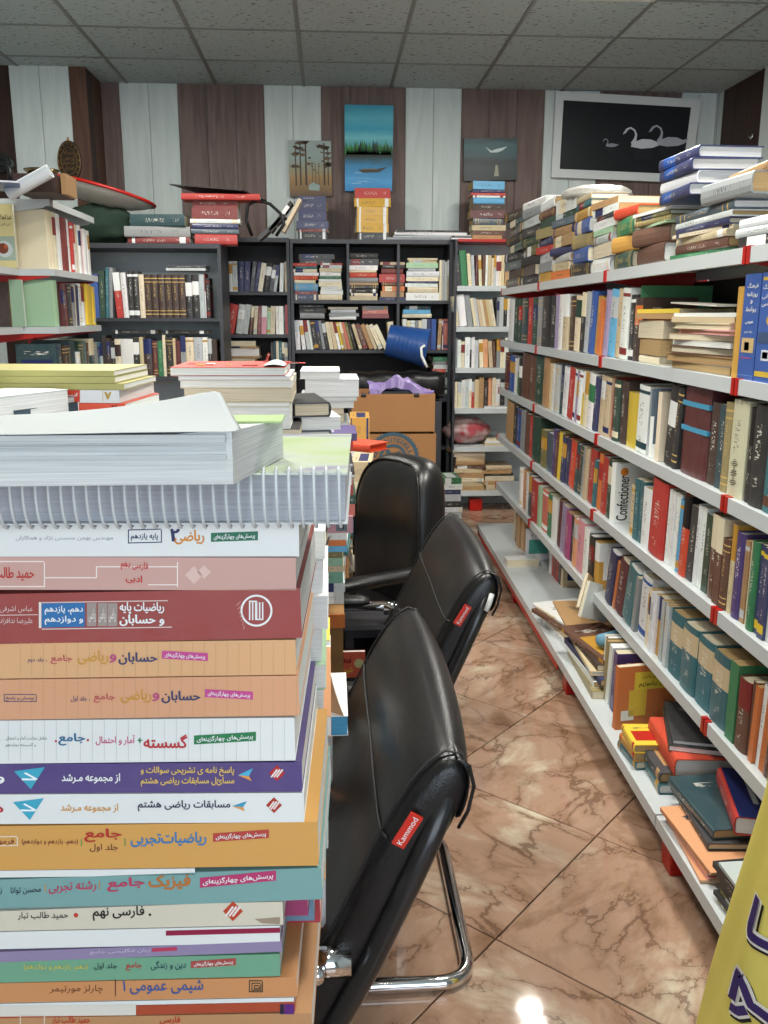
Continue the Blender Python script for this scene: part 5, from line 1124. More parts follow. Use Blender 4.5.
rp = t.n('ShaderNodeValToRGB'); t.l(nz.outputs[0], rp.inputs[0]); e = rp.color_ramp.elements; e[0].position = .36; e[0].color = rgb('8d8aa6'); e[1].position = .66; e[1].color = rgb('a9bf86'); x = e.new(.47); x.color = rgb('bcc6b4'); x = e.new(.56); x.color = rgb('b6c69a'); t.base(rp.outputs[0])
MB().box((xl, 0, h_-.0018), (0, .215, h_)).build('front_cover', t.m, o)
coil = MB(); nring = 35
for i in range(nring):
    x = -.006-i*.0092; c = Vector((x, .006, h_/2)); pts = []
    for k in range(17):
        a = 2*math.pi*k/16; pts.append(c+Vector((.0030*(k/16-.5), .010*math.cos(a)-.002, (h_/2+.003)*math.sin(a))))
    MB().tube(pts, .0013, 6).build('wire_ring', M_WSHELF, o, True)
# thick open book
ang = math.radians(-10)
zb2 = zt+.0006; yo = .588
zt2 = at(232, 436, Y=yo).z
PB = Matrix.Translation(Vector((at(233, 470, Y=yo).x, yo, zb2))) @ Matrix.Rotation(ang*.0, 4, 'Z')
H2 = zt2-zb2
def pageblk():
    mb = MB(); n = 14; rows = []
    for j, (f, g_) in enumerate(((0, 0), (1/14, .0), (4/14, .0005), (8/14, -.0005), (11/14, .001), (1, .002))):
        pass
    prof = [(0, 0), (-.0005, .2), (.0008, .45), (-.001, .7), (.001, .9), (.0, 1)]
    rings = []
    for i in range(15):
        x = -.30+.30*i/14; sag = .0035*math.sin(i*.55)
        front = [(x, d+.001*noise.noise(Vector((i*.3, z*4, 0))), z*(H2+sag*z)) for d, z in prof]
        back = [(x+.028, .115, z*(H2-.002)) for d, z in reversed(prof)]
        rings.append(front+back)
    return mb.loft(rings)
o = pageblk().build('open_book', MPZ, smooth=False, fix=True); o.matrix_world = PB; o.color = rgb('ced1cf'); shade_auto(o)
tag(o, 'thick white open book with curled leaf on top of the near stack', 'book')
# loose signatures near the top
for k, (y0, z0, zz1) in enumerate(((-.003, H2-.004, H2+.0015), (-.001, H2-.010, H2-.006), (-.002, H2-.0155, H2-.0125))):
    q = MB().box((-.30, y0, z0), (-.004, .05, zz1)).build('loose_leaves', MPZ, o); q.color = rgb('bcc0c0')
gc = MB().box((-.03, .07, H2+.0), (.030, .114, H2+.0015)).build('inner_cover', ink('9db77a', .5), o)
M_PAPER = flat('thin_paper', rgb('b3b8b8'), .75, 0, .2, .03, 6)
rows = []
zc = H2+.0028
tipw = PB.inverted() @ at(222, 388, Y=.665); cr = (PB.inverted() @ at(250, 432, Y=.60))
for j in range(7):
    v = j/6; r = []
    for i in range(13):
        u = i/12; x = -.34+(cr.x-.001+.34)*u; x2 = -.34+(tipw.x+.34)*u
        y = (-.004)*(1-v)+v*tipw.y*.9; lift = (tipw.z-zc)*(u**4.5)*(v**1.3)
        r.append((x*(1-v)+x2*v, y, zc+lift+.004*math.sin(u*3)*v+.0006*math.sin(u*9)))
    rows.append(r)
q = sheet('curled_leaf', [[Vector(p) for p in r] for r in rows], M_PAPER, None, .0004, parent=o)
# ---- olive booklets stack (left, behind)
Y3 = 1.30
L3 = 'left table stack behind the near textbooks'
G = [(-80, 116, 370, 376, 'kh', 'thin olive yellow booklet topmost of the left table stack', 0), (-80, 117, 376, 383, 'kh', 'thin olive yellow booklet second from top of left table stack', 0), (-70, 126, 383, 389.5, 'kh', 'olive booklet lying directly on the red-labelled white book', 0),
     (-60, 122, 389.5, 402.5, 'w', 'white spined book with red and gold labels in left table stack', 0), (-50, 128, 402.5, 413.5, 'sc', 'orange red spined book with white label in left table stack', 0), (-50, 132, 413.5, 422, 'w', 'thin white book under the orange red one', 1)]
olv = rgb('a8a25a')
for i, (x0, x1, a, b, c, lab, pt) in enumerate(G):
    o = hbook(Y3, x0, x1, a, b, olv if c == 'kh' else c, lab, W=.17, pat=pt, hard=False, ang=-.08 if i < 3 else -.1, rough=.35)
    if i == 3: wo = o
    if i == 4: oo = o
def sp3(o, x0, x1, y0, y1, color, nm='print', lift=.0004):
    M = o.matrix_world; n = -(M.to_3x3() @ Vector((0, 1, 0))); p = M.translation
    ps = [at_plane(x, y, p, n) for x, y in ((x0, y1), (x1, y1), (x1, y0), (x0, y0))]; decal(o, ps, color, nm, lift)
def st3(o, s, x0, x1, y0, y1, color, bold=.02, pers=True):
    M = o.matrix_world; n = -(M.to_3x3() @ Vector((0, 1, 0))); p = M.translation; q = lambda x, y: at_plane(x, y, p, n)
    c = q(x0, y1); letters(o, s, c, q(x1, y1)-c, q(x0, y0)-c, color, bold, 'title', .0007, pers)
sp3(wo, 61, 80, 390, 402, 'c03a22'); st3(wo, 'آزمون', 63, 78, 393, 397, 'w'); sp3(wo, 58.5, 60, 389, 401.5, 'c03a22'); st3(wo, 'ریاضی تجربی کنکور سراسری', 2, 50, 391, 396, '555555', .0); st3(wo, '۷', 105, 111, 392, 399, 'b8953a', .05); sp3(wo, 102.5, 103.2, 389, 401.5, 'c9b37a')
sp3(oo, 48, 79, 403, 412.5, 'e0dcd4'); st3(oo, 'پایه', 62, 76, 405, 411, 'b03030'); st3(oo, '۷', 112, 117, 405, 410, '8a2a18', .05)
z3 = at(40, 422, Y=Y3).z
place_stack(parse('w:30 te:26 c:30 lg:34 r:24 w:30 kh:36 b:30 w:34 c:30 g:34 w:26 o:30 w:34'), -.37, Y3, TZ, math.pi/2-.1, .26, .2, 'the hidden lower part of the left table stack', 'books in the lower left table stack', jit=.01, maxz=z3-.001)
# books in front left (white with dark red side)
yq = 1.12
o = hbook(yq, -70, 6, 399, 426, 'w', 'white softcover pile at the left edge before the olive booklets', W=.2, pat=0, face='right', ang=-.45)
hbook(yq+.03, 4, 24, 406, 428, 'dr', 'dark red booklet beside the white softcover at left', W=.18, pat=0, face='right', ang=-.4, pages='whitepages')
hbook(yq+.06, 22, 42, 410, 430, 'dg', 'dark green grey booklets right of the pale one', W=.16, pat=0, face='right', ang=-.4, pages='slate')
place_stack(parse('w:40 lg:44 c:40 w:44 te:40 w:44 g:40 w:40 lg:40'), -.45, yq+.0, TZ, math.pi/2-.2, .22, .16, 'the hidden base of the left edge pile', 'books under the left edge pile', jit=.004, maxz=at(20, 430, Y=yq).z)
# ---- centre stack
Y4 = 1.50; CS = 'centre table stack'
cs = [(170, 285, 367, 376, rgb('b8453a'), 'red covered magazine on top of the centre table stack', 'pages', 'whitepages', 0), (178, 290, 376, 380, 'w', 'white paperback second in the centre table stack', 'pages', 'whitepages', 0), (180, 292, 380, 388, 'c', 'cream paged paperback third in the centre table stack', 'pages', 'whitepages', 0),
      (184, 292, 388, 402, 'be', 'peach paged thick book in the centre table stack', 'pages', 'pages', 0), (190, 290, 402, 407, 'c', 'slim cream book under the peach paged one', 'pages', 'whitepages', 0), (198, 290, 407, 429, 'w', 'thick white book in the centre table stack', 'pages', 'whitepages', 0), (170, 300, 429, 441, 'k', 'black hardback low in the centre table stack', 'pages', 'pages', 0)]
for (x0, x1, a, b, c, lab, face, pg, pt) in cs: 
    o = hbook(Y4, x0, x1, a, b, c, lab, W=.2, face=face, pages=pg, pat=pt)
top = None
zc4 = at(230, 441, Y=Y4).z
place_stack(parse('w:44 te:30 w:40 b:26 w:44 c:36 w:40 r:30 w:44 g:40 w:36 c:30 w:40'), -.19, Y4, TZ, math.pi/2, .21, .18, 'the hidden base of the centre table stack', 'books in the base of the centre stack', jit=.004, maxz=zc4)
# red/yellow magazine print and a folded leaf
zz = at(230, 367, Y=Y4).z
for k in range(26):
    x = -.26+random.random()*.19; y = Y4+.02+random.random()*.16; mb = MB().box((0, 0, 0), (random.uniform(.008, .03), random.uniform(.01, .03), .0006))
    if k < 14: q = mb.build('cover_print', ink(random.choice(['c8982c', 'd8cfc0', '9a2a24', 'b8453a'])), bpy.data.objects.get('__none__')); q.location = (x, y, zz+.0002); q.name = 'cover_print'; q.parent = [oo_ for oo_ in COL.objects if oo_.get('label', '') == cs[0][5]][0]; q.matrix_parent_inverse = q.parent.matrix_world.inverted()
lf = [[Vector((at(262, 372, Y=Y4).x+.013*i, Y4+.0+.03*j, zz+.001+.012*(1-abs(i-1.5)/1.5)*(.4+.2*j))) for i in range(4)] for j in range(4)]
sheet('folded_leaf', lf, M_PAPER, 'folded white leaf lying on the red covered magazine', .0005)
# right of the centre: black cornered book, dark wedge
Y5 = 1.62
for (x0, x1, a, b, c, lab, face, pg) in ((285, 323, 402, 417, 'k', 'black bound book with tan page edges right of centre stack', 'left', 'pages'), (285, 325, 417, 430, 'w', 'white softcover under the black bound one', 'pages', 'whitepages'), (287, 324, 430, 441, 'ch', 'charcoal book under the white softcover', 'left', 'whitepages')):
    hbook(Y5, x0, x1, a, b, c, lab, W=.2, face=face, pages=pg, pat=0, hard=(c != 'w'), ang=.15)
place_stack(parse('w:44 te:40 w:44 c:44 w:40 k:44 w:44 g:40 w:44 c:40 w:40 te:40'), -.05, Y5+.02, TZ, math.pi/2, .07, .16, 'the base under the black bound book', 'books in the base right of centre', jit=.001, maxz=at(300, 441, Y=Y5).z)
# ---- right-hand tall stack
Y6 = 1.86; TS_ = 'tall stack at the table edge'
low = [(311, 353, 516.5, 533, rgb('b98792'), 'pink book with small portrait panel in the table edge stack', 'spine', 1), (313, 347, 533, 540, 'w', 'white spined book under the pink one', 'spine', 1), (313, 346, 540, 546, 'o', 'slim orange spined book in the table edge stack', 'spine', 1), (312, 347, 546, 552, 'sb', 'slim blue spined book in the table edge stack', 'spine', 1), (313, 342, 552, 558, 'ol', 'slim olive spined book in the table edge stack', 'spine', 1),
       (314, 343, 558, 566, rgb('86b296'), 'green spined book in the table edge stack', 'spine', 1), (318, 344, 566, 572, 'be', 'beige spined book between two green ones', 'spine', 1), (319, 343, 572, 583, rgb('6ba08a'), 'darker green spined book in the table edge stack', 'spine', 1), (325, 345, 583, 592, 'lg', 'upper pale grey dictionary in the table edge stack', 'spine', 3), (325, 344, 592, 604, 'lg', 'lower pale grey dictionary on the table edge', 'spine', 3)]
for (x0, x1, a, b, c, lab, face, pt) in low: o = hbook(Y6-.015, x0, x1, a, b, c, lab, W=.2, face=face, pat=pt); 
pk = [q for q in COL.objects if q.get('label', '').startswith('pink book with small')][0]
sp3(pk, 336, 347, 519, 531, '5a6a74', 'portrait_panel'); st3(pk, 'روان', 317, 332, 520, 526, '8a2a4a')
M = pk.matrix_world
sp3(pk, 339, 344, 521, 529, '20242c', 'portrait_panel', .0007); sp3(pk, 340.5, 342.5, 522, 525, 'c9a088', 'portrait_panel', .0009)
hbook(Y6-.06, 311, 325, 581, 591, 'mg', 'upper magenta booklet at the left of the table edge stack', W=.16, pat=0, pages='magenta', face='right'); hbook(Y6-.06, 311, 324.5, 592, 604, 'mg', 'lower magenta booklet at the left of the table edge stack', W=.16, pat=0, face='right')
up = [(303, 341, 436, 443, 'w', 'white book beneath the cream bundle', 'pages'), (335, 357, 433.5, 441, 'pu', 'small violet dictionary in the table edge stack', 'spine'), (333, 353, 441, 451.5, 'r', 'red dictionary with white label in the table edge stack', 'spine'), (328, 349, 451.5, 463, 'w', 'white paged book under the red dictionary', 'pages'), (336, 353, 463, 467, 'k', 'upper thin black book in the table edge stack', 'pages'), (336, 351, 467, 474, 'w', 'white paged book between the black ones', 'pages'),
      (338, 355, 474, 478, 'k', 'lower thin black book in the table edge stack', 'pages'), (338, 352, 478, 485, 'w', 'white paged block above the red spine', 'pages'), (340, 353, 485, 495, 'r', 'small red spined block in the table edge stack', 'spine'), (338, 356, 495, 504, 'dg', 'dark green book above the salmon one', 'spine'), (338, 355, 504, 516.5, 'sa', 'salmon spined book above the pink one', 'spine')]
for (x0, x1, a, b, c, lab, face) in up[1:]: hbook(Y6+.0, x0-8, x1, a, b, c, lab, W=.15, face=face, pat=3 if c == 'r' else 1, pages='whitepages')
Y7 = 2.12; sp_ = [(300, 340, 371, 379, 'w', 'white magazine with green edge on the tall stack', 'pages'), (305, 359, 379, 396.5, 'w', 'very thick white paged book near the top of the tall stack', 'pages'), (300, 357, 396.5, 401, 'lg', 'slim white book under the very thick one', 'pages'), (304, 354, 401, 408, 'w', 'white paged book second under the very thick one', 'pages'), (310, 344, 408, 414, 'be', 'upper tan paged book in the tall stack', 'pages'), (310, 344, 414, 422, 'be', 'lower tan paged book in the tall stack', 'pages'), (315, 350, 422, 432, 'lg', 'grey book below the tan paged pair', 'pages'), (310, 348, 432, 438, 'w', 'white book at the foot of the upper tall stack', 'pages')]
for (x0, x1, a, b, c, lab, face) in sp_: hbook(Y7, x0, x1, a, b, c, lab, W=.2, face=face, pat=0, pages='pages' if c == 'be' else 'whitepages')
place_stack(parse('w:44 te:40 w:44 c:44 w:40 k:44 w:44 g:40 w:44 c:40 w:40 te:40'), at(330, 440, Y=Y7).x, Y7+.02, TZ, math.pi/2, .085, .16, 'the base of the tall stack', 'books in the base of the tall stack', jit=.001, maxz=at(330, 438, Y=Y7).z)
# red slanted book + bits behind, on the floor between table and cartons
xr_ = at(362, 445, Y=2.45)
lie(.022, .09, .12, xr_.x-.03, 2.4, xr_.z-.01, .9, c='sc', c2='w', pat=0, hard=True, label='bright red book jutting towards the cartons', pages='scarlet', rough=.4)
fstack(353, 374, 2.75, .0, 'k:40 w:40 br:44 g:40 k:40 w:44 c:40 be:40 r:40 c:40 w:40 te:40 k:40 c:44 be:44', 'floor pile between table and cartons', 'books piled between table and cartons', 462, W=.22, hard=.3)
fstack(352, 372, 3.05, .0, 'w:60 te:60 kh:50 w:50 g:60 c:50 br:50 pg:50 be:60 w:60 oc:50', 'tall floor pile before the cartons', 'books piled before the cartons', 418, W=.2, hard=.3)
# small dark rack with red books beside the table
rk = MB(); rk.box((.03, 2.0, .0), (.05, 2.2, .62)); rk.box((.05, 2.0, .0), (.16, 2.2, .02)); rk.box((.05, 2.0, .30), (.16, 2.2, .32)); rk.box((.05, 2.0, .60), (.16, 2.2, .62)); rk.box((.14, 2.0, .02), (.16, 2.2, .60)); rk.box((.05, 2.18, .02), (.14, 2.2, .60))
o = rk.build('low_rack', flat('black_rack', rgb('15131a'), .5)); o.location = (-.0, 0, -.0); tag(o, 'low black rack beside the table with red picture books', 'rack')
for (px0, px1, py0, py1, c, lab) in ((337, 365, 650, 676, 'd0502c', 'orange red picture book standing in the low black rack'), (336, 352, 688, 712, 'c03a2c', 'second red picture book lower in the black rack')):
    a = at(px0, py1, Y=1.99); b = at(px1, py0, Y=1.99)
    y = Vector((1, 0, 0)); M = frame(y.cross(Z3), y, Z3, Vector((a.x, 1.985, a.z)))
    q = book(.012, b.x-a.x, b.z-a.z, M, rgb(c), None, 0, label=lab); g = lambda u, v: M @ Vector((.0063, u*(b.x-a.x), v*(b.z-a.z)))
    letters(q, 'قصه‌های', g(.1, .5), g(.5, .5)-g(.1, .5), g(.1, .85)-g(.1, .5), '7a1a14', .03); letters(q, 'شیرین', g(.12, .15), g(.55, .15)-g(.12, .15), g(.12, .42)-g(.12, .15), 'd8b23a', .03); decal(q, disc_pts(g(.78, .55), Vector((1, 0, 0)), Z3, .012, 10), 'c9c08a', 'badge')
    if c == 'd0502c': MB().box((-.02, 0, 0), (.11, .03, .004)).build('ledge', M_DBACK, o).location = (a.x+.0, 1.98, a.z-.005)
    else: MB().box((-.02, 0, 0), (.11, .03, .004)).build('ledge', M_DBACK, o).location = (a.x+.0, 1.98, a.z-.005)
# ================================================================ CHAIRS
TAGM = ink('c22a1c', .4)
def visitor_chair(X, Yn, label):
    """local frame: x = 0 at the top edge of the back, facing -x ; y = 0 at the near side of the back, width .52"""
    root = empty('visitor_chair', (X, Yn, 0)); tag(root, label, 'chair', None)
    Wd = .52
    # sleeve-like padded back: closed profile in x,z swept along y
    front = [(-.262, .43), (-.205, .53), (-.150, .645), (-.114, .72), (-.084, .787), (-.062, .835), (-.043, .867)]
    top = [(-.024, .889), (-.004, .902), (.014, .897), (.024, .880)]
    back = [(.022, .853), (.002, .800), (-.036, .735), (-.078, .655), (-.135, .55), (-.192, .44), (-.222, .41)]
    prof = front+top+back
    def ringat(y, s, dx):
        cx = sum(p[0] for p in prof)/len(prof); out = []
        k = (y/Wd-.5)*2; bow = -.014*(k*k)+.010
        for (x, z) in prof:
            # s < 1 pulls front and back skins together at the ends
            j = 1-abs(1-s)
            mx = -.105+(z-.65)*.45; nx = mx+(x-mx)*s
            out.append(Vector((nx+bow*(1 if z < .85 else .5)+dx, y, z+((s-1)*.04 if z > .82 else 0))))
        return out
    mb = MB(); ys = [(0, .62, 0), (.006, .82, 0), (.02, .95, 0), (.06, 1.06, 0), (.14, 1.18, 0), (.26, 1.22, 0), (.38, 1.18, 0), (.46, 1.06, 0), (.50, .95, 0), (.514, .82, 0), (.52, .62, 0)]
    mb.loft([ringat(y, s, dx) for y, s, dx in ys]); b = mb.build('backrest', M_LEATHER, root, smooth=True, fix=True); subsurf(b, 1)
    for j in (2, 8): MB().tube([ringat(*ys[j])[i]+Vector((-.0015, 0, .0005)) for i in range(0, 11)], .0016, 6).build('seam', M_THREAD, root, True)
    q_ = [ringat(*y_) for y_ in ys]
    MB().tube([q_[j][5].lerp(q_[j][4], .5+.25*math.sin(j/10*math.pi))+Vector((-.0012, 0, .0006)) for j in range(1, 10)], .0020, 6).build('seam', M_THREAD, root, True)
    # dropped flap of the sleeve behind the top, open at the ends, over the black tube
    fl_ = MB(); rows = []
    for i in range(9):
        y = .0+.52*i/8; rows.append([Vector((.004, y, .900)), Vector((.017, y, .893)), Vector((.0235+.0015*math.sin(i*3), y, .868)), Vector((.017, y, .838)), Vector((.006+.002*math.sin(i*2.3), y, .816))])
    fl_.add([p for r in rows for p in r], [(j*5+i, j*5+i+1, (j+1)*5+i+1, (j+1)*5+i) for j in range(8) for i in range(4)])
    f = fl_.build('back_flap', M_LEATHER, root, smooth=True); s = f.modifiers.new('s', 'SOLIDIFY'); s.thickness = .005; subsurf(f, 1)
    MB().tube([(.004, -.001, .900), (.017, -.002, .893), (.023, -.001, .868), (.017, -.001, .838), (.007, -.001, .818)], .0022, 8).build('piping', M_LEATHER, root, True)
    # black back tube (inverted U) peeping out behind the pad
    tb_ = [(-.20, .0, .42), (-.135, -.002, .56), (-.088, -.003, .655), (-.050, -.003, .745), (-.026, .0, .80), (-.006, .012, .845), (.001, .05, .862), (.001, .26, .864), (.001, .47, .862), (-.006, .508, .845), (-.026, .520, .80), (-.050, .523, .745), (-.088, .523, .655), (-.135, .522, .56), (-.20, .52, .42)]
    MB().tube(tb_, .0135, 12).build('back_tube', M_BLACKTUBE, root, True)
    # seat
    rings = []
    for y, s in ((.01, .8), (.02, .95), (.05, 1), (.26, 1.03), (.47, 1), (.50, .95), (.51, .8)):
        rings.append([Vector((-.42+.25*s*math.copysign(abs(math.cos(a))**.35, math.cos(a)), y, .445+.035*s*math.copysign(abs(math.sin(a))**.6, math.sin(a)))) for a in [2*math.pi*k/24 for k in range(24)]])
    st_ = MB().loft(rings).build('seat', M_LEATHER, root, smooth=True, fix=True)
    # chrome cantilever frame
    def rr(pts, r=.04, n=6):
        out = [Vector(pts[0])]
        for i in range(1, len(pts)-1):
            p, a, c = Vector(pts[i]), Vector(pts[i-1]), Vector(pts[i+1]); da = (a-p).normalized(); dc = (c-p).normalized()
            for k in range(n+1):
                t = k/n; out.append((p+da*r)*(1-t)**2+p*2*t*(1-t)+(p+dc*r)*t*t)
        out.append(Vector(pts[-1])); return out
    P = rr([(-.20, .0, .41), (-.64, .0, .41), (-.60, -.0, .0165), (-.012, .0, .0165), (-.012, .52, .0165), (-.60, .52, .0165), (-.64, .52, .41), (-.20, .52, .41)], .075, 8)
    MB().tube(P, .0155, 16).build('chrome_frame', M_CHROME, root, True)
    for y in (-.002, .522):
        MB().tube([(-.112, y, .655), (-.165, y, .655)], .017, 14).build('arm_socket', M_CHROME, root, True)
        MB().tube([(-.150, y-.026 if y < .2 else y+.026, .655), (-.150, y, .655)], .008, 12).build('bolt', M_CHROME, root, True)
        MB().tube(rr([(-.16, y, .66), (-.50, y, .665), (-.53, y, .45), (-.50, y, .41)], .05, 6), .013, 12).build('arm_tube', M_CHROME, root, True)
        rg = [[Vector((x, y+.024*math.cos(a), .676+.014*math.sin(a)*(1 if 0 < i < 5 else .4))) for a in [2*math.pi*k/12 for k in range(12)]] for i, x in enumerate((-.46, -.44, -.36, -.28, -.22, -.20))]
        MB().loft(rg).build('arm_pad', M_LEATHER, root, smooth=True)
    # red brand-like tag with white script
    n = Vector((0, -1, 0)); p0 = Vector((-.050, -.007, .822)); d = Vector((.5, 0, .86)).normalized(); e = Vector((-d.z, 0, d.x))*-1
    w, h = .0075, .021
    tg = MB().loft([[p0-d*h-e*w, p0+d*h-e*w, p0+d*h+e*w, p0-d*h+e*w], [p0-d*h-e*w+n*.003, p0+d*h-e*w+n*.003, p0+d*h+e*w+n*.003, p0-d*h+e*w+n*.003]]).build('woven_tag', TAGM, root, fix=True)
    vs, fs, _ = glyph_mesh('Kammod', .0)
    MB().add([p0+d*(a-.5)*h*1.7+(-e)*(b_-.5)*w*.9+n*.0035 for a, b_ in vs], fs).build('tag_lettering', ink('w'), tg)
    return root
visitor_chair(.128, .85, 'nearest black leather visitor chair with red tag, back towards the aisle')
visitor_chair(.291, 1.535, 'middle black leather visitor chair with chrome floor frame and white torn spot')
# torn spot of the middle chair
ch2 = [q for q in COL.objects if q.get('label', '').startswith('middle black')][0]
MB().tube([(.004, -.008, .862), (.0, -.008, .845), (-.006, -.008, .83)], .005, 8).build('torn_spot', ink('dcdcd6', .8), ch2, True)
# office chair
oc = empty('office_chair', (.225, 2.62, 0), math.radians(-62)); tag(oc, 'black leather office chair with tall rounded back beside the cartons', 'chair')
def se(a, b, n, k): 
    t = 2*math.pi*k/n; c, s = math.cos(t), math.sin(t); return a*math.copysign(abs(c)**.48, c), b*math.copysign(abs(s)**.48, s)
rings = []
for i, (y, s) in enumerate(((-.055, .72), (-.05, .86), (-.035, .95), (-.01, 1), (.02, 1), (.05, .97), (.066, .88), (.07, .72))):
    rg = []
    for k in range(40):
        x, z = se(.205*s, .315*s, 40, k); rg.append(Vector((x*(1-.10*((z/.315+1)/2)**2), y+.04*(z/.33)**2*.5-.05*(x/.22)**2, .635+z)))
    rings.append(rg)
b = MB().loft(rings).build('backrest', M_LEATHER, oc, smooth=True, fix=True); subsurf(b, 1)
MB().tube([rings[2][k]+Vector((0, 0, 0)) for k in range(40)], .0035, 6, closed=True).build('piping', M_LEATHER, oc, True)
rings = []
for i, (z, s) in enumerate(((.40, .8), (.41, .93), (.43, 1), (.47, 1), (.495, .94), (.505, .8))):
    rings.append([Vector((se(.25*s, .24*s, 32, k)[0], -.25+se(.25*s, .24*s, 32, k)[1], z)) for k in range(32)])
MB().loft(rings).build('seat', M_LEATHER, oc, smooth=True, fix=True)
for sx in (-1, 1):
    rg = [[Vector((sx*.27+.032*math.cos(a), y, .665+.018*math.sin(a)*(1 if 0 < i < 5 else .4))) for a in [2*math.pi*k/12 for k in range(12)]] for i, y in enumerate((-.42, -.40, -.3, -.2, -.08, -.06))]
    MB().loft(rg).build('arm_pad', M_LEATHER, oc, smooth=True)
    MB().tube([(sx*.27, -.34, .65), (sx*.27, -.34, .55), (sx*.22, -.32, .44), (sx*.22, -.15, .44), (sx*.27, -.12, .55), (sx*.27, -.12, .65)], .012, 10).build('arm_tube', M_CHROME, oc, True)
MB().tube([(0, -.22, .12), (0, -.22, .40)], [.03, .025], 16).build('gas_lift', M_CHROME, oc, True)
for k in range(5):
    a = 2*math.pi*k/5+.3; c, s = math.cos(a), math.sin(a)
    MB().tube([(0, -.22, .11), (.16*c, -.22+.16*s, .095), (.30*c, -.22+.30*s, .075)], [.026, .02, .014], 10).build('foot_arm', M_BLACKTUBE, oc, True)
    MB().tube([(.30*c-.012*s, -.22+.30*s+.012*c, .03), (.30*c+.012*s, -.22+.30*s-.012*c, .03)], .029, 16).build('castor', M_BLACKTUBE, oc, True)
MB().box((-.04, .03, .38), (.04, .05, .55)).build('back_bracket', M_BLACKTUBE, oc)
# ================================================================ LEFT SHELF UNIT
LS = empty('steel_shelving', (0, 0, 0)); tag(LS, 'white steel shelf unit with red brackets at the left of the room', 'shelf')
A = at(49, 199, X=-1.25); B = at(94, 221, X=-1.25); ly0, ly1 = A.y, B.y; lx = -1.25; ldep = .36
LZ = [A.z+.0, at(49, 268, X=-1.25).z, at(60, 327, X=-1.25).z, 1.02, .70, .40, .12]
for L, z in enumerate(LZ):
    m = MB(); m.box((lx-.0015, ly0, z-.03), (lx, ly1, z)); m.box((lx-ldep, ly0, z-.003), (lx-.0015, ly1, z)); m.box((lx-ldep, ly0-.0015, z-.03), (lx, ly0, z)); m.box((lx-ldep, ly1, z-.03), (lx, ly1+.0015, z)); m.build('shelf_board', M_WSHELF, LS)
    pts = [(lx-.02, z-.03), (lx-ldep, z-.03), (lx-ldep, z-.085), (lx-.03, z-.037)]
    for y in (ly0+.0, ly1-.005): MB().loft([[(a, y+.003, b) for a, b in pts], [(a, y+.007, b) for a, b in pts]]).build('shelf_bracket', M_RED if L else M_WSHELF, LS, fix=True)
for y in (ly0, ly1-.03): MB().box((lx-ldep-.03, y, 0), (lx-ldep, y+.03, LZ[0]+.02)).build('post', M_RED, LS)
# second section towards the viewer, boards seen at the left edge
LSB = [LZ[1], LZ[2]]
def lrow(L, y0, y1, s, name, dh=.22):
    place_row(parse(s), y0, y1, lambda Y: (lx-.02, Y), math.pi, -1, LZ[L]+.001, dh, .18, name, 'books in the left shelf unit', 'the near end', .3, 1)
lrow(1, ly0+.03, ly1-.02, 'c:5:26:0:0 c:5:26:0:0 iv:5:26 w:7:26:0:0 dr:9:25:0:0 w:5:25 r:4:24:0:5:w w:5:24:0:4:r c:5:24 w:4:24 sa:5:24:0:0 w:5:23 lg:5:23 w:4:23', 'upper shelf of the left unit', .24)
lrow(2, ly0+.03, ly1-.02, 'pg:6:21:0:0 db:5:20 m:7:20 dr:6:20 ch:5:20 g:5:19 c:4:20:3 n:4:20:3 w:7:21 w:5:20 y:6:21:3:0 y:6:21:3:0 y:4:20:3', 'middle shelf of the left unit', .2)
lrow(3, ly0+.03, ly1-.02, 'dt:8:21 db:7:20 ch:6:20 dt:9:22 w:5:16 dg:8:21 te:6:21 br:6:20 dt:8:22 g:6:20', 'lower shelf of the left unit', .2)
# items turned to the viewer at the near end : cookery book cover etc.
yv = ly0+.01
def lface(px0, px1, L, H, c, label, pat=0, dy=0):
    z = LZ[L]+.001; a = at(px0, 250, Y=yv).x; b = at(px1, 250, Y=yv).x; y = Vector((1, 0, 0)); M = frame(y.cross(Z3), y, Z3, Vector((a, ly0-.02+dy, z))); W = b-a
    o = book(.018, W, H, M, c, None, pat, label=label); return o, (lambda u, v: M @ Vector((.0093, u*W, v*H)))
lsn = MB(); 
# nearer section of the unit
m = MB()
for z in LZ[1:]:
    q = MB(); q.box((lx-ldep-.02, ly0-.75, z-.03), (lx-.16, ly0-.004, z)); q.build('shelf_board', M_WSHELF, LS)
o, g = lface(-14, 19, 1, .275, rgb('d8c98c'), 'cream cookery book with plated dish cover at the left edge', 0)
letters(o, 'غذاهای', g(.5, .74), g(.95, .74)-g(.5, .74), g(.5, .84)-g(.5, .74), '5a3a22', .02); letters(o, 'ایرانی', g(.55, .66), g(.9, .66)-g(.55, .66), g(.55, .71)-g(.55, .66), '5a3a22', .0)
decal(o, [g(.35, .12), g(.98, .12), g(.98, .5), g(.35, .5)], '9fae9f', 'cover_picture'); decal(o, disc_pts(g(.66, .30), Vector((1, 0, 0)), Z3, .036), 'c9cfcc', 'cover_picture', .0006); decal(o, disc_pts(g(.62, .31), Vector((1, 0, 0)), Z3, .024, 9), '7a3a22', 'cover_picture', .0009); decal(o, disc_pts(g(.70, .34), Vector((1, 0, 0)), Z3, .010, 8), 'b8502c', 'cover_picture', .0012)
o, g = lface(-14, 6, 2, .2, 'db', 'dark brown book beside the pale green one at the left edge', 0, .02)
o, g = lface(8, 21, 2, .21, rgb('8fae92'), 'pale green book end at the left shelf', 0, .01)
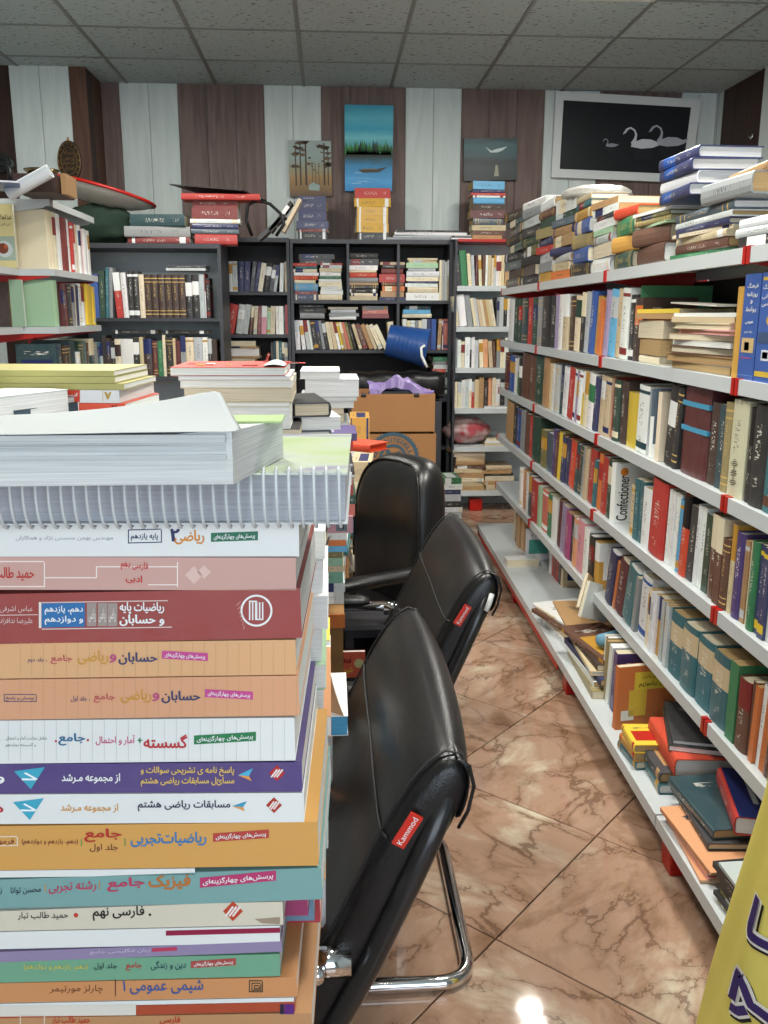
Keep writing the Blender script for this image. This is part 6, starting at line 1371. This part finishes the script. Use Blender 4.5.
# on top of the unit
zt = LZ[0]
pa, pb = at(8, 194, Y=3.88), at(50, 171, Y=3.88)
mb = MB().tube([pa, pb], .028, 20); o = mb.build('poster_roll', flat('white_paper_roll', rgb('cdd3d6'), .5), smooth=False, fix=True); shade_auto(o); tag(o, 'white rolled poster tube sticking up on the left shelf unit', 'roll')
MB().tube([pb-(pb-pa).normalized()*.0005, pb+(pb-pa).normalized()*.0006], .022, 16).build('tube_hollow', ink('8f979b'), o)
o = MB().box((-.09, -.14, 0), (.09, .14, .075)).build('wooden_box', M_DPLANK); pc = at(56, 196, Y=4.18); o.location = (pc.x-.03, 4.12, zt+.001); bevel(o, .004); tag(o, 'dark wooden box with brass dish on the left shelf unit', 'box')
mb = MB(); n = 28; mb.loft([[(r*math.cos(2*math.pi*k/n), r*math.sin(2*math.pi*k/n), z) for k in range(n)] for r, z in ((.03, 0), (.06, .012), (.075, .03), (.072, .03), (.055, .014), (.01, .006))])
q = mb.build('brass_dish', flat('aged_brass', rgb('8a7a55'), .25, 1.0), smooth=True, fix=True); q.location = (pc.x-.03, 4.10, zt+.077); tag(q, 'shallow brass dish standing on the dark wooden box', 'dish')
o = MB().box((0, 0, 0), (.022, .16, .085)).build('wood_offcut', ink('a8845c', .7)); o.location = (pc.x+.065, 4.04, zt+.001); tag(o, 'pale wooden offcut beside the dark box on the left unit', 'wood')
o = lie(.008, .2, .28, lx-.2, 3.8, zt+.001, .3, c='b', c2='w', pat=0, label='flat blue folder on the near corner of the left unit', cat='folder')
# green bag and big white round tray with red rim
mb = MB(); gb = at(97, 219, Y=5.72); ellipsoid(mb, (0, 0, 0), (.20, .11, .125), 40, 24, lambda d: (1+.12*noise.noise(d*2.2+Vector((5, 2, 1)))+.05*noise.noise(d*6))*(1.12 if abs(d.x) > .5 and abs(d.z) > .3 else 1))
o = mb.build('green_bag', flat('dark_green_cloth', rgb('2a3a30'), .85, 0, .2, .2, 9), smooth=True); o.location = (gb.x, 5.74, 1.7865+.118); tag(o, 'dark green soft cloth bag on the left charcoal bookcase', 'bag')
n = 48; hat = MB(); prof = [(.005, -.085), (.10, -.080), (.20, -.058), (.28, -.028), (.325, .0), (.32, .004), (.27, -.020), (.19, -.050), (.10, -.072), (.005, -.078)]
hat.loft([[(r*math.cos(2*math.pi*k/n), r*.62*math.sin(2*math.pi*k/n), z) for k in range(n)] for r, z in prof])
hc = at(101, 192, Y=5.72); o = hat.build('round_tray', flat('off_white_lacquer', rgb('b9b4aa'), .45), smooth=True, fix=True); o.location = (hc.x, 5.74, 1.7865+.315); o.rotation_euler = (-.10, .25, 0); tag(o, 'large white round tray with red rim tilted over the green bag', 'tray')
MB().tube([(.325*math.cos(2*math.pi*k/n), .325*.62*math.sin(2*math.pi*k/n), .002) for k in range(n)], .010, 8, closed=True).build('red_rim', M_RED, o, True)
# ================================================================ WALL PICTURES
def canvas(px, name, label, Y=BACK-.012, d=.02, mat=None, cat='painting'):
    """px: four image corners tl,tr,br,bl on the wall plane"""
    P = [at(x, y, Y=Y-d) for x, y in px]; 
    mb = MB().loft([[Vector((p.x, Y-.001, p.z)) for p in P], [p for p in P]]); o = mb.build(name, mat, fix=True); tag(o, label, cat)
    def g(u, v): a = P[3].lerp(P[2], u); b = P[0].lerp(P[1], u); return a.lerp(b, v)
    return o, g
def grad(name, stops, axis=2, scale=(6, 6, 25), rough=.4, amt=.12, lo=0, hi=1):
    t = NT(name, rough, 0, .4); tc = t.n('ShaderNodeTexCoord'); sp = t.n('ShaderNodeSeparateXYZ'); t.l(tc.outputs['Generated'], sp.inputs[0])
    mp = t.n('ShaderNodeMapping'); mp.inputs['Scale'].default_value = scale; t.l(tc.outputs['Object'], mp.inputs[0]); nz = t.n('ShaderNodeTexNoise', i_Scale=1.0, i_Detail=5.0, i_Distortion=.6); t.l(mp.outputs[0], nz.inputs['Vector'])
    v = t.math('ADD', sp.outputs[axis], t.math('MULTIPLY', t.math('SUBTRACT', nz.outputs[0], .5), amt)); r = t.n('ShaderNodeValToRGB'); t.l(v, r.inputs[0])
    e = r.color_ramp.elements; e[0].position = stops[0][0]; e[0].color = rgb(stops[0][1]); e[1].position = stops[-1][0]; e[1].color = rgb(stops[-1][1])
    for p, c in stops[1:-1]: x = e.new(p); x.color = rgb(c)
    return t.base(r.outputs[0])
def blob(o, g, pts, color, nm='painted_shape', lift=.001):
    ps = [g(u, v)+Vector((0, -lift, 0)) for u, v in pts]; MB().poly(ps).build(nm, ink(color, .4), o)
random.seed(11)
pl, g = canvas([(288, 140), (331, 141), (332, 196), (290, 197)], 'painting', 'small ochre painting of pines by a stream, above the blue dictionaries', mat=grad('ochre_scene', [(0, '4a3520'), (.12, '7a5a30'), (.35, '9a7840'), (.5, '8e8a6a'), (.7, '8fa09a'), (1, '9aa8a4')], amt=.18))
blob(pl, g, [(.45, .12), (.7, .1), (.72, .2), (.55, .26), (.46, .2)], '8fa39c', 'painted_stream')
for tx, h0, w in ((.16, .95, .035), (.27, .97, .04), (.40, .98, .05), (.83, .96, .045), (.92, .9, .03), (.55, .62, .015), (.62, .6, .015), (.70, .6, .015)):
    blob(pl, g, [(tx-w/2, .2), (tx+w/2, .2), (tx+w*.3, h0), (tx-w*.3, h0)], '3a2818', 'painted_trunk')
    for k in range(7 if w > .02 else 3):
        cx = tx+random.uniform(-.09, .09)*(1 if w > .02 else .5); cy = random.uniform(.5 if w > .02 else .4, h0); rx = random.uniform(.04, .1)*(1 if w > .02 else .4); ry = rx*.35
        cx = min(max(cx, rx), 1-rx); blob(pl, g, [(cx+rx*math.cos(a)*(1+.3*math.sin(3*a)), min(.99, cy+ry*math.sin(a)*(1+.3*math.sin(5*a)))) for a in [2*math.pi*i/11 for i in range(11)]], random.choice(['4f3c22', '5e4828', '463420']), 'painted_foliage', .0015)
pl, g = canvas([(344.5, 104.5), (393.5, 105.5), (392, 191), (345, 191)], 'painting', 'tall turquoise lake painting with green trees and a boat', d=.03, mat=grad('lake_scene', [(0, '2486c8'), (.12, '4aa2da'), (.3, '2f84b4'), (.38, '1f4a50'), (.43, '1a3a34'), (.50, '3a8f98'), (.62, '6ec0c8'), (.72, '35a0bc'), (.85, '55b2c4'), (1, '2a90ac')], amt=.10))
for k in range(26):
    cx = .03+.94*k/25; h = random.uniform(.10, .19); w = .045
    blob(pl, g, [(max(0, cx-w), .42), (min(1, cx+w), .42), (min(1, cx+w*.5), .42+h*.6), (cx, .42+h), (max(0, cx-w*.6), .42+h*.5)], random.choice(['2f7a3a', '1f5a30', '3f8f42', '17402a']), 'painted_tree')
blob(pl, g, [(.0, .40), (1, .40), (1, .425), (0, .425)], '1a2420', 'painted_shore', .0015)
blob(pl, g, [(.28, .255), (.36, .215), (.72, .22), (.9, .285), (.68, .262), (.42, .25)], '3a3528', 'painted_boat', .002); blob(pl, g, [(.34, .25), (.68, .255), (.66, .265), (.36, .262)], '7a6a4c', 'painted_boat', .0025)
for k in range(9): u = random.uniform(0, .6); v = random.uniform(.06, .24); blob(pl, g, [(u, v), (u+random.uniform(.15, .38), v+.004), (u+.2, v+.010), (u+.03, v+.008)], random.choice(['9fc6e0', '6aa8d4']), 'painted_ripple', .0012)
pl, g = canvas([(464, 138), (517, 138), (517, 180), (463.5, 181)], 'painting', 'small dark teal painting of a pale bird over water', mat=grad('dark_scene', [(0, '0f1a1c'), (.3, '1c2f30'), (.45, '141f22'), (.6, '24484c'), (.8, '2c5a60'), (1, '1a3034')], amt=.4))
blob(pl, g, [(.40, .80), (.52, .70), (.60, .74), (.82, .80), (.72, .70), (.62, .66), (.50, .66)], 'c2d2ce', 'painted_bird'); blob(pl, g, [(.57, .1), (.66, .1), (.64, .34), (.60, .38)], '9a9a80', 'painted_light')
fr, g = canvas([(556, 91), (701.5, 99.5), (690, 183), (551.5, 177)], 'swan_picture', 'large dark swan photograph in a white frame above the long shelving', d=.03, mat=ink('d2d8d6', .4), cat='picture')
blob(fr, g, [(.055, .10), (.935, .10), (.935, .90), (.055, .90)], '0d0f14', 'print_ground', .001)
def sw(cx, cy, s, flip=1, c='b9bcc2'):
    S = lambda x, y: (cx+flip*x*s*.44, cy+y*s*.82)
    blob(fr, g, [S(-.42, .0), S(-.40, .12), S(-.25, .2), S(0, .3), (S(.35, .30)), S(.62, .22), S(.85, .30), S(.70, .10), S(.45, .0), S(0, -.05)], c, 'swan_body', .002)
    neck = [(-.36, .10), (-.28, .28), (-.26, .45), (-.34, .60), (-.5, .68), (-.64, .62), (-.70, .52), (-.78, .44)]
    wds = [.09, .06, .04, .034, .032, .042, .042, .012]; L_ = []; R_ = []
    for i, (x, y) in enumerate(neck):
        a = neck[min(i+1, 7)]; b = neck[max(i-1, 0)]; dx, dy = a[0]-b[0], a[1]-b[1]; l = math.hypot(dx, dy); nx, ny = -dy/l*wds[i], dx/l*wds[i]; L_.append(S(x+nx, y+ny)); R_.append(S(x-nx, y-ny))
    mb = MB(); vs = [g(*p)+Vector((0, -.0025, 0)) for p in L_]+[g(*p)+Vector((0, -.0025, 0)) for p in R_]; mb.add(vs, [(i, i+1, 8+i+1, 8+i) for i in range(7)]); mb.build('swan_neck', ink(c, .4), fr)
    blob(fr, g, [S(-.3, -.07), S(.5, -.07), S(.4, -.4), (S(-.2, -.45))], '181a20', 'swan_reflection', .0015)
sw(.80, .44, .40, c='a2a6ae'); sw(.62, .40, .40, c='c6c9cf'); sw(.40, .39, .16, c='8f939c')
# oval plaque
pc = at(69, 161, Y=JOGY-.02); mb = MB(); n = 32
ra, rb = (at(81, 161, Y=JOGY).x-at(57, 161, Y=JOGY).x)/2, (at(69, 141, Y=JOGY).z-at(69, 182, Y=JOGY).z)/2
mb.loft([[(ra*s*math.cos(2*math.pi*k/n), y, rb*s*math.sin(2*math.pi*k/n)) for k in range(n)] for s, y in ((1, 0), (1.02, -.006), (.98, -.014), (.9, -.016))])
o = mb.build('oval_plaque', flat('dark_bronze', rgb('2c1f16'), .4, .4), smooth=False, fix=True); o.location = (pc.x, JOGY-.002, pc.z); tag(o, 'oval dark carved plaque with gold script on the white planks', 'plaque')
GOLD = flat('dull_gold', rgb('8a6a34'), .35, .6)
for s in (.92, .66): MB().tube([(ra*s*math.cos(2*math.pi*k/n), -.018, rb*s*math.sin(2*math.pi*k/n)) for k in range(n)], .0022, 6, closed=True).build('gold_ring', GOLD, o, True)
for k in range(16): a = 2*math.pi*k/16; MB().tube([(ra*.8*math.cos(a), -.020, rb*.8*math.sin(a)), (ra*.86*math.cos(a+.1), -.020, rb*.86*math.sin(a+.1))], .005, 6).build('gold_bead', GOLD, o, True)
for j, s in enumerate(('بسم الله', 'الرحمن', 'الرحیم', 'صدق')):
    z = (.36-.24*j)*rb; w = ra*(1.0 if j in (1, 2) else .8); vs, fs, _ = glyph_mesh(shape(s), .0); MB().add([((u-.5)*w, -.0185, z-.015+v*.035) for u, v in vs], fs).build('gold_script', GOLD, o)
MB().tube([(0, -.008, rb), (0, -.008, rb+.02)], .006, 8).build('hanger', GOLD, o)
# black bracket at the left edge
o = MB().tube([at(-6, 160, Y=6.0), at(6, 163, Y=6.0), at(10, 170, Y=6.0), at(11, 182, Y=6.0)], .02, 10).build('wall_bracket', M_BLACKTUBE, smooth=True); tag(o, 'black curved wall bracket at the left edge of view', 'lamp')
p = at(0, 162, Y=6.05); MB().loft([[(p.x+.07*s*math.cos(a), JOGY-.002 if False else 6.05-.0, p.z+.06*s*math.sin(a)) for a in [2*math.pi*k/16 for k in range(16)]] for s in (.6, 1)]+[[(p.x+.07*s*math.cos(a), 6.128, p.z+.06*s*math.sin(a)) for a in [2*math.pi*k/16 for k in range(16)]] for s in (1,)]).build('bracket_base', M_BLACKTUBE, o, fix=True)
# hook on the right wall
hk = at(750, 137, X=RX-.02); o = MB().tube([hk+Vector((.03, 0, 0)), hk, hk+Vector((0, -.03, -.015)), hk+Vector((0, -.035, .012))], .009, 8).build('wall_hook', M_CHROME, smooth=True); tag(o, 'small shiny hook on the dark right wall', 'hook')
# ================================================================ YELLOW BUNDLE
YB = flat('yellow_banner_cloth', rgb('d6c763'), .55, 0, .4, .1, 5)
def bund(th, z):
    a = Vector((.650, 1.13, 0)); top_ = Vector((.752, 1.10, .95)); c = a.lerp(top_, z/.95); r = .098-.012*z+.006*math.sin(3*th+4*z)+.004*math.sin(7*th-9*z)
    return Vector((c.x+r*math.cos(th), c.y+r*math.sin(th), z))
n = 56; mb = MB(); mb.loft([[bund(2*math.pi*k/n, z) for k in range(n)] for z in [.001]+[.05*i for i in range(1, 18)]]); o = mb.build('banner_bundle', YB, smooth=True, fix=True); tag(o, 'yellow printed banner bundle with purple lettering standing at the right corner', 'banner')
def stroke(pts, w, color, lift, nm='banner_lettering'):
    """ribbon on the bundle through (angle in m, height) points"""
    P = []
    for i in range(len(pts)-1):
        for k in range(6): t = k/6; P.append((pts[i][0]*(1-t)+pts[i+1][0]*t, pts[i][1]*(1-t)+pts[i+1][1]*t))
    P.append(pts[-1]); vs = []
    for i, (s, z) in enumerate(P):
        a = P[min(i+1, len(P)-1)]; b = P[max(i-1, 0)]; dx, dy = a[0]-b[0], a[1]-b[1]; l = math.hypot(dx, dy) or 1; nx, ny = -dy/l*w/2, dx/l*w/2
        for sg in (1, -1):
            th = (s+nx*sg)/.095; z_ = z+ny*sg; q = bund(th, z_); ax = bund(th+math.pi, z_); vs.append(q+(q-ax).normalized()*lift)
    MB().add(vs, [(2*i, 2*i+1, 2*i+3, 2*i+2) for i in range(len(P)-1)]).build(nm, ink(color, .5), o, True)
th0 = 0     # facing the viewer
def findst(px, py):
    best = None
    for i in range(60):
        th = -math.pi+.3+i*.045
        for j in range(60):
            z = .2+j*.012; q = bund(th, z); d = (q-EYE); x, y = proj(q); e = (x-px)**2+(y-py)**2
            ax = bund(th+math.pi, z)
            if (q-ax).dot(EYE-q) > 0 and (best is None or e < best[0]): best = (e, th*.095, z)
    return best[1], best[2]
for pxs in ([(741, 893), (738, 905), (741, 922), (750, 935), (764, 943), (776, 946)], [(731, 1000), (733, 985), (738, 972), (742, 985), (750, 1004), (764, 1016), (775, 1020)], [(728, 1005), (736, 1012), (748, 1010)]):
    pts = [findst(*p) for p in pxs]
    stroke([(a+.003, b-.004) for a, b in pts], .026, '14121a', .0012); stroke(pts, .024, 'dcd9cf', .002); stroke(pts, .014, '33235c', .003)
q = MB(); g0 = []
# green patch near the top
pts = [findst(*p) for p in ((766, 812), (768, 830), (768, 842))]; stroke(pts, .02, '6fb09a', .001, 'banner_patch')
# ---- ivory spine ornament and tag on tier two
for q in [q for q in COL.objects if q.get('label', '').find('ivory book') >= 0 and q.get('label', '').endswith('second tier of the long shelving')]:
    xs_ = [v.co for v in q.data.vertices]; t = max(v.x for v in xs_)-min(v.x for v in xs_); H = max(v.z for v in xs_)
    for k in range(14):
        a = .12+.02*k; w = .16+.12*math.sin(k*1.3); M = q.matrix_world
        pp = [M @ Vector((-t/2+u*t, min(v.y for v in xs_)-.0004, b*H)) for u, b in ((.5-w, a), (.5+w*.6, a+.006), (.5+w, a+.018), (.5-w*.4, a+.012))]; decal(q, pp, '3a2a22', 'ornament')
for q in [q for q in COL.objects if q.get('label', '').find('maroon book') >= 0 and q.get('label', '').endswith('second tier of the long shelving')]:
    vs = [v.co for v in q.data.vertices]; t = max(v.x for v in vs)-min(v.x for v in vs); H = max(v.z for v in vs); y0 = min(v.y for v in vs)
    if t > .03:
        for z0 in (.50, .78): MB().box((-t/2-.0004, y0-.0004, H*z0), (t/2+.0004, .05, H*(z0+.055))).build('cyan_tape', ink('4a9cc0', .35), q)
        q['label'] = 'thick maroon volume with two cyan bands on the second tier of shelving'
# ================================================================ FAR BOOKS JOINED
# count the pixels every book shows; the 300 that show largest stay single objects, the rest become one mesh
bpy.context.view_layer.update()
from mathutils.bvhtree import BVHTree
_V, _P, _own = [], [], []; seen = {}
for o in COL.objects:
    if o.type != 'MESH': continue
    top = o
    while top.parent is not None: top = top.parent
    k = len(_V); Mo = o.matrix_world; _V += [Mo @ v.co for v in o.data.vertices]
    for p in o.data.polygons: _P.append([k+i for i in p.vertices]); _own.append(top.name)
_bvh = BVHTree.FromPolygons(_V, _P)
for yi in range(1, 1024, 3):
    for xi in range(1, 768, 3):
        loc, nor, idx, dist = _bvh.ray_cast(EYE, ray(xi, yi))
        if idx is not None: seen[_own[idx]] = seen.get(_own[idx], 0)+1
books = [o for o in COL.objects if o.parent is None and o.get('category') == 'book' and o.type == 'MESH']
books.sort(key=lambda o: -seen.get(o.name, 0))
keep = set(o.name for o in books[:300]); rest = [o for o in books if o.name not in keep]
print('BOOKS', len(books), 'visible', sum(1 for o in books if seen.get(o.name, 0) > 0), 'cut at', seen.get(books[299].name, 0) if len(books) > 300 else 0)
V, Fc, UV, MI = [], [], [], []; at_ = {k: [] for k in ('bcol', 'color2', 'lco', 'pat', 'rough', 'brnd')}
for o in rest:
    rn = random.random(); c2 = list(o['color2']); pr = (o['pat'], o['rough'])
    for part_ in [o]+[c for c in o.children if c.name.startswith('page_block')]:
        me = part_.data; k = len(V); M = o.matrix_world; uvl = me.uv_layers[0].data if me.uv_layers else None
        for v in me.vertices: V.append(tuple(M @ v.co)); at_['lco'].append(tuple(v.co)); at_['bcol'].append(tuple(part_.color)); at_['color2'].append(tuple(c2)+(1,)); at_['pat'].append(pr[0]); at_['rough'].append(pr[1]); at_['brnd'].append(rn)
        for p in me.polygons:
            Fc.append(tuple(k+i for i in p.vertices)); MI.append(0 if part_ is o else 1)
            for li in p.loop_indices: UV.append(tuple(uvl[li].uv) if uvl else (5, 5))
if rest:
    me = bpy.data.meshes.new('far_books'); me.from_pydata(V, [], Fc); me.materials.append(MCG); me.materials.append(MPG)
    me.polygons.foreach_set('material_index', MI)
    l = me.uv_layers.new(name='UVMap'); l.data.foreach_set('uv', [x for q in UV for x in q])
    for k in ('bcol', 'color2'): a = me.attributes.new(k, 'FLOAT_COLOR', 'POINT'); a.data.foreach_set('color', [x for q in at_[k] for x in q])
    a = me.attributes.new('lco', 'FLOAT_VECTOR', 'POINT'); a.data.foreach_set('vector', [x for q in at_['lco'] for x in q])
    for k in ('pat', 'rough', 'brnd'): a = me.attributes.new(k, 'FLOAT', 'POINT'); a.data.foreach_set('value', at_[k])
    o = bpy.data.objects.new('far_books', me); link(o); tag(o, 'the many small far and half hidden books filling shelves and stacks', 'books', kind='stuff')
    dead = [c for r in rest for c in list(r.children)]+rest
    bpy.data.batch_remove(dead)
